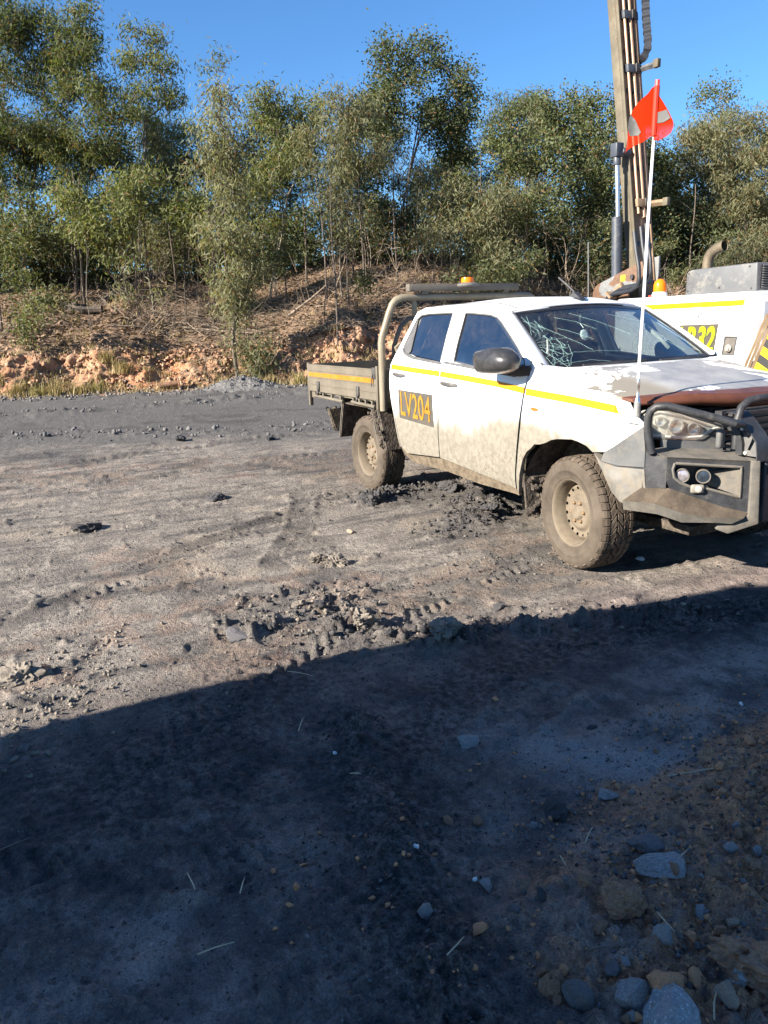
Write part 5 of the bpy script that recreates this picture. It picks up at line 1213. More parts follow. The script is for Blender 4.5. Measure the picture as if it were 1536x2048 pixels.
MB().lathe([(.064, 0), (.066, .03), (.064, .075), (.054, .105), (.034, .125), (.012, .132), (.002, .133)], 20, Matrix.Translation((-2.205, 2.12, 1.893))).build('beacon_lens', AMBER, bb_, smooth=True)
rp(MB().b2((-2.36, 2.12, 1.846), (-2.26, 2.2, 1.866)).build('red_bracket', M('red_paint', (.5, .04, .03), .5, 0, .2, 9, 0), None))
# deck and crawler tracks under it all
rp(MB().b2((-5.3, 2.05, .78), (-.98, 3.75, .95)).b2((-5.0, 2.3, .45), (-1.2, 3.5, .78)).build('chassis_deck', RGREY, None, bevel=.02))
rp(MB().b2((-4.6, 2.3, .95), (-2.75, 3.6, 1.35)).build('deck_housing', RGREY, None, bevel=.02))
def track(y):
    m = MB(); pr = [(-4.6, .0), (-1.6, .0), (-1.25, .12), (-1.12, .35), (-1.25, .58), (-1.6, .70), (-4.6, .70), (-4.95, .58), (-5.08, .35), (-4.95, .12)]
    m.prism([(x, y - .22, z + .005) for x, z in pr], (0, .44, 0)); n = 44; lp = resample(pr, .24)
    for x, z in lp: m.box((x, y, z + .005), (.08, .46, .05))
    rp(m.build('crawler_track', MUDBLK, None))
track(2.32); track(3.45)
# mast: light box rail, brown channel, three lines, rams, cable chain
K = -.16
def mp(u, y, z): return (-3.199 + u + K * (z - 2.257), y, z)
def mbox(name, u0, u1, y0, y1, z0, z1, mat, bevel=.008):
    m = MB(); m.v = [mp(u, y, z) for u in (u0, u1) for y in (y0, y1) for z in (z0, z1)]; m.f = [(0, 1, 3, 2), (4, 6, 7, 5), (0, 4, 5, 1), (2, 3, 7, 6), (0, 2, 6, 4), (1, 5, 7, 3)]
    return rp(m.build(name, mat, None, bevel=bevel))
mr = mbox('mast_rail', 0, .118, 2.60, 2.885, 1.35, 7.2, MAST)
mbox('mast_channel', .121, .135, 2.64, 2.87, 1.35, 7.2, MASTB)
mbox('mast_lip', .121, .165, 2.60, 2.622, 1.35, 7.2, MAST, .004)
mbox('mast_flange', .121, .150, 2.875, 2.90, 1.35, 7.2, MASTB, .004)
for z in np.arange(2.4, 6.2, .33):
    rp(MB().lathe([(.008, 0), (.006, .006)], 6, Matrix.Translation(mp(.103, 2.60, z)) @ Matrix.Rotation(R(90), 4, 'X')).build('mast_bolt', MASTB, None))
for z in np.arange(1.6, 7, .42):
    mbox('mast_rung', .136, .150, 2.66, 2.86, z, z + .05, RAM, .003)
for y, z0, r_, z1 in ((2.675, 2.80, .015, 6.9), (2.755, 2.76, .021, 6.9), (2.825, 2.86, .015, 6.9)):
    rp(MB().tube([mp(.175, y, z0), mp(.175, y, z1)], r_, 8).build('hydraulic_line', COPPER, None, smooth=True))
for z in (2.92, 4.38, 4.95, 5.5):
    m = MB(); m.v = [mp(u, y, zz) for u in (.135, .20) for y in (2.65, 2.86) for zz in (z - .045, z + .045)]; m.f = [(0, 1, 3, 2), (4, 6, 7, 5), (0, 4, 5, 1), (2, 3, 7, 6), (0, 2, 6, 4), (1, 5, 7, 3)]
    c = rp(m.build('line_clamp', RAM if z > 4 else MASTB, None, bevel=.006))
    MB().box(mp(.205, 2.79, z + .01), (.02, .05, .085)).build('clamp_plate', TRIMH, c)
for z0, z1, mt_ in ((4.385, 4.37, RGREY), (2.915, 2.90, MASTB)):
    e_ = mp(.15, 2.85, z0); m = MB(); m.tube([e_, (e_[0] + .30, 2.85, z1)], .034, 4); a_ = rp(m.build('mast_arm', mt_, None))
    MB().box((e_[0] + .30, 2.83, z1), (.07, .05, .085)).build('arm_pad', MAST, a_, bevel=.004)
# chain of cable links
cp = [(-3.075, 5.9), (-3.07, 5.4), (-3.055, 5.1), (-3.035, 4.90), (-3.005, 4.72), (-2.985, 4.61), (-2.99, 4.545), (-3.03, 4.487), (-3.09, 4.46), (-3.20, 4.465)]
cp = [(x - .30, z + .03) for x, z in cp]; pts = []
for (x0, z0), (x1, z1) in zip(cp[:-1], cp[1:]):
    n = max(1, int(math.hypot(x1 - x0, z1 - z0) / .02)); pts += [(x0 + (x1 - x0) * i / n, 2.88, z0 + (z1 - z0) * i / n) for i in range(n)]
rp(MB().tube(pts, [.062 if (i // 2) % 2 else .050 for i in range(len(pts))], 4).build('cable_chain', HOSE, None))
# tilt ram
D = .147
rp(MB().tube([(-3.413 + D, 2.46, 3.46), (-3.356 + D, 2.46, 2.70)], .027, 12).build('ram_rod', CHROME, None, smooth=True))
rp(MB().tube([(-3.374 + D, 2.46, 2.77), (-3.345 + D, 2.46, 2.10), (-3.33 + D, 2.46, 1.75)], .061, 16).build('ram_barrel', RAM, None, smooth=True))
m = MB(); m.box((-3.415 + D, 2.46, 3.49), (.11, .11, .15)); m.tube([(-3.39 + D, 2.50, 3.48), (-3.39 + D, 2.62, 3.46)], .045, 10); m.tube([(-3.412 + D, 2.46, 3.42), (-3.405 + D, 2.46, 3.33)], .045, 10); rp(m.build('ram_clevis', RAM, None, bevel=.01))
# hinge plates
pl = [(-3.732, 1.30), (-3.735, 1.945), (-3.715, 1.99), (-3.68, 2.022), (-3.634, 2.044), (-2.946, 2.251), (-2.930, 2.097), (-3.034, 1.972), (-3.149, 1.95), (-3.20, 1.30)]
p1 = rp(MB().prism([(x + .25, 2.36, z) for x, z in pl], (0, .03, 0)).build('hinge_plate', WORN, None, bevel=.004))
pl2 = [(-4.30, 1.30), (-4.30, 1.88), (-4.27, 1.96), (-4.20, 2.03), (-4.08, 2.085), (-3.45, 2.285), (-3.2, 2.33), (-3.2, 1.3)]
rp(MB().prism([(x + .21, 2.90, z) for x, z in pl2], (0, .03, 0)).build('hinge_plate', WORN, None, bevel=.004))
MB().tube([(-2.835, 2.33, 2.085), (-2.835, 2.37, 2.085)], .026, 12).build('pin_hole', BLACK, p1)
MB().b2((-3.022, 2.355, 2.05), (-2.955, 2.3595, 2.115)).build('yellow_sticker', M('yellow_sticker', (.75, .60, .02), .5, 0, .15, 60, 0), p1)
rp(MB().box((-3.02, 2.33, 1.975), (.12, .05, .06), Matrix.Rotation(R(-35), 3, 'Y')).build('hose_guide', MASTB, None, bevel=.006))
for dy, dz, r_ in ((0, 0, .022), (-.05, -.045, .022), (.04, .03, .019)):
    q = [(-3.42, 1.80), (-3.40, 1.86), (-3.34, 1.925), (-3.26, 1.955), (-3.10, 1.965), (-2.98, 1.98), (-2.90, 2.02), (-2.865, 2.10), (-2.88, 2.22), (-2.93, 2.40), (-2.97, 2.60)]
    rp(MB().tube([(x + dz + .28, 2.30 + dy, z + dz) for x, z in q], r_, 8).build('hose', HOSE, None, smooth=True))
rp(MB().box((-3.08, 2.27, 1.90), (.10, .10, .03), Matrix.Rotation(R(40), 3, 'Y')).build('hose_clamp', MASTB, None))
rp(MB().tube([(-3.755, 2.55, 1.2), (-3.770, 2.55, 1.889), (-3.80, 2.55, 2.556)], .011, 6).build('rig_aerial', TRIM, None))
# slanting timbers and the chevron board at the rig's end
TIMB = M('weathered_timber', (.22, .155, .09), .8, 0, .25, 5, .2, 50, .2)
for k, dx in enumerate((0, .030, .066)):
    rp(MB().tube([(-1.14 + dx, 1.93 + .012 * k, .70), (-.94 + dx, 1.93 + .012 * k, 1.22), (-.77 + dx * .9, 1.93 + .012 * k, 1.64), (-.57 + dx * .8, 1.93 + .012 * k, 2.30)][:3 if k else 3], .0155, 4).build('rail', TIMB, None))
def chev():
    a = NT('yellow_black_chevrons'); X, Y, Z = a.xyz(); q = a.math('ADD', a.math('MULTIPLY', X, .55), a.math('MULTIPLY', Z, 1.0)); f = a.math('FRACT', a.math('MULTIPLY', q, 6.0)); k = a.math('GREATER_THAN', f, .5)
    return a.base(a.mix(k, (.75, .50, .01), (.03, .03, .03)), .5)
rp(MB().prism([(-.885, 1.955, 1.20), (-.78, 1.955, 1.46), (-.50, 1.955, 1.46), (-.50, 1.955, .98), (-.98, 1.955, .98)], (0, .012, 0)).build('chevron_board', chev(), None))

# ---------------------------------------------------------------- unseen stand-in van, added and shaped to cast the yard's shade
van = empty('shade_caster_van', (2.8, -8.7, 0)); tag(van, 'unseen stand-in van added outside the picture to shade the foreground', 'van')
BI = Vector((-2.8, 8.7, 0))
def bp_(o): o.parent = van; o.location = BI; return o
bpf = [(.70, .45), (.655, 1.2), (.66, 2.25), (.80, 2.65), (1.16, 3.58), (1.38, 3.78), (1.7, 3.82), (4.9, 3.82), (5.0, .45)]
bp_(MB().prism([(x, -9.9, z) for x, z in bpf], (0, 2.35, 0)).build('body', M('van_white', (.74, .72, .68), .5, 0, .1, 3, .05, 60, .3), None, bevel=.05))
for x in (1.7, 4.1):
    for y in (-9.8, -7.75): bp_(MB().lathe([(.2, 0), (.5, .02), (.52, .10), (.52, .22), (.5, .3), (.2, .32)], 24, Matrix.Translation((x, y, .525)) @ Matrix.Rotation(R(90), 4, 'X')).build('wheel', GROOVE, None, smooth=True))
for k in range(2): bp_(MB().b2((1.7 + 1.5 * k, -7.553, 2.3), (2.95 + 1.5 * k, -7.545, 3.2)).build('window', BLACK, None))
TREES = [
    ('A', -28.64, -2.03, 'tall dense dark wattle tree at the left end of the treeline', [(0.06, 0.16, 8.15, 1.39, 1.3), (0.12, 1.24, 7.86, 1.15, 1.5), (0.41, 0.22, 5.76, 1.93, 1.58), (-0.77, -0.58, 4.3, 1.64, 1.64)], 1.15, 2),
    ('A', -27.09, -0.84, 'tallest yellow-topped wattle tree standing left of the slim tree against the sky', [(0.39, 0.96, 8.44, 0.93, 1.05), (0.07, 1.11, 7.32, 1.21, 1.38), (0.85, 1.3, 5.57, 1.12, 1.54), (-0.44, 0.24, 4.47, 1.33, 1.24)], 1.1, 2),
    ('A', -25.69, 1.29, 'slim airy gum tree with drooping crown against the sky, right of the tallest wattle', [(0.34, 0.85, 8.01, 0.75, 0.84), (0.04, 1.03, 7.13, 1.06, 0.94), (0.38, 0.14, 6.34, 0.64, 0.67), (0.09, 1.57, 6.7, 0.55, 0.69)], 0.7, 2),
    ('A', -29.31, 4.37, 'almost bare wispy treetop showing above the leaves at the left of the sky gap', [(0.62, 1.53, 7.87, 0.51, 0.55), (0.08, 1.13, 7.25, 0.6, 0.75)], 0.22, 3),
    ('A', -30.83, 3.27, 'rounded brownish tree filling the gap behind the slim airy gum tree', [(-0.1, -0.26, 5.39, 1.02, 1.12), (0.0, 0.94, 5.45, 1.24, 1.14), (0.38, 0.13, 4.19, 1.43, 1.02), (0.04, 1.43, 4.13, 1.05, 1.26)], 0.9, 2),
    ('W', -18.29, 2.28, 'pale weeping sapling rooted in the foot of the bank, crown trailing to the ground', [(-0.02, -0.05, 7.37, 0.56, 0.51), (-0.23, 0.36, 6.6, 0.8, 0.83), (0.24, -0.21, 5.6, 0.67, 0.94), (-0.33, 0.53, 4.81, 0.78, 0.85), (0.38, -0.25, 3.92, 0.61, 0.68), (0.05, 0.66, 3.3, 0.64, 0.5), (0.17, -0.11, 2.88, 0.47, 0.56), (-0.26, 0.43, 2.49, 0.43, 0.58), (0.01, 0.04, 1.8, 0.37, 0.64)], 0.9, 1),
    ('A', -23.03, 5.23, 'bushy green wattle on a cluster of thin stems behind the pale weeping sapling', [(-0.0, -0.01, 6.19, 0.83, 0.75), (0.1, 1.2, 6.19, 0.81, 0.76), (0.49, 0.43, 4.8, 1.17, 1.0), (0.06, 1.48, 4.48, 0.87, 0.87), (0.41, -0.17, 3.38, 1.01, 1.01)], 1.05, 4),
    ('E', -23.51, 10.75, 'tall round-headed gum tree rising above its neighbours in the middle of the treeline', [(-0.03, -0.08, 7.07, 0.91, 0.69), (0.07, 1.12, 7.08, 1.11, 0.74), (0.09, -0.58, 6.08, 1.09, 0.82), (0.22, 1.89, 6.37, 1.08, 0.93), (0.63, 0.35, 5.7, 1.27, 0.91), (0.67, 2.21, 5.52, 0.75, 0.84), (-0.12, -0.82, 5.11, 0.92, 0.73), (0.23, 1.64, 4.89, 1.13, 0.75)], 1.0, 2),
    ('W', -20.26, 6.77, 'grey-green tree with bare forked lower branches left of the round-headed gum', [(-0.08, -0.2, 5.8, 0.86, 0.59), (-0.17, 0.52, 5.52, 0.96, 0.8), (0.06, -0.66, 4.66, 0.86, 0.94), (-0.2, 0.84, 4.36, 0.97, 0.81), (0.29, -0.49, 3.32, 0.94, 0.79)], 0.8, 3),
    ('A', -25.18, 17.32, 'brown-topped tree half hidden behind the broad-leaved trees near the mast', [(-0.1, -0.24, 6.25, 1.05, 0.53), (0.02, 0.98, 6.13, 1.03, 0.64), (-0.01, -0.82, 5.5, 0.94, 0.84), (-0.26, 0.68, 5.08, 1.3, 0.86)], 0.9, 2),
    ('E', -19.2, 13.43, 'pale broad-leaved tree standing just right of the round-headed gum', [(-0.31, -0.77, 4.51, 0.77, 0.68), (-0.27, 0.26, 4.4, 0.95, 0.78), (0.52, 0.5, 3.79, 0.85, 0.85), (-0.66, -0.3, 3.14, 0.88, 0.88), (0.52, 0.1, 2.5, 1.03, 0.77)], 1.0, 3),
    ('E', -19.21, 16.08, 'tall leafy tree directly left of the drilling mast', [(-0.47, -1.17, 6.0, 0.7, 0.58), (-0.34, 0.08, 6.08, 0.86, 0.68), (0.48, 0.39, 5.67, 0.7, 0.7), (-0.59, -0.13, 4.88, 1.08, 0.9), (0.58, 0.24, 4.18, 0.79, 0.97), (-0.2, 0.05, 3.31, 1.09, 0.91), (0.48, 0.65, 2.55, 0.72, 0.9)], 1.05, 2),
    ('E', -19.67, 20.31, 'leafy tree behind the flag pole, just right of the drilling mast', [(-0.3, -0.75, 4.03, 0.77, 0.77), (-0.19, 0.47, 3.72, 0.88, 0.98), (0.03, -0.73, 2.54, 0.87, 0.96), (-0.19, 0.87, 2.07, 0.9, 1.0)], 1.0, 3),
    ('E', -21.03, 24.96, 'thin tree whose sparse top sticks out above the right end of the treeline', [(-0.44, -1.1, 6.03, 0.5, 0.33), (-0.42, -0.11, 6.31, 0.7, 0.42), (0.31, -0.03, 5.76, 0.5, 0.33), (-0.43, 0.28, 5.47, 0.6, 0.38)], 0.5, 1),
    ('W', -17.71, 22.5, 'broad dense tree at the right end of the treeline above the engine cover', [(-0.71, -1.77, 4.49, 0.84, 0.75), (-0.47, -0.22, 4.81, 0.94, 0.76), (0.38, 0.13, 4.4, 0.84, 0.84), (-0.84, -0.74, 3.53, 1.15, 0.96), (0.38, -0.26, 3.0, 1.12, 1.12), (-0.35, -0.33, 1.86, 1.15, 0.96), (0.41, 0.47, 1.24, 0.77, 0.96)], 1.15, 3),
    ('A', -22.43, -1.05, 'leftmost of the three bright yellow-green wattle bushes on the slope', [(0.06, 0.16, 3.94, 0.6, 0.57), (-0.4, -0.05, 3.21, 0.51, 0.61), (0.51, 0.46, 3.25, 0.57, 0.6)], 1.0, 3),
    ('A', -22.09, 0.34, 'middle one of the three bright yellow-green wattle bushes, the widest', [(-0.04, -0.1, 3.99, 0.69, 0.5), (-0.1, 0.69, 4.24, 0.7, 0.51), (0.35, 0.05, 3.22, 0.68, 0.53), (-0.6, -0.16, 2.59, 0.44, 0.39)], 1.0, 4),
    ('A', -21.93, 1.8, 'rightmost of the three bright yellow-green wattle bushes, beside the weeping sapling', [(-0.01, -0.02, 3.98, 0.51, 0.51), (-0.12, 0.63, 3.95, 0.52, 0.55), (0.35, 0.07, 3.28, 0.59, 0.47)], 1.0, 3),
    ('W', -19.81, 10.57, 'dull olive bushy tree below the round-headed gum, above the light bar', [(-0.3, -0.75, 3.3, 1.01, 0.64), (-0.29, 0.22, 2.86, 0.99, 0.85), (0.52, 0.5, 2.13, 0.98, 0.84), (0.1, 1.6, 1.55, 0.87, 0.79), (0.21, -0.69, 1.66, 1.0, 0.84)], 0.85, 4),
    ('W', -18.25, 11.77, 'low dull green thicket tree behind the beacon on the cab', [(-0.07, -0.17, 3.11, 0.82, 0.62), (-0.29, 0.21, 1.58, 0.84, 0.67), (-0.06, -0.96, 1.07, 0.82, 0.54)], 0.9, 4),
    ('D', -17.81, 14.2, 'dead brown shrub with bare twigs left of the mast foot', [(-0.19, -0.46, 2.67, 0.81, 0.64), (-0.14, 0.59, 2.53, 0.77, 0.69), (0.22, -0.25, 1.83, 0.84, 0.51)], 1, 4),
    ('S', -21.14, -2.66, 'small bright shrub overhanging the cut bank at the far left', [(0.03, 0.09, 1.22, 0.49, 0.35), (-0.44, -0.16, 0.84, 0.44, 0.32), (0.53, 0.52, 1.5, 0.34, 0.28)], 0.6, 3),
    ('S', -21.53, 4.94, 'low dark shrub in the shade right of the weeping sapling', [(0.04, 0.1, 1.7, 0.69, 0.33), (-0.1, 0.7, 1.96, 0.5, 0.33)], 0.9, 3),
    ('S', -18.86, 6.77, 'tiny green shrub by the dead branches behind the tray', [(0.01, 0.03, 0.9, 0.2, 0.24)], 0.8, 2),
    ('S', -17.06, 10.71, 'spreading dark green shrub behind the light bar beacon', [(-0.12, -0.3, 1.26, 0.79, 0.47), (0.01, 0.96, 1.4, 0.8, 0.56), (-0.16, -1.21, 1.04, 0.62, 0.31)], 0.85, 4),
    ('S', -25.68, -2.7, 'tall shaded bush under the dark wattle at the left edge', [(0.12, 0.31, 3.01, 0.99, 0.82), (-0.46, -0.2, 1.81, 0.84, 0.67), (0.64, 0.78, 2.18, 0.82, 0.79)], 1.0, 4),
    ('S', -23.27, -3.14, 'low shaded bush at the left edge above the cut bank', [(0.08, 0.19, 1.44, 0.58, 0.37)], 0.8, 3),
    ('S', -16.47, 17.53, 'green shrub between the mast and the exhaust stack', [(-0.1, -0.25, 1.58, 0.6, 0.43), (-0.22, 0.4, 0.93, 0.53, 0.49)], 1.0, 3),
    ('S', -17.78, 15.63, 'dark leafy bush hidden in shade left of the mast ram', [(-0.06, -0.14, 1.76, 0.83, 0.7), (-0.39, -0.03, 0.79, 1.03, 0.67)], 1.0, 4),
    ('W', -15.55, 19.82, 'grey-green bush behind the engine cover', [(-0.27, -0.67, 1.14, 0.87, 0.7), (-0.04, 0.83, 1.13, 0.89, 0.8)], 1.0, 4),
    ('W', -17.97, 2.82, 'low grey-green bush hugging the right side of the weeping sapling', [(-0.01, -0.02, 1.09, 0.49, 0.6), (-0.29, 0.21, 0.44, 0.41, 0.37)], 0.9, 4),
    ('W', -18.46, 5.07, 'sparse grey sapling with thin stems behind the tray', [(0.11, 0.28, 2.88, 0.89, 0.74), (0.06, 1.08, 2.26, 0.76, 0.6)], 0.25, 3),
    ('W', -21.16, 0.52, 'tangled grey brushwood bush under the bright wattle bushes', [(0.08, 0.19, 2.05, 1.36, 0.68), (-0.62, -0.6, 1.8, 0.77, 0.54)], 0.12, 6),
]
# ---------------------------------------------------------------- bush on the bank
def leafmat(name, a_, b_, tr=.42):
    a = NT(name); at = a.n('ShaderNodeVertexColor', layer_name='tint'); sp = a.n('ShaderNodeSeparateColor'); a.l(at.outputs[0], sp.inputs[0])
    c = a.mix(sp.outputs[0], a_, b_); c = a.mix(a.ramp(sp.outputs[1], .90, .94), c, (.15, .085, .035))
    a.base(c, .62, 0, .3)
    t = a.n('ShaderNodeBsdfTranslucent'); a.l(a.mix(1., c, (1.3, 1.35, .7), 'MULTIPLY'), t.inputs[0])
    x = a.n('ShaderNodeMixShader'); x.inputs[0].default_value = tr; a.l(a.p.outputs[0], x.inputs[1]); a.l(t.outputs[0], x.inputs[2]); a.l(x.outputs[0], a.out.inputs[0])
    return a.m
LEAF = {'A': leafmat('wattle_leaf', (.046, .062, .024), (.172, .184, .070)), 'E': leafmat('gum_leaf', (.040, .056, .027), (.150, .168, .074)),
        'W': leafmat('weeping_leaf', (.072, .080, .044), (.220, .215, .122)), 'S': leafmat('shrub_leaf', (.050, .062, .028), (.165, .175, .080)),
        'D': leafmat('dead_leaf', (.07, .045, .03), (.16, .10, .06))}
SPEC = {'A': (.185, .040, .85, 185), 'E': (.120, .068, .45, 165), 'W': (.20, .034, .98, 165), 'S': (.16, .052, .5, 90), 'D': (.10, .02, .3, 6)}
BARK = M('dark_bark', (.10, .082, .068), .95, 0, .4, 9, .6, 40, 0, spec=.1, bd=.01); BARKP = M('grey_bark', (.20, .17, .14), .95, 0, .4, 9, .6, 40, 0, spec=.1, bd=.01)
TWIG = M('grey_twig', (.24, .19, .145), .95, 0, .35, 9, .3, 40, 0, spec=.1)
def leaves_mesh(name, centers, n_each, ty, rg, size=1.0, spread=.34, bright=None):
    L, Wd, droop, _ = SPEC[ty]; C_ = np.repeat(centers, n_each, 0); N = len(C_)
    off = rg.normal(0, 1, (N, 3)) * spread * np.array([1, 1, .85]); P = C_ + off
    d = rg.normal(0, 1, (N, 3)); d[:, 2] = d[:, 2] * (1 - droop * .6) - droop * 1.1; d /= np.linalg.norm(d, axis=1)[:, None]
    q = rg.normal(0, 1, (N, 3)); w_ = np.cross(d, q); w_ /= np.linalg.norm(w_, axis=1)[:, None] + 1e-9
    l = (L * size * rg.uniform(.65, 1.3, N))[:, None]; wd = (Wd * size * rg.uniform(.7, 1.25, N))[:, None] * .5
    nrm = np.cross(d, w_)
    mid = P + d * l * .45 + nrm * l * .06
    V = np.stack([P, mid + w_ * wd, P + d * l, mid - w_ * wd], 1).reshape(-1, 3); F = np.arange(N * 4).reshape(-1, 4)
    me = fastmesh(name, V, F); t = rg.random(N) * .50 + .32 * np.repeat(rg.random(len(centers)), n_each) + (rg.uniform(-.06, .26) if bright is None else bright); t = np.clip(t, 0, 1)
    t2 = rg.random(N)
    vcol(me, 'tint', np.repeat(np.stack([t, t2, t], 1), 4, 0)); me.materials.append(LEAF[ty])
    return me
def limbs(bases, tips, rg, r_tip=.006, up=.35):
    """grow limbs from trunk points to every leaf clump; returns tube paths with radii"""
    nodes = []; par = []; cnt = []
    for tr in bases:
        last = -1
        for p in tr: nodes.append(np.array(p)); par.append(last); last = len(nodes) - 1
    order = np.argsort([np.min([np.linalg.norm(t - nn) for nn in nodes]) for t in tips])
    for i in order:
        t = tips[i]; A = np.array(nodes); dv = t - A; dist = np.linalg.norm(dv, axis=1)
        cost = dist * (1 + 1.2 * np.clip(-dv[:, 2] / (dist + 1e-6) + .15, 0, 1)); j = int(np.argmin(cost)); a = A[j]
        n = max(2, int(dist[j] / .45) + 1); last = j
        for k in range(1, n + 1):
            u = k / n; q = a + (t - a) * u + rg.normal(0, .045, 3) * (1 if k < n else 0) * min(1, dist[j]); q[2] += up * .25 * dist[j] * (u - u * u)
            nodes.append(q); par.append(last); last = len(nodes) - 1
    nN = len(nodes); load = np.zeros(nN); child = [[] for _ in range(nN)]
    for i in range(nN):
        if par[i] >= 0: child[par[i]].append(i)
    for i in range(nN - 1, -1, -1):
        if not child[i]: load[i] += 1
        if par[i] >= 0: load[par[i]] += load[i]
    return nodes, par, child, r_tip * np.maximum(load, 1) ** .52
def tubes_of(nodes, par, child, rad, sides=5, rmin=0.):
    m = MB(); seen = set(); nN = len(nodes)
    starts = [i for i in range(nN) if par[i] < 0]
    stack = [(s, None) for s in starts]
    while stack:
        i, pre = stack.pop(); path = [pre, i] if pre is not None else [i]
        while child[path[-1]]:
            ch = sorted(child[path[-1]], key=lambda c: -rad[c]); path.append(ch[0])
            for c in ch[1:]: stack.append((c, path[-2]))
        if len(path) > 1:
            rr = [min(rad[k], rad[path[1]] * 1.05) if n_ == 0 and pre is not None else rad[k] for n_, k in enumerate(path)]
            big = max(rr) > .02
            m.tube([nodes[k] for k in path], rr, 6 if big else 3, False)
    return m
TONE = {0: -.25, 1: -.06, 2: .18, 5: .26, 6: .14, 7: -.04, 8: .10, 10: .22, 11: .16, 15: .30, 16: .30, 17: .28, 24: -.14, 26: -.16, 29: -.14}   # dark and light kinds
def make_plant(idx, ty, x, y, label, blobs, dens, ntr, cat='tree', group=None, name=None):
    rg = np.random.default_rng(100 + idx); z = gz(x, y)
    nm = name or {'A': 'wattle_tree', 'E': 'gum_tree', 'W': 'weeping_tree', 'S': 'shrub', 'D': 'dead_shrub'}[ty]
    root = empty(nm, (x, y, z)); tag(root, label, cat, group)
    tips = []; 
    for bx, by, bz, rx, rz in blobs:
        n = max(2, int(17 * dens * max(.35, (rx * rx * rz) ** (1 / 3) / 1.3) ** 1.8 + 2)) if ty != 'S' else max(4, int(22 * dens * (rx * rz)))
        if ty == 'D': n = int(16 * dens)
        ry = rx * .85
        for _ in range(n):
            u = rg.normal(0, 1, 3); u /= np.linalg.norm(u); r_ = rg.uniform(.25, 1) ** .45
            tips.append(np.array([bx + u[0] * rx * r_, by + u[1] * ry * r_, max(.15, bz + u[2] * rz * r_)]))
    tips = np.array(tips); cen = tips.mean(0); low = tips[:, 2].min()
    bases = []
    for k in range(ntr):
        dx, dy = (rg.normal(0, .10, 2) if ntr > 1 else (0, 0)); lean = rg.normal(0, .10, 2)
        top = np.array([cen[0] * .75 + rg.normal(0, .25) * (ntr > 1), cen[1] * .75 + rg.normal(0, .25) * (ntr > 1), max(.4, min(cen[2] * .82, low + 1.0))]); q = []
        for u in np.linspace(0, 1, 7):
            q.append((dx + (top[0] - dx) * u ** 1.25 + .05 * math.sin(u * 7 + k), dy + (top[1] - dy) * u ** 1.25 + .05 * math.cos(u * 6 + k), -.08 + (top[2] + .08) * u))
        bases.append(q)
    nd = limbs(bases, tips, rg, (.0085 if idx != 5 else .0125) if ty in 'AEW' else .004)
    tm = tubes_of(*nd); t = tm.build('trunk', BARK if idx % 3 else BARKP, root, smooth=True)
    if ty == 'D': t.data.materials[0] = TWIG
    L, Wd, dr, per = SPEC[ty]
    per = int(per * (1.0 if dens > .5 else .55)); size = 1.0; sp = .255 if ty != 'S' else .20
    if ty == 'D': sp = .25
    link('crown', leaves_mesh('crown', tips, per, ty, rg, size, sp, TONE.get(idx)), None, root)
    return root
for i, (ty, x, y, lab, bl, den, nt_) in enumerate(TREES):
    if i in (0, 1, 14): den *= 1.35
    if i == 32: den *= .6
    make_plant(i, ty, x, y, lab, bl, den, nt_, 'shrub' if ty in 'SD' else 'tree')
# names of the trees one can point to, used to say where their lesser neighbours stand
SHORT = {0: 'the tall dark wattle at the left end', 1: 'the tallest yellow-topped wattle', 2: 'the slim airy gum', 4: 'the rounded brownish tree', 5: 'the pale weeping sapling', 6: 'the bushy wattle with clustered stems', 7: 'the round-headed gum', 8: 'the grey-green forked tree', 9: 'the brown-topped tree', 10: 'the pale broad-leaved tree', 11: 'the tall leafy tree beside the mast', 12: 'the leafy tree behind the flag pole', 13: 'the sparse tree at the right end', 14: 'the broad tree above the engine cover', 18: 'the dull olive bushy tree'}
_used = {}
def placed(base, x, y):
    k = float(xy_ks(x, y)[0]); b = min(SHORT, key=lambda i: abs(float(xy_ks(TREES[i][1], TREES[i][2])[0]) - k)); d = k - float(xy_ks(TREES[b][1], TREES[b][2])[0])
    return base + (' directly behind ' if abs(d) < .35 else ' just left of ' if d < 0 else ' just right of ') + SHORT[b]
# the bush behind and to the sides
rg0 = np.random.default_rng(5)
def back_tree(i, k, s, h, ty, label, group, wide=1.0, dens=.8):
    x, y = ks_xy(k, s); c = h * .62; bl = []
    for j in range(5): bl.append((rg0.normal(0, .55) * wide, rg0.normal(0, .5) * wide, c + (j - 2) * h * .14 + rg0.normal(0, .15), rg0.uniform(.7, 1.05) * wide, rg0.uniform(.6, .9)))
    make_plant(i, ty, round(float(x), 2), round(float(y), 2), label if 'beyond' in label else placed(label, x, y), bl, dens, int(rg0.integers(1, 4)), 'tree', group)
n_ = 200
for k, s, h in [(-7.6, 11, 6.5), (-4.6, 13, 6.0), (-2.9, 11.5, 5.2), (-.9, 10.5, 5.4), (.9, 12.5, 5.2), (2.2, 10, 5.6), (3.9, 12, 5.8), (5.2, 10.5, 6.0), (6.6, 12.5, 6.2), (8.6, 12.2, 5.4), (9.9, 10.2, 5.2), (11.3, 12.5, 5.6), (12.4, 10.4, 5.6), (13.8, 12.8, 5.2), (15.4, 10.6, 5.4), (16.6, 12.6, 5.2), (17.6, 10.2, 4.6), (19.4, 12.4, 5.0), (20.9, 10.4, 5.2), (22.8, 11.5, 5.0), (24.4, 9.5, 5.4), (26.0, 12, 5.6)]:
    back_tree(n_, k, s, h, 'AEW'[n_ % 3], 'thin-stemmed deep bush tree', 'thin-stemmed trees deep in the bush'); n_ += 1
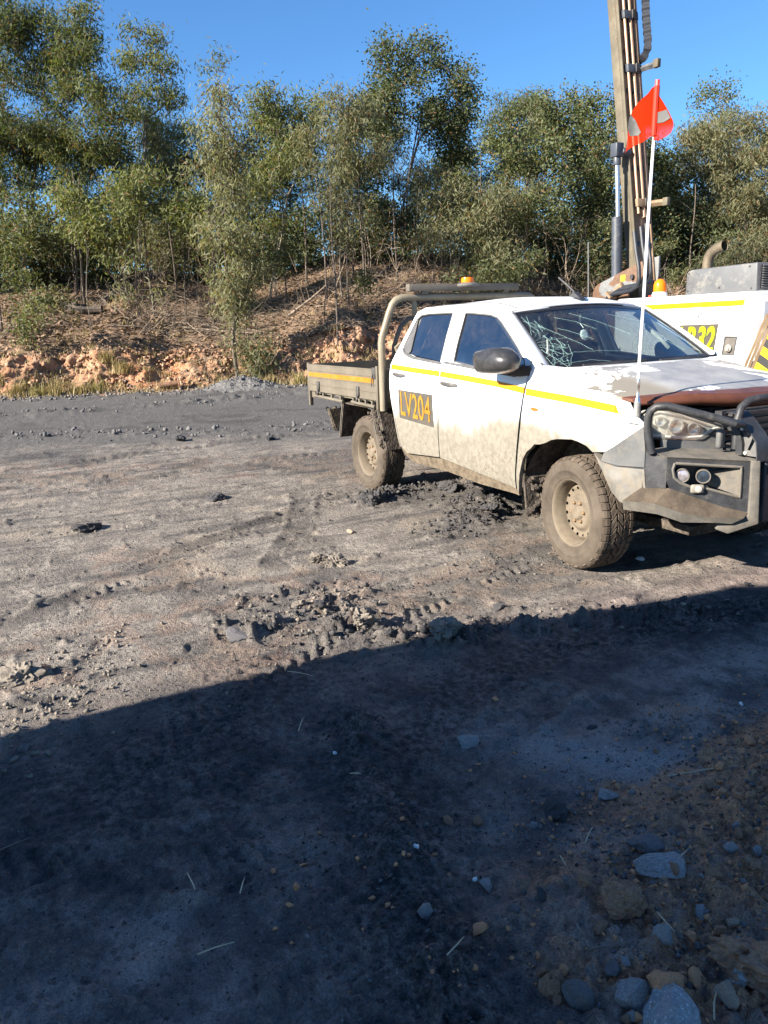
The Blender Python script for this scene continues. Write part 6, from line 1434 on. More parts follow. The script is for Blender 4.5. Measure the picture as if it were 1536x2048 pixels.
for k, s, h in [(-9.6, 10.5, 8), (-11.2, 9, 7.5), (-13.0, 10, 9.5), (-15, 9.5, 8.5), (-17.2, 10.5, 9), (-19.5, 9, 8), (27.5, 7, 6.5), (29.8, 9, 7)]:
    back_tree(n_, k, s, h, 'AE'[n_ % 2], 'bush tree continuing the treeline beyond the edge of the picture', 'treeline beyond the picture', 1.6, 1.1); n_ += 1
# slim dark stems between the crowns
def sapling(i, x, y, h, lean, r_, label, group=None, twigs=6):
    rg = np.random.default_rng(900 + i); z = gz(x, y); root = empty('sapling', (x, y, z)); tag(root, label, 'sapling', group)
    q = [(lean * h * u + .05 * math.sin(5 * u + i), .04 * math.sin(4 * u + i), -.05 + (h + .05) * u) for u in np.linspace(0, 1, 8)]
    tips = [np.array([lean * h * u + rg.normal(0, .35), rg.normal(0, .35), h * u + rg.uniform(.1, .6)]) for u in rg.uniform(.35, 1, twigs)]
    nd = limbs([q], np.array(tips), rg, .0045); nd = (nd[0], nd[1], nd[2], np.maximum(nd[3], np.array([r_ * max(.25, 1 - .6 * n[2] / h) if k < 8 else 0 for k, n in enumerate(nd[0])])))
    tubes_of(*nd).build('stem', BARK, root, smooth=True)
    link('crown', leaves_mesh('crown', np.array(tips), 9, 'W', rg, .8, .16), None, root)
sapling(0, -23.5, -3.5, 3.0, -.16, .035, 'thin dark sapling leaning left at the left edge of the slope')
sapling(1, -17.47, 5.14, 4.4, .05, .034, 'thin dark bare stem on the bank lip right above the tray corner')
sapling(2, -18.2, 5.9, 3.4, .12, .022, 'second thin bare stem just right of the stem above the tray corner')
for i, (k, s) in enumerate([(-4.9, 8.2), (-3.4, 6.6), (-2.2, 7.4), (-.4, 7), (.9, 8), (1.6, 6.4), (2.7, 8.4), (3.6, 5.6), (4.3, 7.6), (5.9, 7), (6.6, 8.6), (7.4, 6.2), (8.4, 7.8), (9.6, 7), (10.7, 8.4), (11.8, 7.4), (13.6, 8.8), (15.8, 7.8), (17.2, 8.2), (18.6, 7), (1.2, 4.6), (4.9, 4.4), (6.1, 4.8), (-.9, 5.2)]):
    x, y = ks_xy(k, s); sapling(10 + i, round(float(x), 2), round(float(y), 2), 2.6 + 2.4 * ((i * 37) % 10) / 10, .12 * math.sin(i * 2.3), .032 + .020 * ((i * 13) % 7) / 7, placed('slim dark stem on the slope', x, y), 'slim dark stems among the trees', 7)
# fallen logs and branches
def log_(name, pts, r0, r1, label, mat=BARK, cat='log', stubs=3, group=None):
    P = [(x, y, gz(x, y) + dz) for x, y, dz in pts]; b = Vector(P[0]); rg = random.Random(len(label)); root = empty(name, b); tag(root, label, cat, group)
    L = [tuple(Vector(p) - b) for p in P]; n = len(L); q = []; rr = []
    for i in range(n - 1):
        for k in range(4): u = k / 4; q.append(Vector(L[i]).lerp(Vector(L[i + 1]), u) + Vector((rg.uniform(-1, 1), rg.uniform(-1, 1), rg.uniform(-.5, .5))) * r0 * .25); rr.append(r0 + (r1 - r0) * (i + u) / (n - 1) * 1.0 + rg.uniform(-.1, .12) * r0)
    q.append(Vector(L[-1])); rr.append(r1); MB().tube(q, rr, 8).build('trunk', mat, root, smooth=True)
    m = MB()
    for _ in range(stubs):
        i = rg.randrange(1, len(q) - 1); d = Vector((rg.uniform(-1, 1), rg.uniform(-1, 1), rg.uniform(.2, 1))).normalized(); l = rg.uniform(.2, .7); p2 = q[i] + d * l * .5 + Vector((0, 0, .05))
        o = MB().tube([q[i], p2, q[i] + d * l], [r1 * .8, r1 * .6, .008], 5).build('branch', mat, root, smooth=True)
log_('fallen_log', [(-25.4, -.10, .12), (-25.75, .75, .16), (-26.2, 1.6, .28), (-27.0, 2.9, .62)], .15, .07, 'long dark fallen log slanting up the slope left of the weeping sapling')
log_('burnt_log', [(-24.9, -1.6, .14), (-24.6, -1.0, .13), (-24.3, -.35, .12)], .17, .13, 'thick burnt log lying level above the cut bank', stubs=2)
log_('fallen_log', [(-21.6, 8.45, .08), (-22.6, 9.9, .25), (-23.9, 11.7, .6)], .07, .03, 'dark fallen branch slanting up to the right behind the light bar')
log_('fallen_branch', [(-20.6, 4.9, .05), (-20.4, 5.8, .35), (-20.5, 6.8, .8)], .04, .015, 'bent grey dead branch right of the dark stems above the tray', TWIG, 'branch', 5)
log_('fallen_branch', [(-21.4, 1.6, .25), (-20.6, 2.6, .18), (-19.7, 3.6, .1)], .03, .012, 'long pale dead branch sliding down the slope beside the weeping sapling', TWIG, 'branch', 5)
log_('fallen_branch', [(-21.6, -.6, .25), (-21.5, .3, .25), (-21.4, 1.2, .15)], .025, .010, 'grey dead branch lying across the lip of the cut bank', TWIG, 'branch', 4)
log_('fallen_branch', [(-21.9, -3.9, -.05), (-22.1, -3.3, .5), (-22.4, -2.7, 1.0)], .022, .008, 'pale leaning dead stick at the far left of the bank', TWIG, 'branch', 3)
log_('fallen_branch', [(-25.5, -2.6, .05), (-26.2, -1.6, .25), (-27.1, -.6, .55)], .035, .012, 'pale dead branch under the dark wattle trees', TWIG, 'branch', 4)
# dry brushwood, grass, leaf litter: nobody could count these
def brush():
    rg = np.random.default_rng(77); m = MB()
    for (k0, s0, sk, ss, n, up) in ((.9, 4.6, 1.0, 1.0, 260, .45), (1.9, 2.6, .7, .7, 110, .3), (-1.2, 6.2, 1.6, 1.2, 110, .5), (5.5, 4.6, 1.6, 1.2, 150, .5), (3.0, 7.5, 2, 1.4, 80, .5), (9, 5, 2.5, 1.3, 170, .6), (13.5, 5.5, 2.2, 1.2, 200, .7), (-4.5, 4.5, 1.4, 1.2, 50, .3), (6, 2.4, 1.4, .6, 60, .25)):
        for _ in range(n):
            k, s = k0 + rg.normal(0, sk), max(.8, s0 + rg.normal(0, ss)); x, y = ks_xy(k, s); z = gz(x, y); a = rg.uniform(0, 6.28); L = rg.uniform(.35, 1.5); el = abs(rg.normal(0, up))
            d = np.array([math.cos(a) * math.cos(el), math.sin(a) * math.cos(el), math.sin(el)]); p = np.array([x, y, z + rg.uniform(0, .18)]); r_ = rg.uniform(.004, .011)
            mid = p + d * L * .5 + rg.normal(0, .05, 3); e = p + d * L + rg.normal(0, .1, 3); m.tube([p, mid, e], [r_, r_ * .8, r_ * .35], 3, False)
            for _b in range(2):
                q = mid + (e - mid) * rg.random(); m.tube([q, q + d * .25 * L + rg.normal(0, .16, 3)], [r_ * .6, r_ * .3], 3, False)
    tag(m.build('dry_brushwood', TWIG, None), kind='stuff')
brush()
def blades(name, spots, rg, hgt, mat, n_each, spread):
    C_ = np.repeat(np.array(spots), n_each, 0); N = len(C_); o = rg.normal(0, 1, (N, 2)) * spread; P = C_.copy(); P[:, :2] += o
    a = rg.uniform(0, 6.28, N); ln = np.abs(rg.normal(0, .35, N)); h = hgt * rg.uniform(.45, 1.15, N)
    d = np.stack([np.cos(a) * ln, np.sin(a) * ln, np.ones(N)], 1); w_ = np.stack([-np.sin(a), np.cos(a), np.zeros(N)], 1) * (.006 + .006 * rg.random(N))[:, None]
    m1 = P + d * (h * .55)[:, None]; d2 = d * np.array([1.9, 1.9, .8]); tip = m1 + d2 * (h * .5)[:, None]
    V = np.stack([P - w_, P + w_, m1 + w_ * .8, m1 - w_ * .8, m1 - w_ * .8, m1 + w_ * .8, tip + w_ * .1, tip - w_ * .1], 1).reshape(-1, 3); F = np.arange(N * 8).reshape(-1, 4)
    me = fastmesh(name, V, F); t = np.repeat(rg.random(N), 8); vcol(me, 'tint', np.stack([t, t * 0, t], 1)); me.materials.append(mat); return me
DRYG = leafmat('dry_grass_blade', (.16, .115, .055), (.37, .29, .15), .25); GRNG = leafmat('straw_green_grass_blade', (.15, .13, .055), (.36, .30, .14), .25)
rgg = np.random.default_rng(31)
tufts = [(-3.9, .5, .42, 'big straw-coloured grass tuft at the left edge of the bank foot'), (-3.3, .35, .36, 'green-tinged grass tuft at the bank foot, second from the left'), (-2.85, .3, .50, 'tall pale grass tuft fanning over the road edge below the cut bank'), (-2.2, .35, .40, 'grass tuft left of the bright orange clay lump'), (-1.75, .5, .34, 'small green grass tuft touching the bright orange clay lump'),
         (-1.7, 1.6, .45, 'dark grass tuft in the hollow of the cut bank'), (-1.2, 1.3, .42, 'grass tuft on the orange slump of the bank'), (-4.5, .9, .4, 'straw grass tuft hard against the left frame under the shrub'), (1.75, .25, .40, 'lone upright grass tuft on the road edge left of the gravel heap'), (3.0, .55, .34, 'grass tuft behind the gravel heap'), (3.9, .5, .36, 'grass tuft between the gravel heap and the tray'), (4.5, .45, .34, 'grass tuft nearest the tray corner')]
for i, (k, s, h, lab) in enumerate(tufts):
    x, y = ks_xy(k, s); z = gz(x, y); me = blades('grass_tuft', [(0., 0., 0.)], rgg, h, GRNG if i % 3 == 1 else DRYG, 130, .12); o = link('grass_tuft', me, None, None, (x, y, z - .02)); tag(o, lab, 'grass tuft', 'grass tufts along the bank foot')
sp_ = []
for _ in range(1500):
    k = rgg.uniform(-9, 14); s = abs(rgg.normal(.7, .8)) + .1 if rgg.random() < .6 else rgg.uniform(2, 8)
    if rgg.random() < .5 * (1 if s > 2 else .2): continue
    x, y = ks_xy(k, s); sp_.append((x, y, gz(x, y) - .02))
sp_ = np.array(sp_); tag(link('dry_grass', blades('dry_grass', sp_, rgg, .20, DRYG, 10, .09)), kind='stuff')
def litter():
    rg = np.random.default_rng(8); N = 26000; k = rg.uniform(-9, 20, N); s = 1.6 + rg.gamma(2.2, 2.0, N); x, y = ks_xy(k, s); z = bank_base(k, s) + .012
    a = rg.uniform(0, 6.28, N); l = rg.uniform(.04, .11, N); w_ = l * rg.uniform(.2, .5, N); t = rg.normal(0, .35, (N, 2))
    d = np.stack([np.cos(a), np.sin(a), t[:, 0]], 1) * l[:, None]; n = np.stack([-np.sin(a), np.cos(a), t[:, 1]], 1) * w_[:, None]; P = np.stack([x, y, z + .01], 1)
    V = np.stack([P - d, P + n, P + d, P - n], 1).reshape(-1, 3); me = fastmesh('leaf_litter', V, np.arange(N * 4).reshape(-1, 4)); q = np.repeat(rg.random(N), 4); vcol(me, 'tint', np.stack([q, q * 0, q], 1)); me.materials.append(leafmat('fallen_leaf', (.07, .045, .03), (.33, .235, .16), .1)); tag(link('leaf_litter', me), kind='stuff')
litter()
# the understorey that closes the view between the stems
i_ = 400
for k, s, h, w_, ty in [(-8.8, 8.6, 3.0, 1.6, 'E'), (-7.6, 9.6, 3.0, 1.6, 'A'), (-5.8, 8.2, 2.8, 1.4, 'E'), (-4.4, 8.6, 2.6, 1.3, 'W'), (-6.5, 9.5, 2.4, 1.5, 'E'), (-5.0, 10.5, 2.8, 1.5, 'S'), (-3.6, 9.4, 2.2, 1.4, 'E'), (-2.6, 10.4, 3.0, 1.4, 'A'), (-1.4, 9.2, 2.2, 1.3, 'W'), (-.2, 10.2, 2.6, 1.3, 'E'), (.9, 9.0, 2.2, 1.2, 'S'), (2.1, 9.2, 2.6, 1.2, 'E'), (3.2, 10.2, 2.4, 1.2, 'W'), (4.4, 9.0, 2.2, 1.2, 'E'), (5.4, 9.8, 2.4, 1.3, 'S'), (6.6, 9.4, 2.6, 1.3, 'E'), (7.8, 10.3, 2.4, 1.3, 'W'), (9.0, 8.8, 2.4, 1.4, 'E'), (10.2, 9.6, 2.6, 1.4, 'S'), (11.4, 8.6, 2.6, 1.4, 'E'), (12.6, 9.6, 2.8, 1.4, 'W'), (13.8, 8.2, 2.6, 1.4, 'E'), (15.2, 9.4, 2.8, 1.4, 'S'), (16.4, 8.4, 2.6, 1.4, 'E'), (17.8, 9.4, 2.8, 1.5, 'W'), (19.2, 8.6, 2.8, 1.5, 'E'), (20.6, 9.4, 3.0, 1.5, 'E'), (22.2, 8.4, 3.0, 1.6, 'S'), (23.8, 9.6, 3.0, 1.6, 'E'), (25.4, 8.4, 3, 1.6, 'E')]:
    x, y = ks_xy(k, s); bl = [(rg0.normal(0, .5), rg0.normal(0, .5), h * .35, w_ * .75, h * .30), (rg0.normal(0, .6), rg0.normal(0, .5), h * .72, w_ * .65, h * .28), (rg0.normal(0, .7), rg0.normal(0, .5), h * .5, w_ * .7, h * .3)]
    make_plant(i_, ty, round(float(x), 2), round(float(y), 2), placed('understorey bush', x, y), bl, .85 if ty != 'S' else .55, 3, 'bush', 'understorey bushes between the tree stems', 'understorey_bush'); i_ += 1
# the far side of the rise: bush that reads as one dark mass between the stems
def far_bush():
    rg = np.random.default_rng(99); n = 900; k = rg.uniform(-26, 44, n); s = rg.uniform(15, 24, n); x, y = ks_xy(k, s); z = bank_base(k, s) + rg.uniform(0, 1, n) ** 1.3 * 3.0
    o = link('far_bush', leaves_mesh('far_bush', np.stack([x, y, z], 1), 48, 'E', rg, 2.0, .55)); tag(o, kind='stuff')
far_bush()
# bare grey brushwood trees tangled under the crowns
for j, (k, s, h, lab) in enumerate([(5.3, 4.6, 2.6, 'bare grey forked dead tree just left of the dark stems above the tray'), (6.4, 5.0, 3.0, 'bare dead tree with spread branches right of the dark stems above the tray'), (7.4, 5.6, 2.6, 'leafless grey tangle left of the dark fallen branch'), (-.6, 5.6, 2.4, 'leafless grey brush under the middle yellow-green wattle bush'), (.7, 6.0, 2.6, 'leafless grey brush under the right yellow-green wattle bush'), (8.6, 5.0, 2.2, 'leafless grey tangle above the left end of the light bar'), (11.8, 4.8, 2.2, 'leafless grey tangle above the right end of the light bar'), (-1.9, 5.9, 2.2, 'leafless grey brush under the left yellow-green wattle bush')]):
    x, y = ks_xy(k, s); make_plant(460 + j, 'D', round(float(x), 2), round(float(y), 2), lab, [(-.4, .2, h * .7, .7, .6), (.4, -.2, h * .85, .7, .5), (0, 0, h * .55, .9, .5)], 1.0, 3, 'dead tree', 'leafless dead trees under the crowns', 'dead_tree')
ROCKS = [
    (2.413, -2.65, 0.1155, 0.55, 'slate', 1, 'dark blue-grey slab lying just behind the pale blue-grey slab'),
    (2.525, -2.708, 0.1221, 0.4, 'blue', 2, 'pale blue-grey slab with a straw beside it at the right'),
    (2.575, -2.909, 0.1223, 0.75, 'mud', 3, 'rounded dark brown boulder below the two blue-grey slabs'),
    (2.818, -3.099, 0.0785, 1.1, 'blue', 4, 'upright grey stone left of the white-veined rock'),
    (2.908, -3.073, 0.155, 0.62, 'vein', 5, 'large white-veined grey rock cut by the bottom edge'),
    (2.841, -3.022, 0.0795, 0.8, 'rust', 6, 'reddish grey stone touching the white-veined rock from behind'),
    (2.744, -3.213, 0.0688, 1.0, 'slate', 7, 'dark slate stone left of the upright grey stone'),
    (2.683, -3.235, 0.0634, 1.7, 'mud', 8, 'tall narrow clod of dark dirt beside the dark slate stone'),
    (2.731, -3.082, 0.0493, 0.8, 'slate', 9, 'small dark stone above the gap between the slate and grey stones'),
    (2.742, -2.919, 0.0478, 1.3, 'blue', 10, 'thin upright blue-grey shard right of the centre of the dirt heap'),
    (2.777, -2.705, 0.0433, 0.9, 'tan', 11, 'small tan stone near the right edge of the dirt heap'),
    (2.894, -2.782, 0.1922, 0.6, 'mud', 12, 'big muddy block at the right edge of the picture'),
    (2.898, -2.83, 0.1044, 0.55, 'vein', 13, 'white-capped stone leaning on the big muddy block'),
    (2.933, -2.917, 0.0677, 0.8, 'tan', 14, 'tan clod in front of the white-capped stone'),
    (2.105, -2.521, 0.0748, 0.45, 'blue', 15, 'flat grey stone at the top edge of the orange clay'),
    (2.09, -2.747, 0.0946, 0.9, 'coal', 16, 'crumbly black lump left of the orange clay'),
    (2.112, -2.85, 0.0351, 0.8, 'blue', 17, 'small pale blue stone below the crumbly black lump'),
    (2.264, -3.187, 0.0152, 1.0, 'white', 18, 'single white pebble in the black coal track'),
    (2.056, -3.272, 0.0193, 0.8, 'white', 19, 'white chip on the black ridge'),
    (1.383, -3.258, 0.0187, 0.7, 'white', 20, 'white chip where the black ridge begins'),
    (1.89, -1.553, 0.0221, 0.8, 'white', 21, 'white pebble in the shade nearest the right edge'),
    (0.116, -0.367, 0.0592, 0.5, 'white', 22, 'scrap of pale litter in the shadow under the bull bar'),
    (2.147, -1.825, 0.0449, 0.8, 'rust', 23, 'small orange-brown ball of clay at the right edge'),
    (2.113, -2.101, 0.0341, 0.7, 'slate', 24, 'small dark stone at the edge of the orange clay'),
    (0.676, -4.346, 0.052, 0.8, 'slate', 25, 'dark stone just inside the shade at the left edge'),
    (0.65, -2.315, 0.1675, 0.66, 'clod', 26, 'largest pale crumbly clod, right at the edge of the shade'),
    (0.25, -2.599, 0.1359, 0.8, 'clod', 27, 'squarish pale clod in front of the crumbled row'),
    (-0.949, -2.224, 0.1436, 0.7, 'clod', 28, 'right-hand clod of the small heap in the middle of the sunlit yard'),
    (-1.07, -2.297, 0.1238, 0.7, 'clod', 29, 'left-hand clod of the small heap in the middle of the sunlit yard'),
    (-0.961, -2.285, 0.0931, 0.6, 'clod', 60, 'low clod between the two clods of the small heap'),
    (-0.021, -3.23, 0.1542, 0.35, 'slate', 30, 'flat dark slab in the sunlit mud near the shade edge'),
    (-0.086, -4.326, 0.1798, 0.6, 'clod', 31, 'pale clod by the left edge of the picture in the sun'),
    (-0.116, -4.235, 0.1131, 0.5, 'mud', 32, 'dark clod behind the pale clod at the left edge'),
    (-3.064, -3.631, 0.1958, 0.6, 'coal', 33, 'lone dark lump in the sunlit yard far left'),
    (-3.616, -2.346, 0.2059, 0.5, 'coal', 34, 'dark lump in the yard between the left edge and the tray'),
    (-2.51, -1.206, 0.2084, 0.6, 'coal', 35, 'black mud lump squeezed out in front of the rear tyre'),
    (-2.512, -1.099, 0.143, 0.7, 'coal', 36, 'smaller black lump touching the rear tyre'),
    (1.558, -2.756, 0.0976, 0.75, 'blue', 37, 'blue-grey stone crusted with mud in the middle of the shade'),
    (2.433, -3.166, 0.0357, 0.8, 'slate', 38, 'small slate chip in the black coal track'),
    (2.865, -2.944, 0.0465, 0.7, 'rust', 39, 'rusty stone right of the white-veined rock'),
    (2.662, -2.477, 0.0502, 0.7, 'mud', 40, 'brown clod at the right edge above the dirt heap'),
    (2.577, -2.467, 0.0438, 0.8, 'blue', 41, 'pale grey chip right of the straw'),
    (2.608, -3.012, 0.0482, 0.7, 'mud', 42, "brown clod left of the boulder's foot"),
    (2.435, -3.07, 0.0429, 0.8, 'coal', 43, 'black crumb between the coal track and the dirt heap'),
    (1.804, -2.901, 0.0275, 0.8, 'coal', 44, 'small black stone in front of the mud-crusted stone'),
    (1.606, -2.551, 0.0347, 0.6, 'slate', 45, 'dark pebble right of the mud-crusted stone'),
    (-0.025, -3.024, 0.0637, 0.6, 'coal', 46, 'dark crumb right of the flat dark slab'),
    (-0.3, -2.751, 0.0807, 0.7, 'clod', 47, 'small clod at the left of the crumbled row'),
    (-0.153, -2.679, 0.0789, 0.7, 'coal', 48, 'dark lump in the crumbled row'),
    (-0.098, -2.54, 0.0911, 0.7, 'clod', 49, 'clod behind the squarish pale clod'),
    (0.576, -2.376, 0.0653, 0.7, 'coal', 50, 'dark lump left of the largest pale clod'),
    (0.465, -2.53, 0.0602, 0.6, 'coal', 51, 'dark lump on the shade edge under the crumbled row'),
    (0.382, -1.75, 0.0785, 0.6, 'coal', 52, 'dark clod on the track in front of the front tyre'),
    (-1.401, -0.579, 0.13, 0.6, 'coal', 53, 'black mud lump below the door sill'),
    (-2.512, -0.288, 0.1806, 0.6, 'coal', 54, 'black mud lump under the cab'),
    (1.707, -2.228, 0.0493, 0.5, 'coal', 55, 'black chip in the shade right of centre'),
    (1.323, -2.45, 0.028, 0.8, 'rust', 56, 'orange pebble in the shade under the crumbled row'),
    (-7.298, -0.513, 0.1699, 0.6, 'coal', 57, 'dark lump on the far dark windrow'),
    (-8.095, -1.692, 0.1923, 0.5, 'coal', 58, 'dark lump left on the far dark windrow'),
    (-1.693, -1.769, 0.0578, 0.7, 'tan', 59, 'small tan stone behind the small heap'),
]
STICKS = [
    (1.78, -3.937, 1.935, -3.94, 'upright straw in the shade at lower left'),
    (2.512, -3.438, 2.44, -3.341, 'short pale straw in the black coal track'),
    (1.152, -3.323, 1.044, -3.259, 'tiny straw in the shade left of centre'),
    (2.559, -2.691, 2.512, -2.569, 'straw leaning on the pale blue-grey slab'),
    (2.145, -2.265, 2.241, -2.013, 'long thin pale twig above the orange clay'),
    (2.65, -2.848, 2.742, -2.882, 'straw slanting down beside the blue-grey shard'),
    (2.644, -3.079, 2.677, -3.015, 'curved straw above the dark slate stone'),
    (0.569, -3.155, 0.672, -3.065, 'pale straw lying across the edge of the shade'),
    (2.121, -3.991, 2.127, -3.889, 'thin twig at lower left'),
    (1.956, -3.821, 1.879, -3.783, 'short twig in the left of the shade'),
    (2.294, -2.787, 2.242, -2.709, 'straw by the crumbly black lump'),
    (2.295, -2.889, 2.36, -2.921, 'straw tip below the small pale blue stone'),
    (1.561, -3.275, 1.59, -3.243, 'straw lying on the black ridge'),
    (2.744, -2.615, 2.806, -2.602, 'brown twig at the right edge'),
    (1.354, -4.454, 1.334, -4.364, 'dark twig at the left edge'),
    (2.972, -3.004, 2.92, -2.935, 'straw at the bottom right corner'),
]
# ---------------------------------------------------------------- stones, clods, gravel, straws
RK = {'slate': M('dark_slate', (.11, .11, .118), .8, 0, .4, 18, .8, 60, .34, (.17, .12, .09)), 'blue': M('blue_grey_stone', (.27, .265, .265), .85, 0, .4, 16, .8, 60, .34, (.20, .13, .09)),
      'mud': M('brown_mud_clod', (.27, .155, .10), .95, 0, .45, 14, .9, 50, .35, (.38, .18, .085)), 'rust': M('rusty_stone', (.50, .23, .11), .85, 0, .35, 20, .5, 70, .3, (.22, .16, .12)),
      'tan': M('tan_stone', (.30, .215, .15), .9, 0, .3, 20, .5, 70, .3, (.20, .15, .11)), 'coal': M('coal_lump', (.042, .040, .042), .85, 0, .4, 22, .7, 60, .25, (.12, .105, .09)),
      'white': M('white_chip', (.72, .71, .68), .7, 0, .1, 30, .2, 70), 'clod': M('dried_clod', (.175, .150, .124), .95, 0, .3, 16, .9, 45, .25, (.13, .11, .092))}
def vein():
    a = NT('white_veined_rock'); n = a.noise(20, 7, .75, dist=.6); c = a.mix(a.ramp(a.noise(12, 5, .6), .3, .7), (.19, .195, .205), (.30, .295, .29)); c = a.mix(a.ramp(n, .56, .62), c, (.66, .66, .65)); c = a.mix(a.ramp(a.noise(9, 5, .7), .56, .66), c, (.22, .15, .10)); a.bump(n, .5, .01); return a.base(c, .8)
RK['vein'] = vein()
def rock_mesh(seed, rough=.0, sub=3, cuts=8):
    rg = np.random.default_rng(seed); bm = bmesh.new(); bmesh.ops.create_icosphere(bm, subdivisions=sub, radius=1)
    N_ = rg.normal(0, 1, (cuts, 3)); N_ /= np.linalg.norm(N_, axis=1)[:, None]; D_ = rg.uniform(.52, .95, cuts)
    of = rg.uniform(0, 50, 2)
    for v in bm.verts:
        u = np.array(v.co); dt = N_ @ u; r_ = np.min(np.where(dt > .05, D_ / np.maximum(dt, .05), 9)); r_ = min(r_, 1.15)
        if rough:
            q = u * 2.2; n = fbm(np.array([q[0] + of[0] + q[2] * .7]), np.array([q[1] + of[1] + q[2] * .9]), 3, seed, .6)[0]; n2 = abs(fbm(np.array([q[0] * 2.6 + of[1]]), np.array([q[1] * 2.6 + q[2] * 2.1]), 2, seed)[0] - .5)
            r_ *= 1 + rough * (1.3 * (n - .5) + 1.1 * (n2 - .12))
        v.co = Vector(u * r_ * .5)
    me = bpy.data.meshes.new('stone'); bm.to_mesh(me); bm.free(); return me
for (x, y, sz, asp, ty, sd, lab) in ROCKS:
    big = sz > .05; rough = {'clod': 1.0, 'mud': .65, 'coal': .6, 'vein': .12}.get(ty, .24); nm = {'clod': 'clod', 'mud': 'clod', 'coal': 'coal_lump', 'white': 'pebble'}.get(ty, 'rock' if big else 'stone')
    me = rock_mesh(sd, rough, 4 if sz > .10 and rough > .4 else 3 if big else 2)
    o = link(nm, me, RK[ty], None, smooth=False); rr = random.Random(sd)
    o.scale = (sz * 1.08, sz * rr.uniform(.8, 1.0), sz * asp * 1.0); o.rotation_euler = (rr.uniform(-.2, .2), rr.uniform(-.2, .2), rr.uniform(0, 6.3)); o.location = (x, y, gz(x, y) + sz * asp * .15)
    tag(o, lab, {'clod': 'clod', 'coal_lump': 'clod', 'pebble': 'pebble'}.get(nm, 'stone'), None)
# medium stones of the churned heap, one by one
rgs = np.random.default_rng(21); SM = [rock_mesh(500 + i, .12, 1, 9) for i in range(6)]
kinds = [('rust', 'small rusty brown stone half sunk in the churned dirt at the lower right'), ('slate', 'small dark slate stone in the churned dirt at the lower right'), ('blue', 'small pale grey stone in the churned dirt at the lower right'), ('mud', 'small brown dirt clod in the churned heap at the lower right')]
SMm = {}
for ty, _l in kinds:
    for i, me in enumerate(SM): c = me.copy(); c.materials.append(RK[ty]); SMm[ty, i] = c
n = 0
while n < 280:
    x, y = rgs.uniform(1.9, 3.15), rgs.uniform(-3.75, -1.5)
    if rgs.random() > .10 + .90 * np.clip((x - 1.9) / .8, 0, 1) * np.clip((y + 3.45) / .45, 0, 1): continue
    ty, lab = kinds[rgs.choice(4, p=[.34, .18, .16, .32])]; sz = .013 + .046 * rgs.random() ** 2.3
    o = link('stone', SMm[ty, int(rgs.integers(6))]); o.location = (x, y, gz(x, y) + sz * .18); o.scale = (sz, sz * rgs.uniform(.7, 1), sz * rgs.uniform(.5, .9)); o.rotation_euler = tuple(rgs.uniform(0, 6, 3))
    tag(o, lab, 'stone', 'stones in the churned dirt'); n += 1
# gravel and crumbs past counting
def hull(seed, n=9):
    rg = np.random.default_rng(seed); bm = bmesh.new()
    for _ in range(n): u = rg.normal(0, 1, 3); u /= np.linalg.norm(u); bm.verts.new(u * rg.uniform(.75, 1) * .5)
    r_ = bmesh.ops.convex_hull(bm, input=bm.verts); bmesh.ops.delete(bm, geom=[v for v in bm.verts if not v.link_faces], context='VERTS'); bmesh.ops.triangulate(bm, faces=bm.faces)
    bm.verts.index_update(); V = np.array([v.co for v in bm.verts]); F = np.array([[v.index for v in f.verts] for f in bm.faces]); bm.free(); return V, F
HU = [hull(s) for s in range(8)]
def scatter(name, X, Y, size, mat, rg, Z=None, sink=.15, flat=.7):
    Vs = []; Fs = []; k = 0; Z = ground_h(X, Y) if Z is None else Z; pick = rg.integers(0, len(HU), len(X))
    for h, (V0, F0) in enumerate(HU):
        I = np.where(pick == h)[0]; n = len(I)
        if not n: continue
        a = rg.uniform(0, 6.28, n); t = rg.normal(0, .5, n); ca, sa, ct, st = np.cos(a), np.sin(a), np.cos(t), np.sin(t)
        v = V0[None] * np.stack([np.ones(n), rg.uniform(.65, 1, n), rg.uniform(.5, .9, n) * flat / .7], 1)[:, None, :]
        x, y, z = v[..., 0], v[..., 1], v[..., 2]; y, z = y * ct[:, None] - z * st[:, None], y * st[:, None] + z * ct[:, None]
        x, y = x * ca[:, None] - y * sa[:, None], x * sa[:, None] + y * ca[:, None]
        v = np.stack([x, y, z], -1) * size[I][:, None, None] + np.stack([X[I], Y[I], Z[I] + size[I] * sink], 1)[:, None, :]
        Vs.append(v.reshape(-1, 3)); Fs.append((F0[None] + (np.arange(n) * len(V0))[:, None, None]).reshape(-1, 3) + k); k += n * len(V0)
    me = fastmesh(name, np.vstack(Vs), np.vstack(Fs)); me.materials.append(mat); tag(link(name, me), kind='stuff')
def along(pts, n, spread, rg):
    p = np.array(pts); seg = np.linalg.norm(np.diff(p, axis=0), axis=1); c = np.concatenate([[0], np.cumsum(seg)]); t = rg.uniform(0, c[-1], n); i = np.clip(np.searchsorted(c, t) - 1, 0, len(seg) - 1); u = ((t - c[i]) / seg[i])[:, None]
    q = p[i] * (1 - u) + p[i + 1] * u + rg.normal(0, spread, (n, 2)); return q[:, 0], q[:, 1]
def patchy(X, Y, f, sd, lo=.48, hi=.6):
    return rgs.random(len(X)) < sstep(lo, hi, fbm(X * f, Y * f, 3, sd)) * .95 + .05
def sizes(n, lo, hi, p=2.8): return lo + (hi - lo) * rgs.random(n) ** p
X, Y = rgs.uniform(1.7, 3.4, 15000), rgs.uniform(-3.9, -1.3, 15000); ok = patchy(X, Y, 2.2, 55, .38, .52) & (rgs.random(15000) < np.clip((X - 1.6) / .9, .1, 1) * np.clip((Y + 3.55) / .4, .06, 1)); X, Y = X[ok], Y[ok]; h_ = len(X) // 2
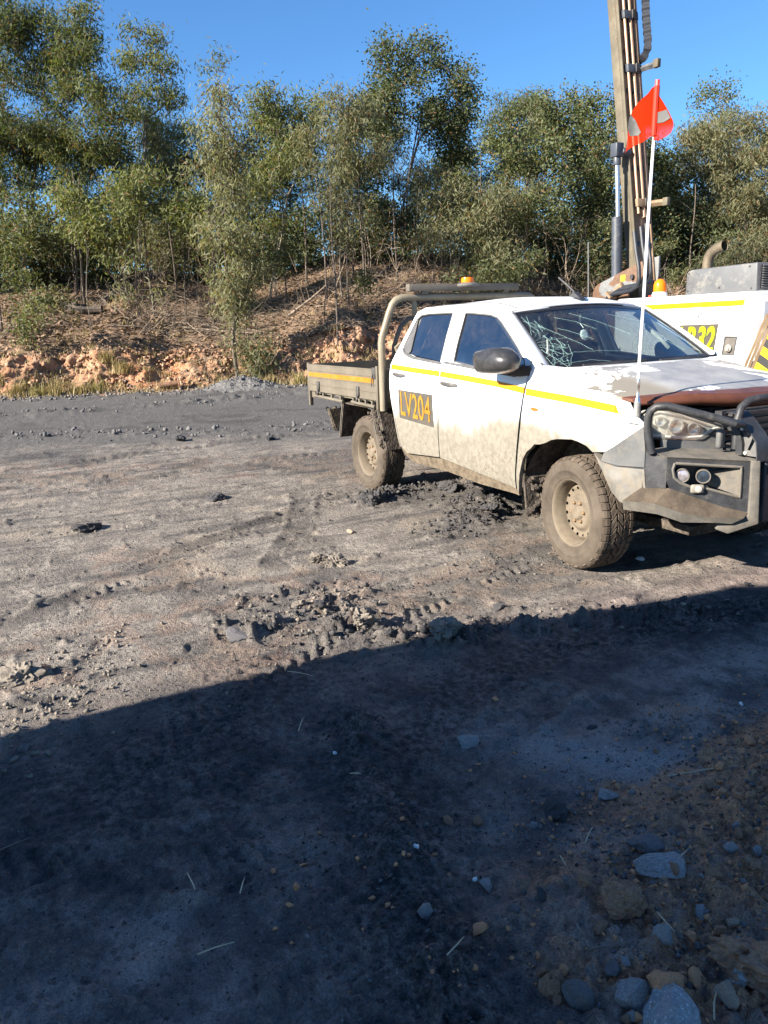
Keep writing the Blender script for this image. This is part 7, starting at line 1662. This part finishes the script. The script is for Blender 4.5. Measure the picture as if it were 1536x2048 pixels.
scatter('rusty_gravel', X[:h_], Y[:h_], sizes(h_, .004, .034, 3.2), RK['rust'], rgs); scatter('slate_gravel', X[h_:], Y[h_:], sizes(len(X) - h_, .004, .032, 3.2), RK['slate'], rgs)
A_ = rgs.uniform(-.7, .7, 16000) + math.atan2(_f.y, _f.x); D_ = 1.5 + 3.4 * rgs.random(16000) ** .8; X, Y = CAM.x + D_ * np.cos(A_), CAM.y + D_ * np.sin(A_); ok = patchy(X, Y, 1.5, 57) & (X > .4); X, Y = X[ok], Y[ok]
scatter('coal_crumbs', X, Y, sizes(len(X), .003, .020, 4), RK['coal'], rgs)
# the sunlit pad
D_ = 3.2 + 11 * rgs.random(15000) ** 1.3; A_ = rgs.uniform(-.62, .62, 15000) + math.atan2(_f.y, _f.x); X, Y = CAM.x + D_ * np.cos(A_), CAM.y + D_ * np.sin(A_); ok = patchy(X, Y, 1.1, 58, .46, .62) & (X < .8); X, Y = X[ok], Y[ok]; h_ = len(X) // 2
scatter('pale_crumbs', X[:h_], Y[:h_], sizes(h_, .006, .034, 4), RK['clod'], rgs); scatter('dark_crumbs', X[h_:], Y[h_:], sizes(len(X) - h_, .006, .036, 4), RK['coal'], rgs)
for nm, pts, n, sp_w, lo, hi, mt in (('clod_row', CLOD_ROW, 260, .12, .008, .050, 'clod'), ('dark_clod_row', CLOD_ROW, 420, .14, .008, .06, 'coal'), ('clod_patch', CLOD_PATCH, 120, .16, .010, .060, 'clod'), ('dark_clod_patch', CLOD_PATCH, 200, .20, .01, .06, 'coal'), ('mud_ridge_lumps', MUD_RIDGE, 700, .15, .015, .09, 'coal'), ('mud_ridge_clods', MUD_RIDGE2, 420, .2, .010, .07, 'coal'), ('track_edge_crumbs', TRACK2, 260, .14, .008, .04, 'coal'), ('sill_crumbs', MUD_RIDGE3, 300, .14, .012, .06, 'coal'), ('ridge_crumbs', FORE_RIDGE, 1500, .10, .004, .026, 'coal'), ('yard_clods', TRACK, 300, .25, .008, .04, 'coal'), ('left_clods', LEFT_RUT, 420, .12, .006, .05, 'clod')):
    X, Y = along(pts, n, sp_w, rgs); scatter(nm, X, Y, sizes(n, lo, hi, 2.6), RK[mt], rgs)
for nm, pts, n, w_ in (('windrow_lumps', WIND_A, 1100, .45), ('inner_windrow_lumps', WIND_B, 700, .36)):
    X, Y = along(pts, n, w_, rgs); scatter(nm, X, Y, sizes(n, .015, .16, 4.2), M('road_coal_lump', (.095, .092, .090), .9, 0, .3, 9, .5, 40, .3, (.17, .16, .15)), rgs)
K_ = rgs.uniform(-9, 8, 3400); S_ = rgs.normal(.15, .45, 3400); X, Y = ks_xy(K_, S_); Zb = np.where(S_ > .1, bank_base(K_, S_), ground_h(X, Y)); scatter('bank_foot_rubble', X, Y, sizes(3400, .02, .16, 2.6), M('grey_rubble', (.13, .12, .112), .9, 0, .35, 9, .5, 40, .3, (.20, .15, .11)), rgs, Zb)
K_ = rgs.uniform(-9, 7, 2400); S_ = rgs.uniform(.4, 2.6, 2400); X, Y = ks_xy(K_, S_); scatter('bank_clods', X, Y, sizes(2400, .03, .22, 2.6), M('red_bank_clod', (.30, .185, .12), .95, 0, .35, 6, .5, 40, .2, (.36, .20, .11)), rgs, bank_base(K_, S_))
# coal heap pushed up at the foot of the bank, and the rusty pipe end left of it
hx, hy = ks_xy(2.35, -.05); K2 = np.linspace(-1.7, 1.7, 70); S2 = np.linspace(-.95, .95, 44); kk, ss = np.meshgrid(K2, S2); xx, yy = hx + kk * TX + ss * NX, hy + kk * TY + ss * NY
rr_ = np.sqrt((kk / 1.45) ** 2 + (ss / .8) ** 2); hh_ = .42 * np.clip(1 - rr_, 0, 1) ** .85 * (.7 + .6 * fbm(kk * 2 + 9, ss * 2, 3, 71)) + .11 * np.abs(fbm(kk * 5, ss * 5, 3, 72, .6) - .5) * 2 * np.clip(1.25 - rr_, 0, 1) - .05
V = np.stack([kk * TX + ss * NX, kk * TY + ss * NY, hh_], -1).reshape(-1, 3); i = np.arange(43)[:, None] * 70; j = np.arange(69)[None]; F = np.stack([i + j, i + j + 1, i + 70 + j + 1, i + 70 + j], -1).reshape(-1, 4)[:, ::-1]
me = fastmesh('gravel_heap', V, F); o = link('gravel_heap', me, MATS['road_coal_lump'], None, (hx, hy, 0), smooth=False); tag(o, 'low heap of dark grey gravel at the foot of the bank behind the tray', 'gravel heap')
X = rgs.normal(0, .75, 420); S_ = rgs.normal(0, .4, 420); rr2 = np.sqrt((X / 1.45) ** 2 + (S_ / .8) ** 2); scatter('heap_lumps', hx + X * TX + S_ * NX, hy + X * TY + S_ * NY, sizes(420, .03, .15, 2.2), MATS['road_coal_lump'], rgs, .40 * np.clip(1 - rr2, 0, 1))
px_, py_ = -18.36, .52; pz_ = gz(px_, py_); RUST = M('rusty_pipe', (.17, .085, .048), .85, .1, .35, 8, .4, 40, .3, (.26, .19, .13))
pe = empty('rusty_pipe', (px_, py_, pz_)); tag(pe, 'short rusty pipe end lying by the road left of the gravel heap', 'pipe')
MB().tube([(-.10, -.42, .09), (.0, .08, .15)], .085, 14).build('barrel', RUST, pe, smooth=True)
MX = Matrix.Translation((.005, .10, .155)) @ Vector((.18, .97, .12)).to_track_quat('Z', 'Y').to_matrix().to_4x4()
MB().lathe([(.12, 0), (.19, .015), (.20, .03), (.17, .05), (.05, .04)], 16, MX).build('flange', RUST, pe, smooth=True)
STRAW = M('pale_straw', (.50, .40, .26), .7, 0, .2, 30, .1, 60)
for i, (x0, y0, x1, y1, lab) in enumerate(STICKS):
    a = Vector((x0, y0, gz(x0, y0) + .006)); b = Vector((x1, y1, gz(x1, y1) + .008)); md = (a + b) / 2 + Vector((random.uniform(-.003, .003), random.uniform(-.003, .003), .004)); md.z = max(md.z, gz(md.x, md.y) + .006)
    o = MB().tube([(0, 0, 0), md - a, b - a], [.0022, .0020, .0012], 5).build('straw', STRAW if 'dark' not in lab and 'brown' not in lab else TWIG, None); o.location = a; tag(o, lab, 'straw', 'straws and twigs on the ground')
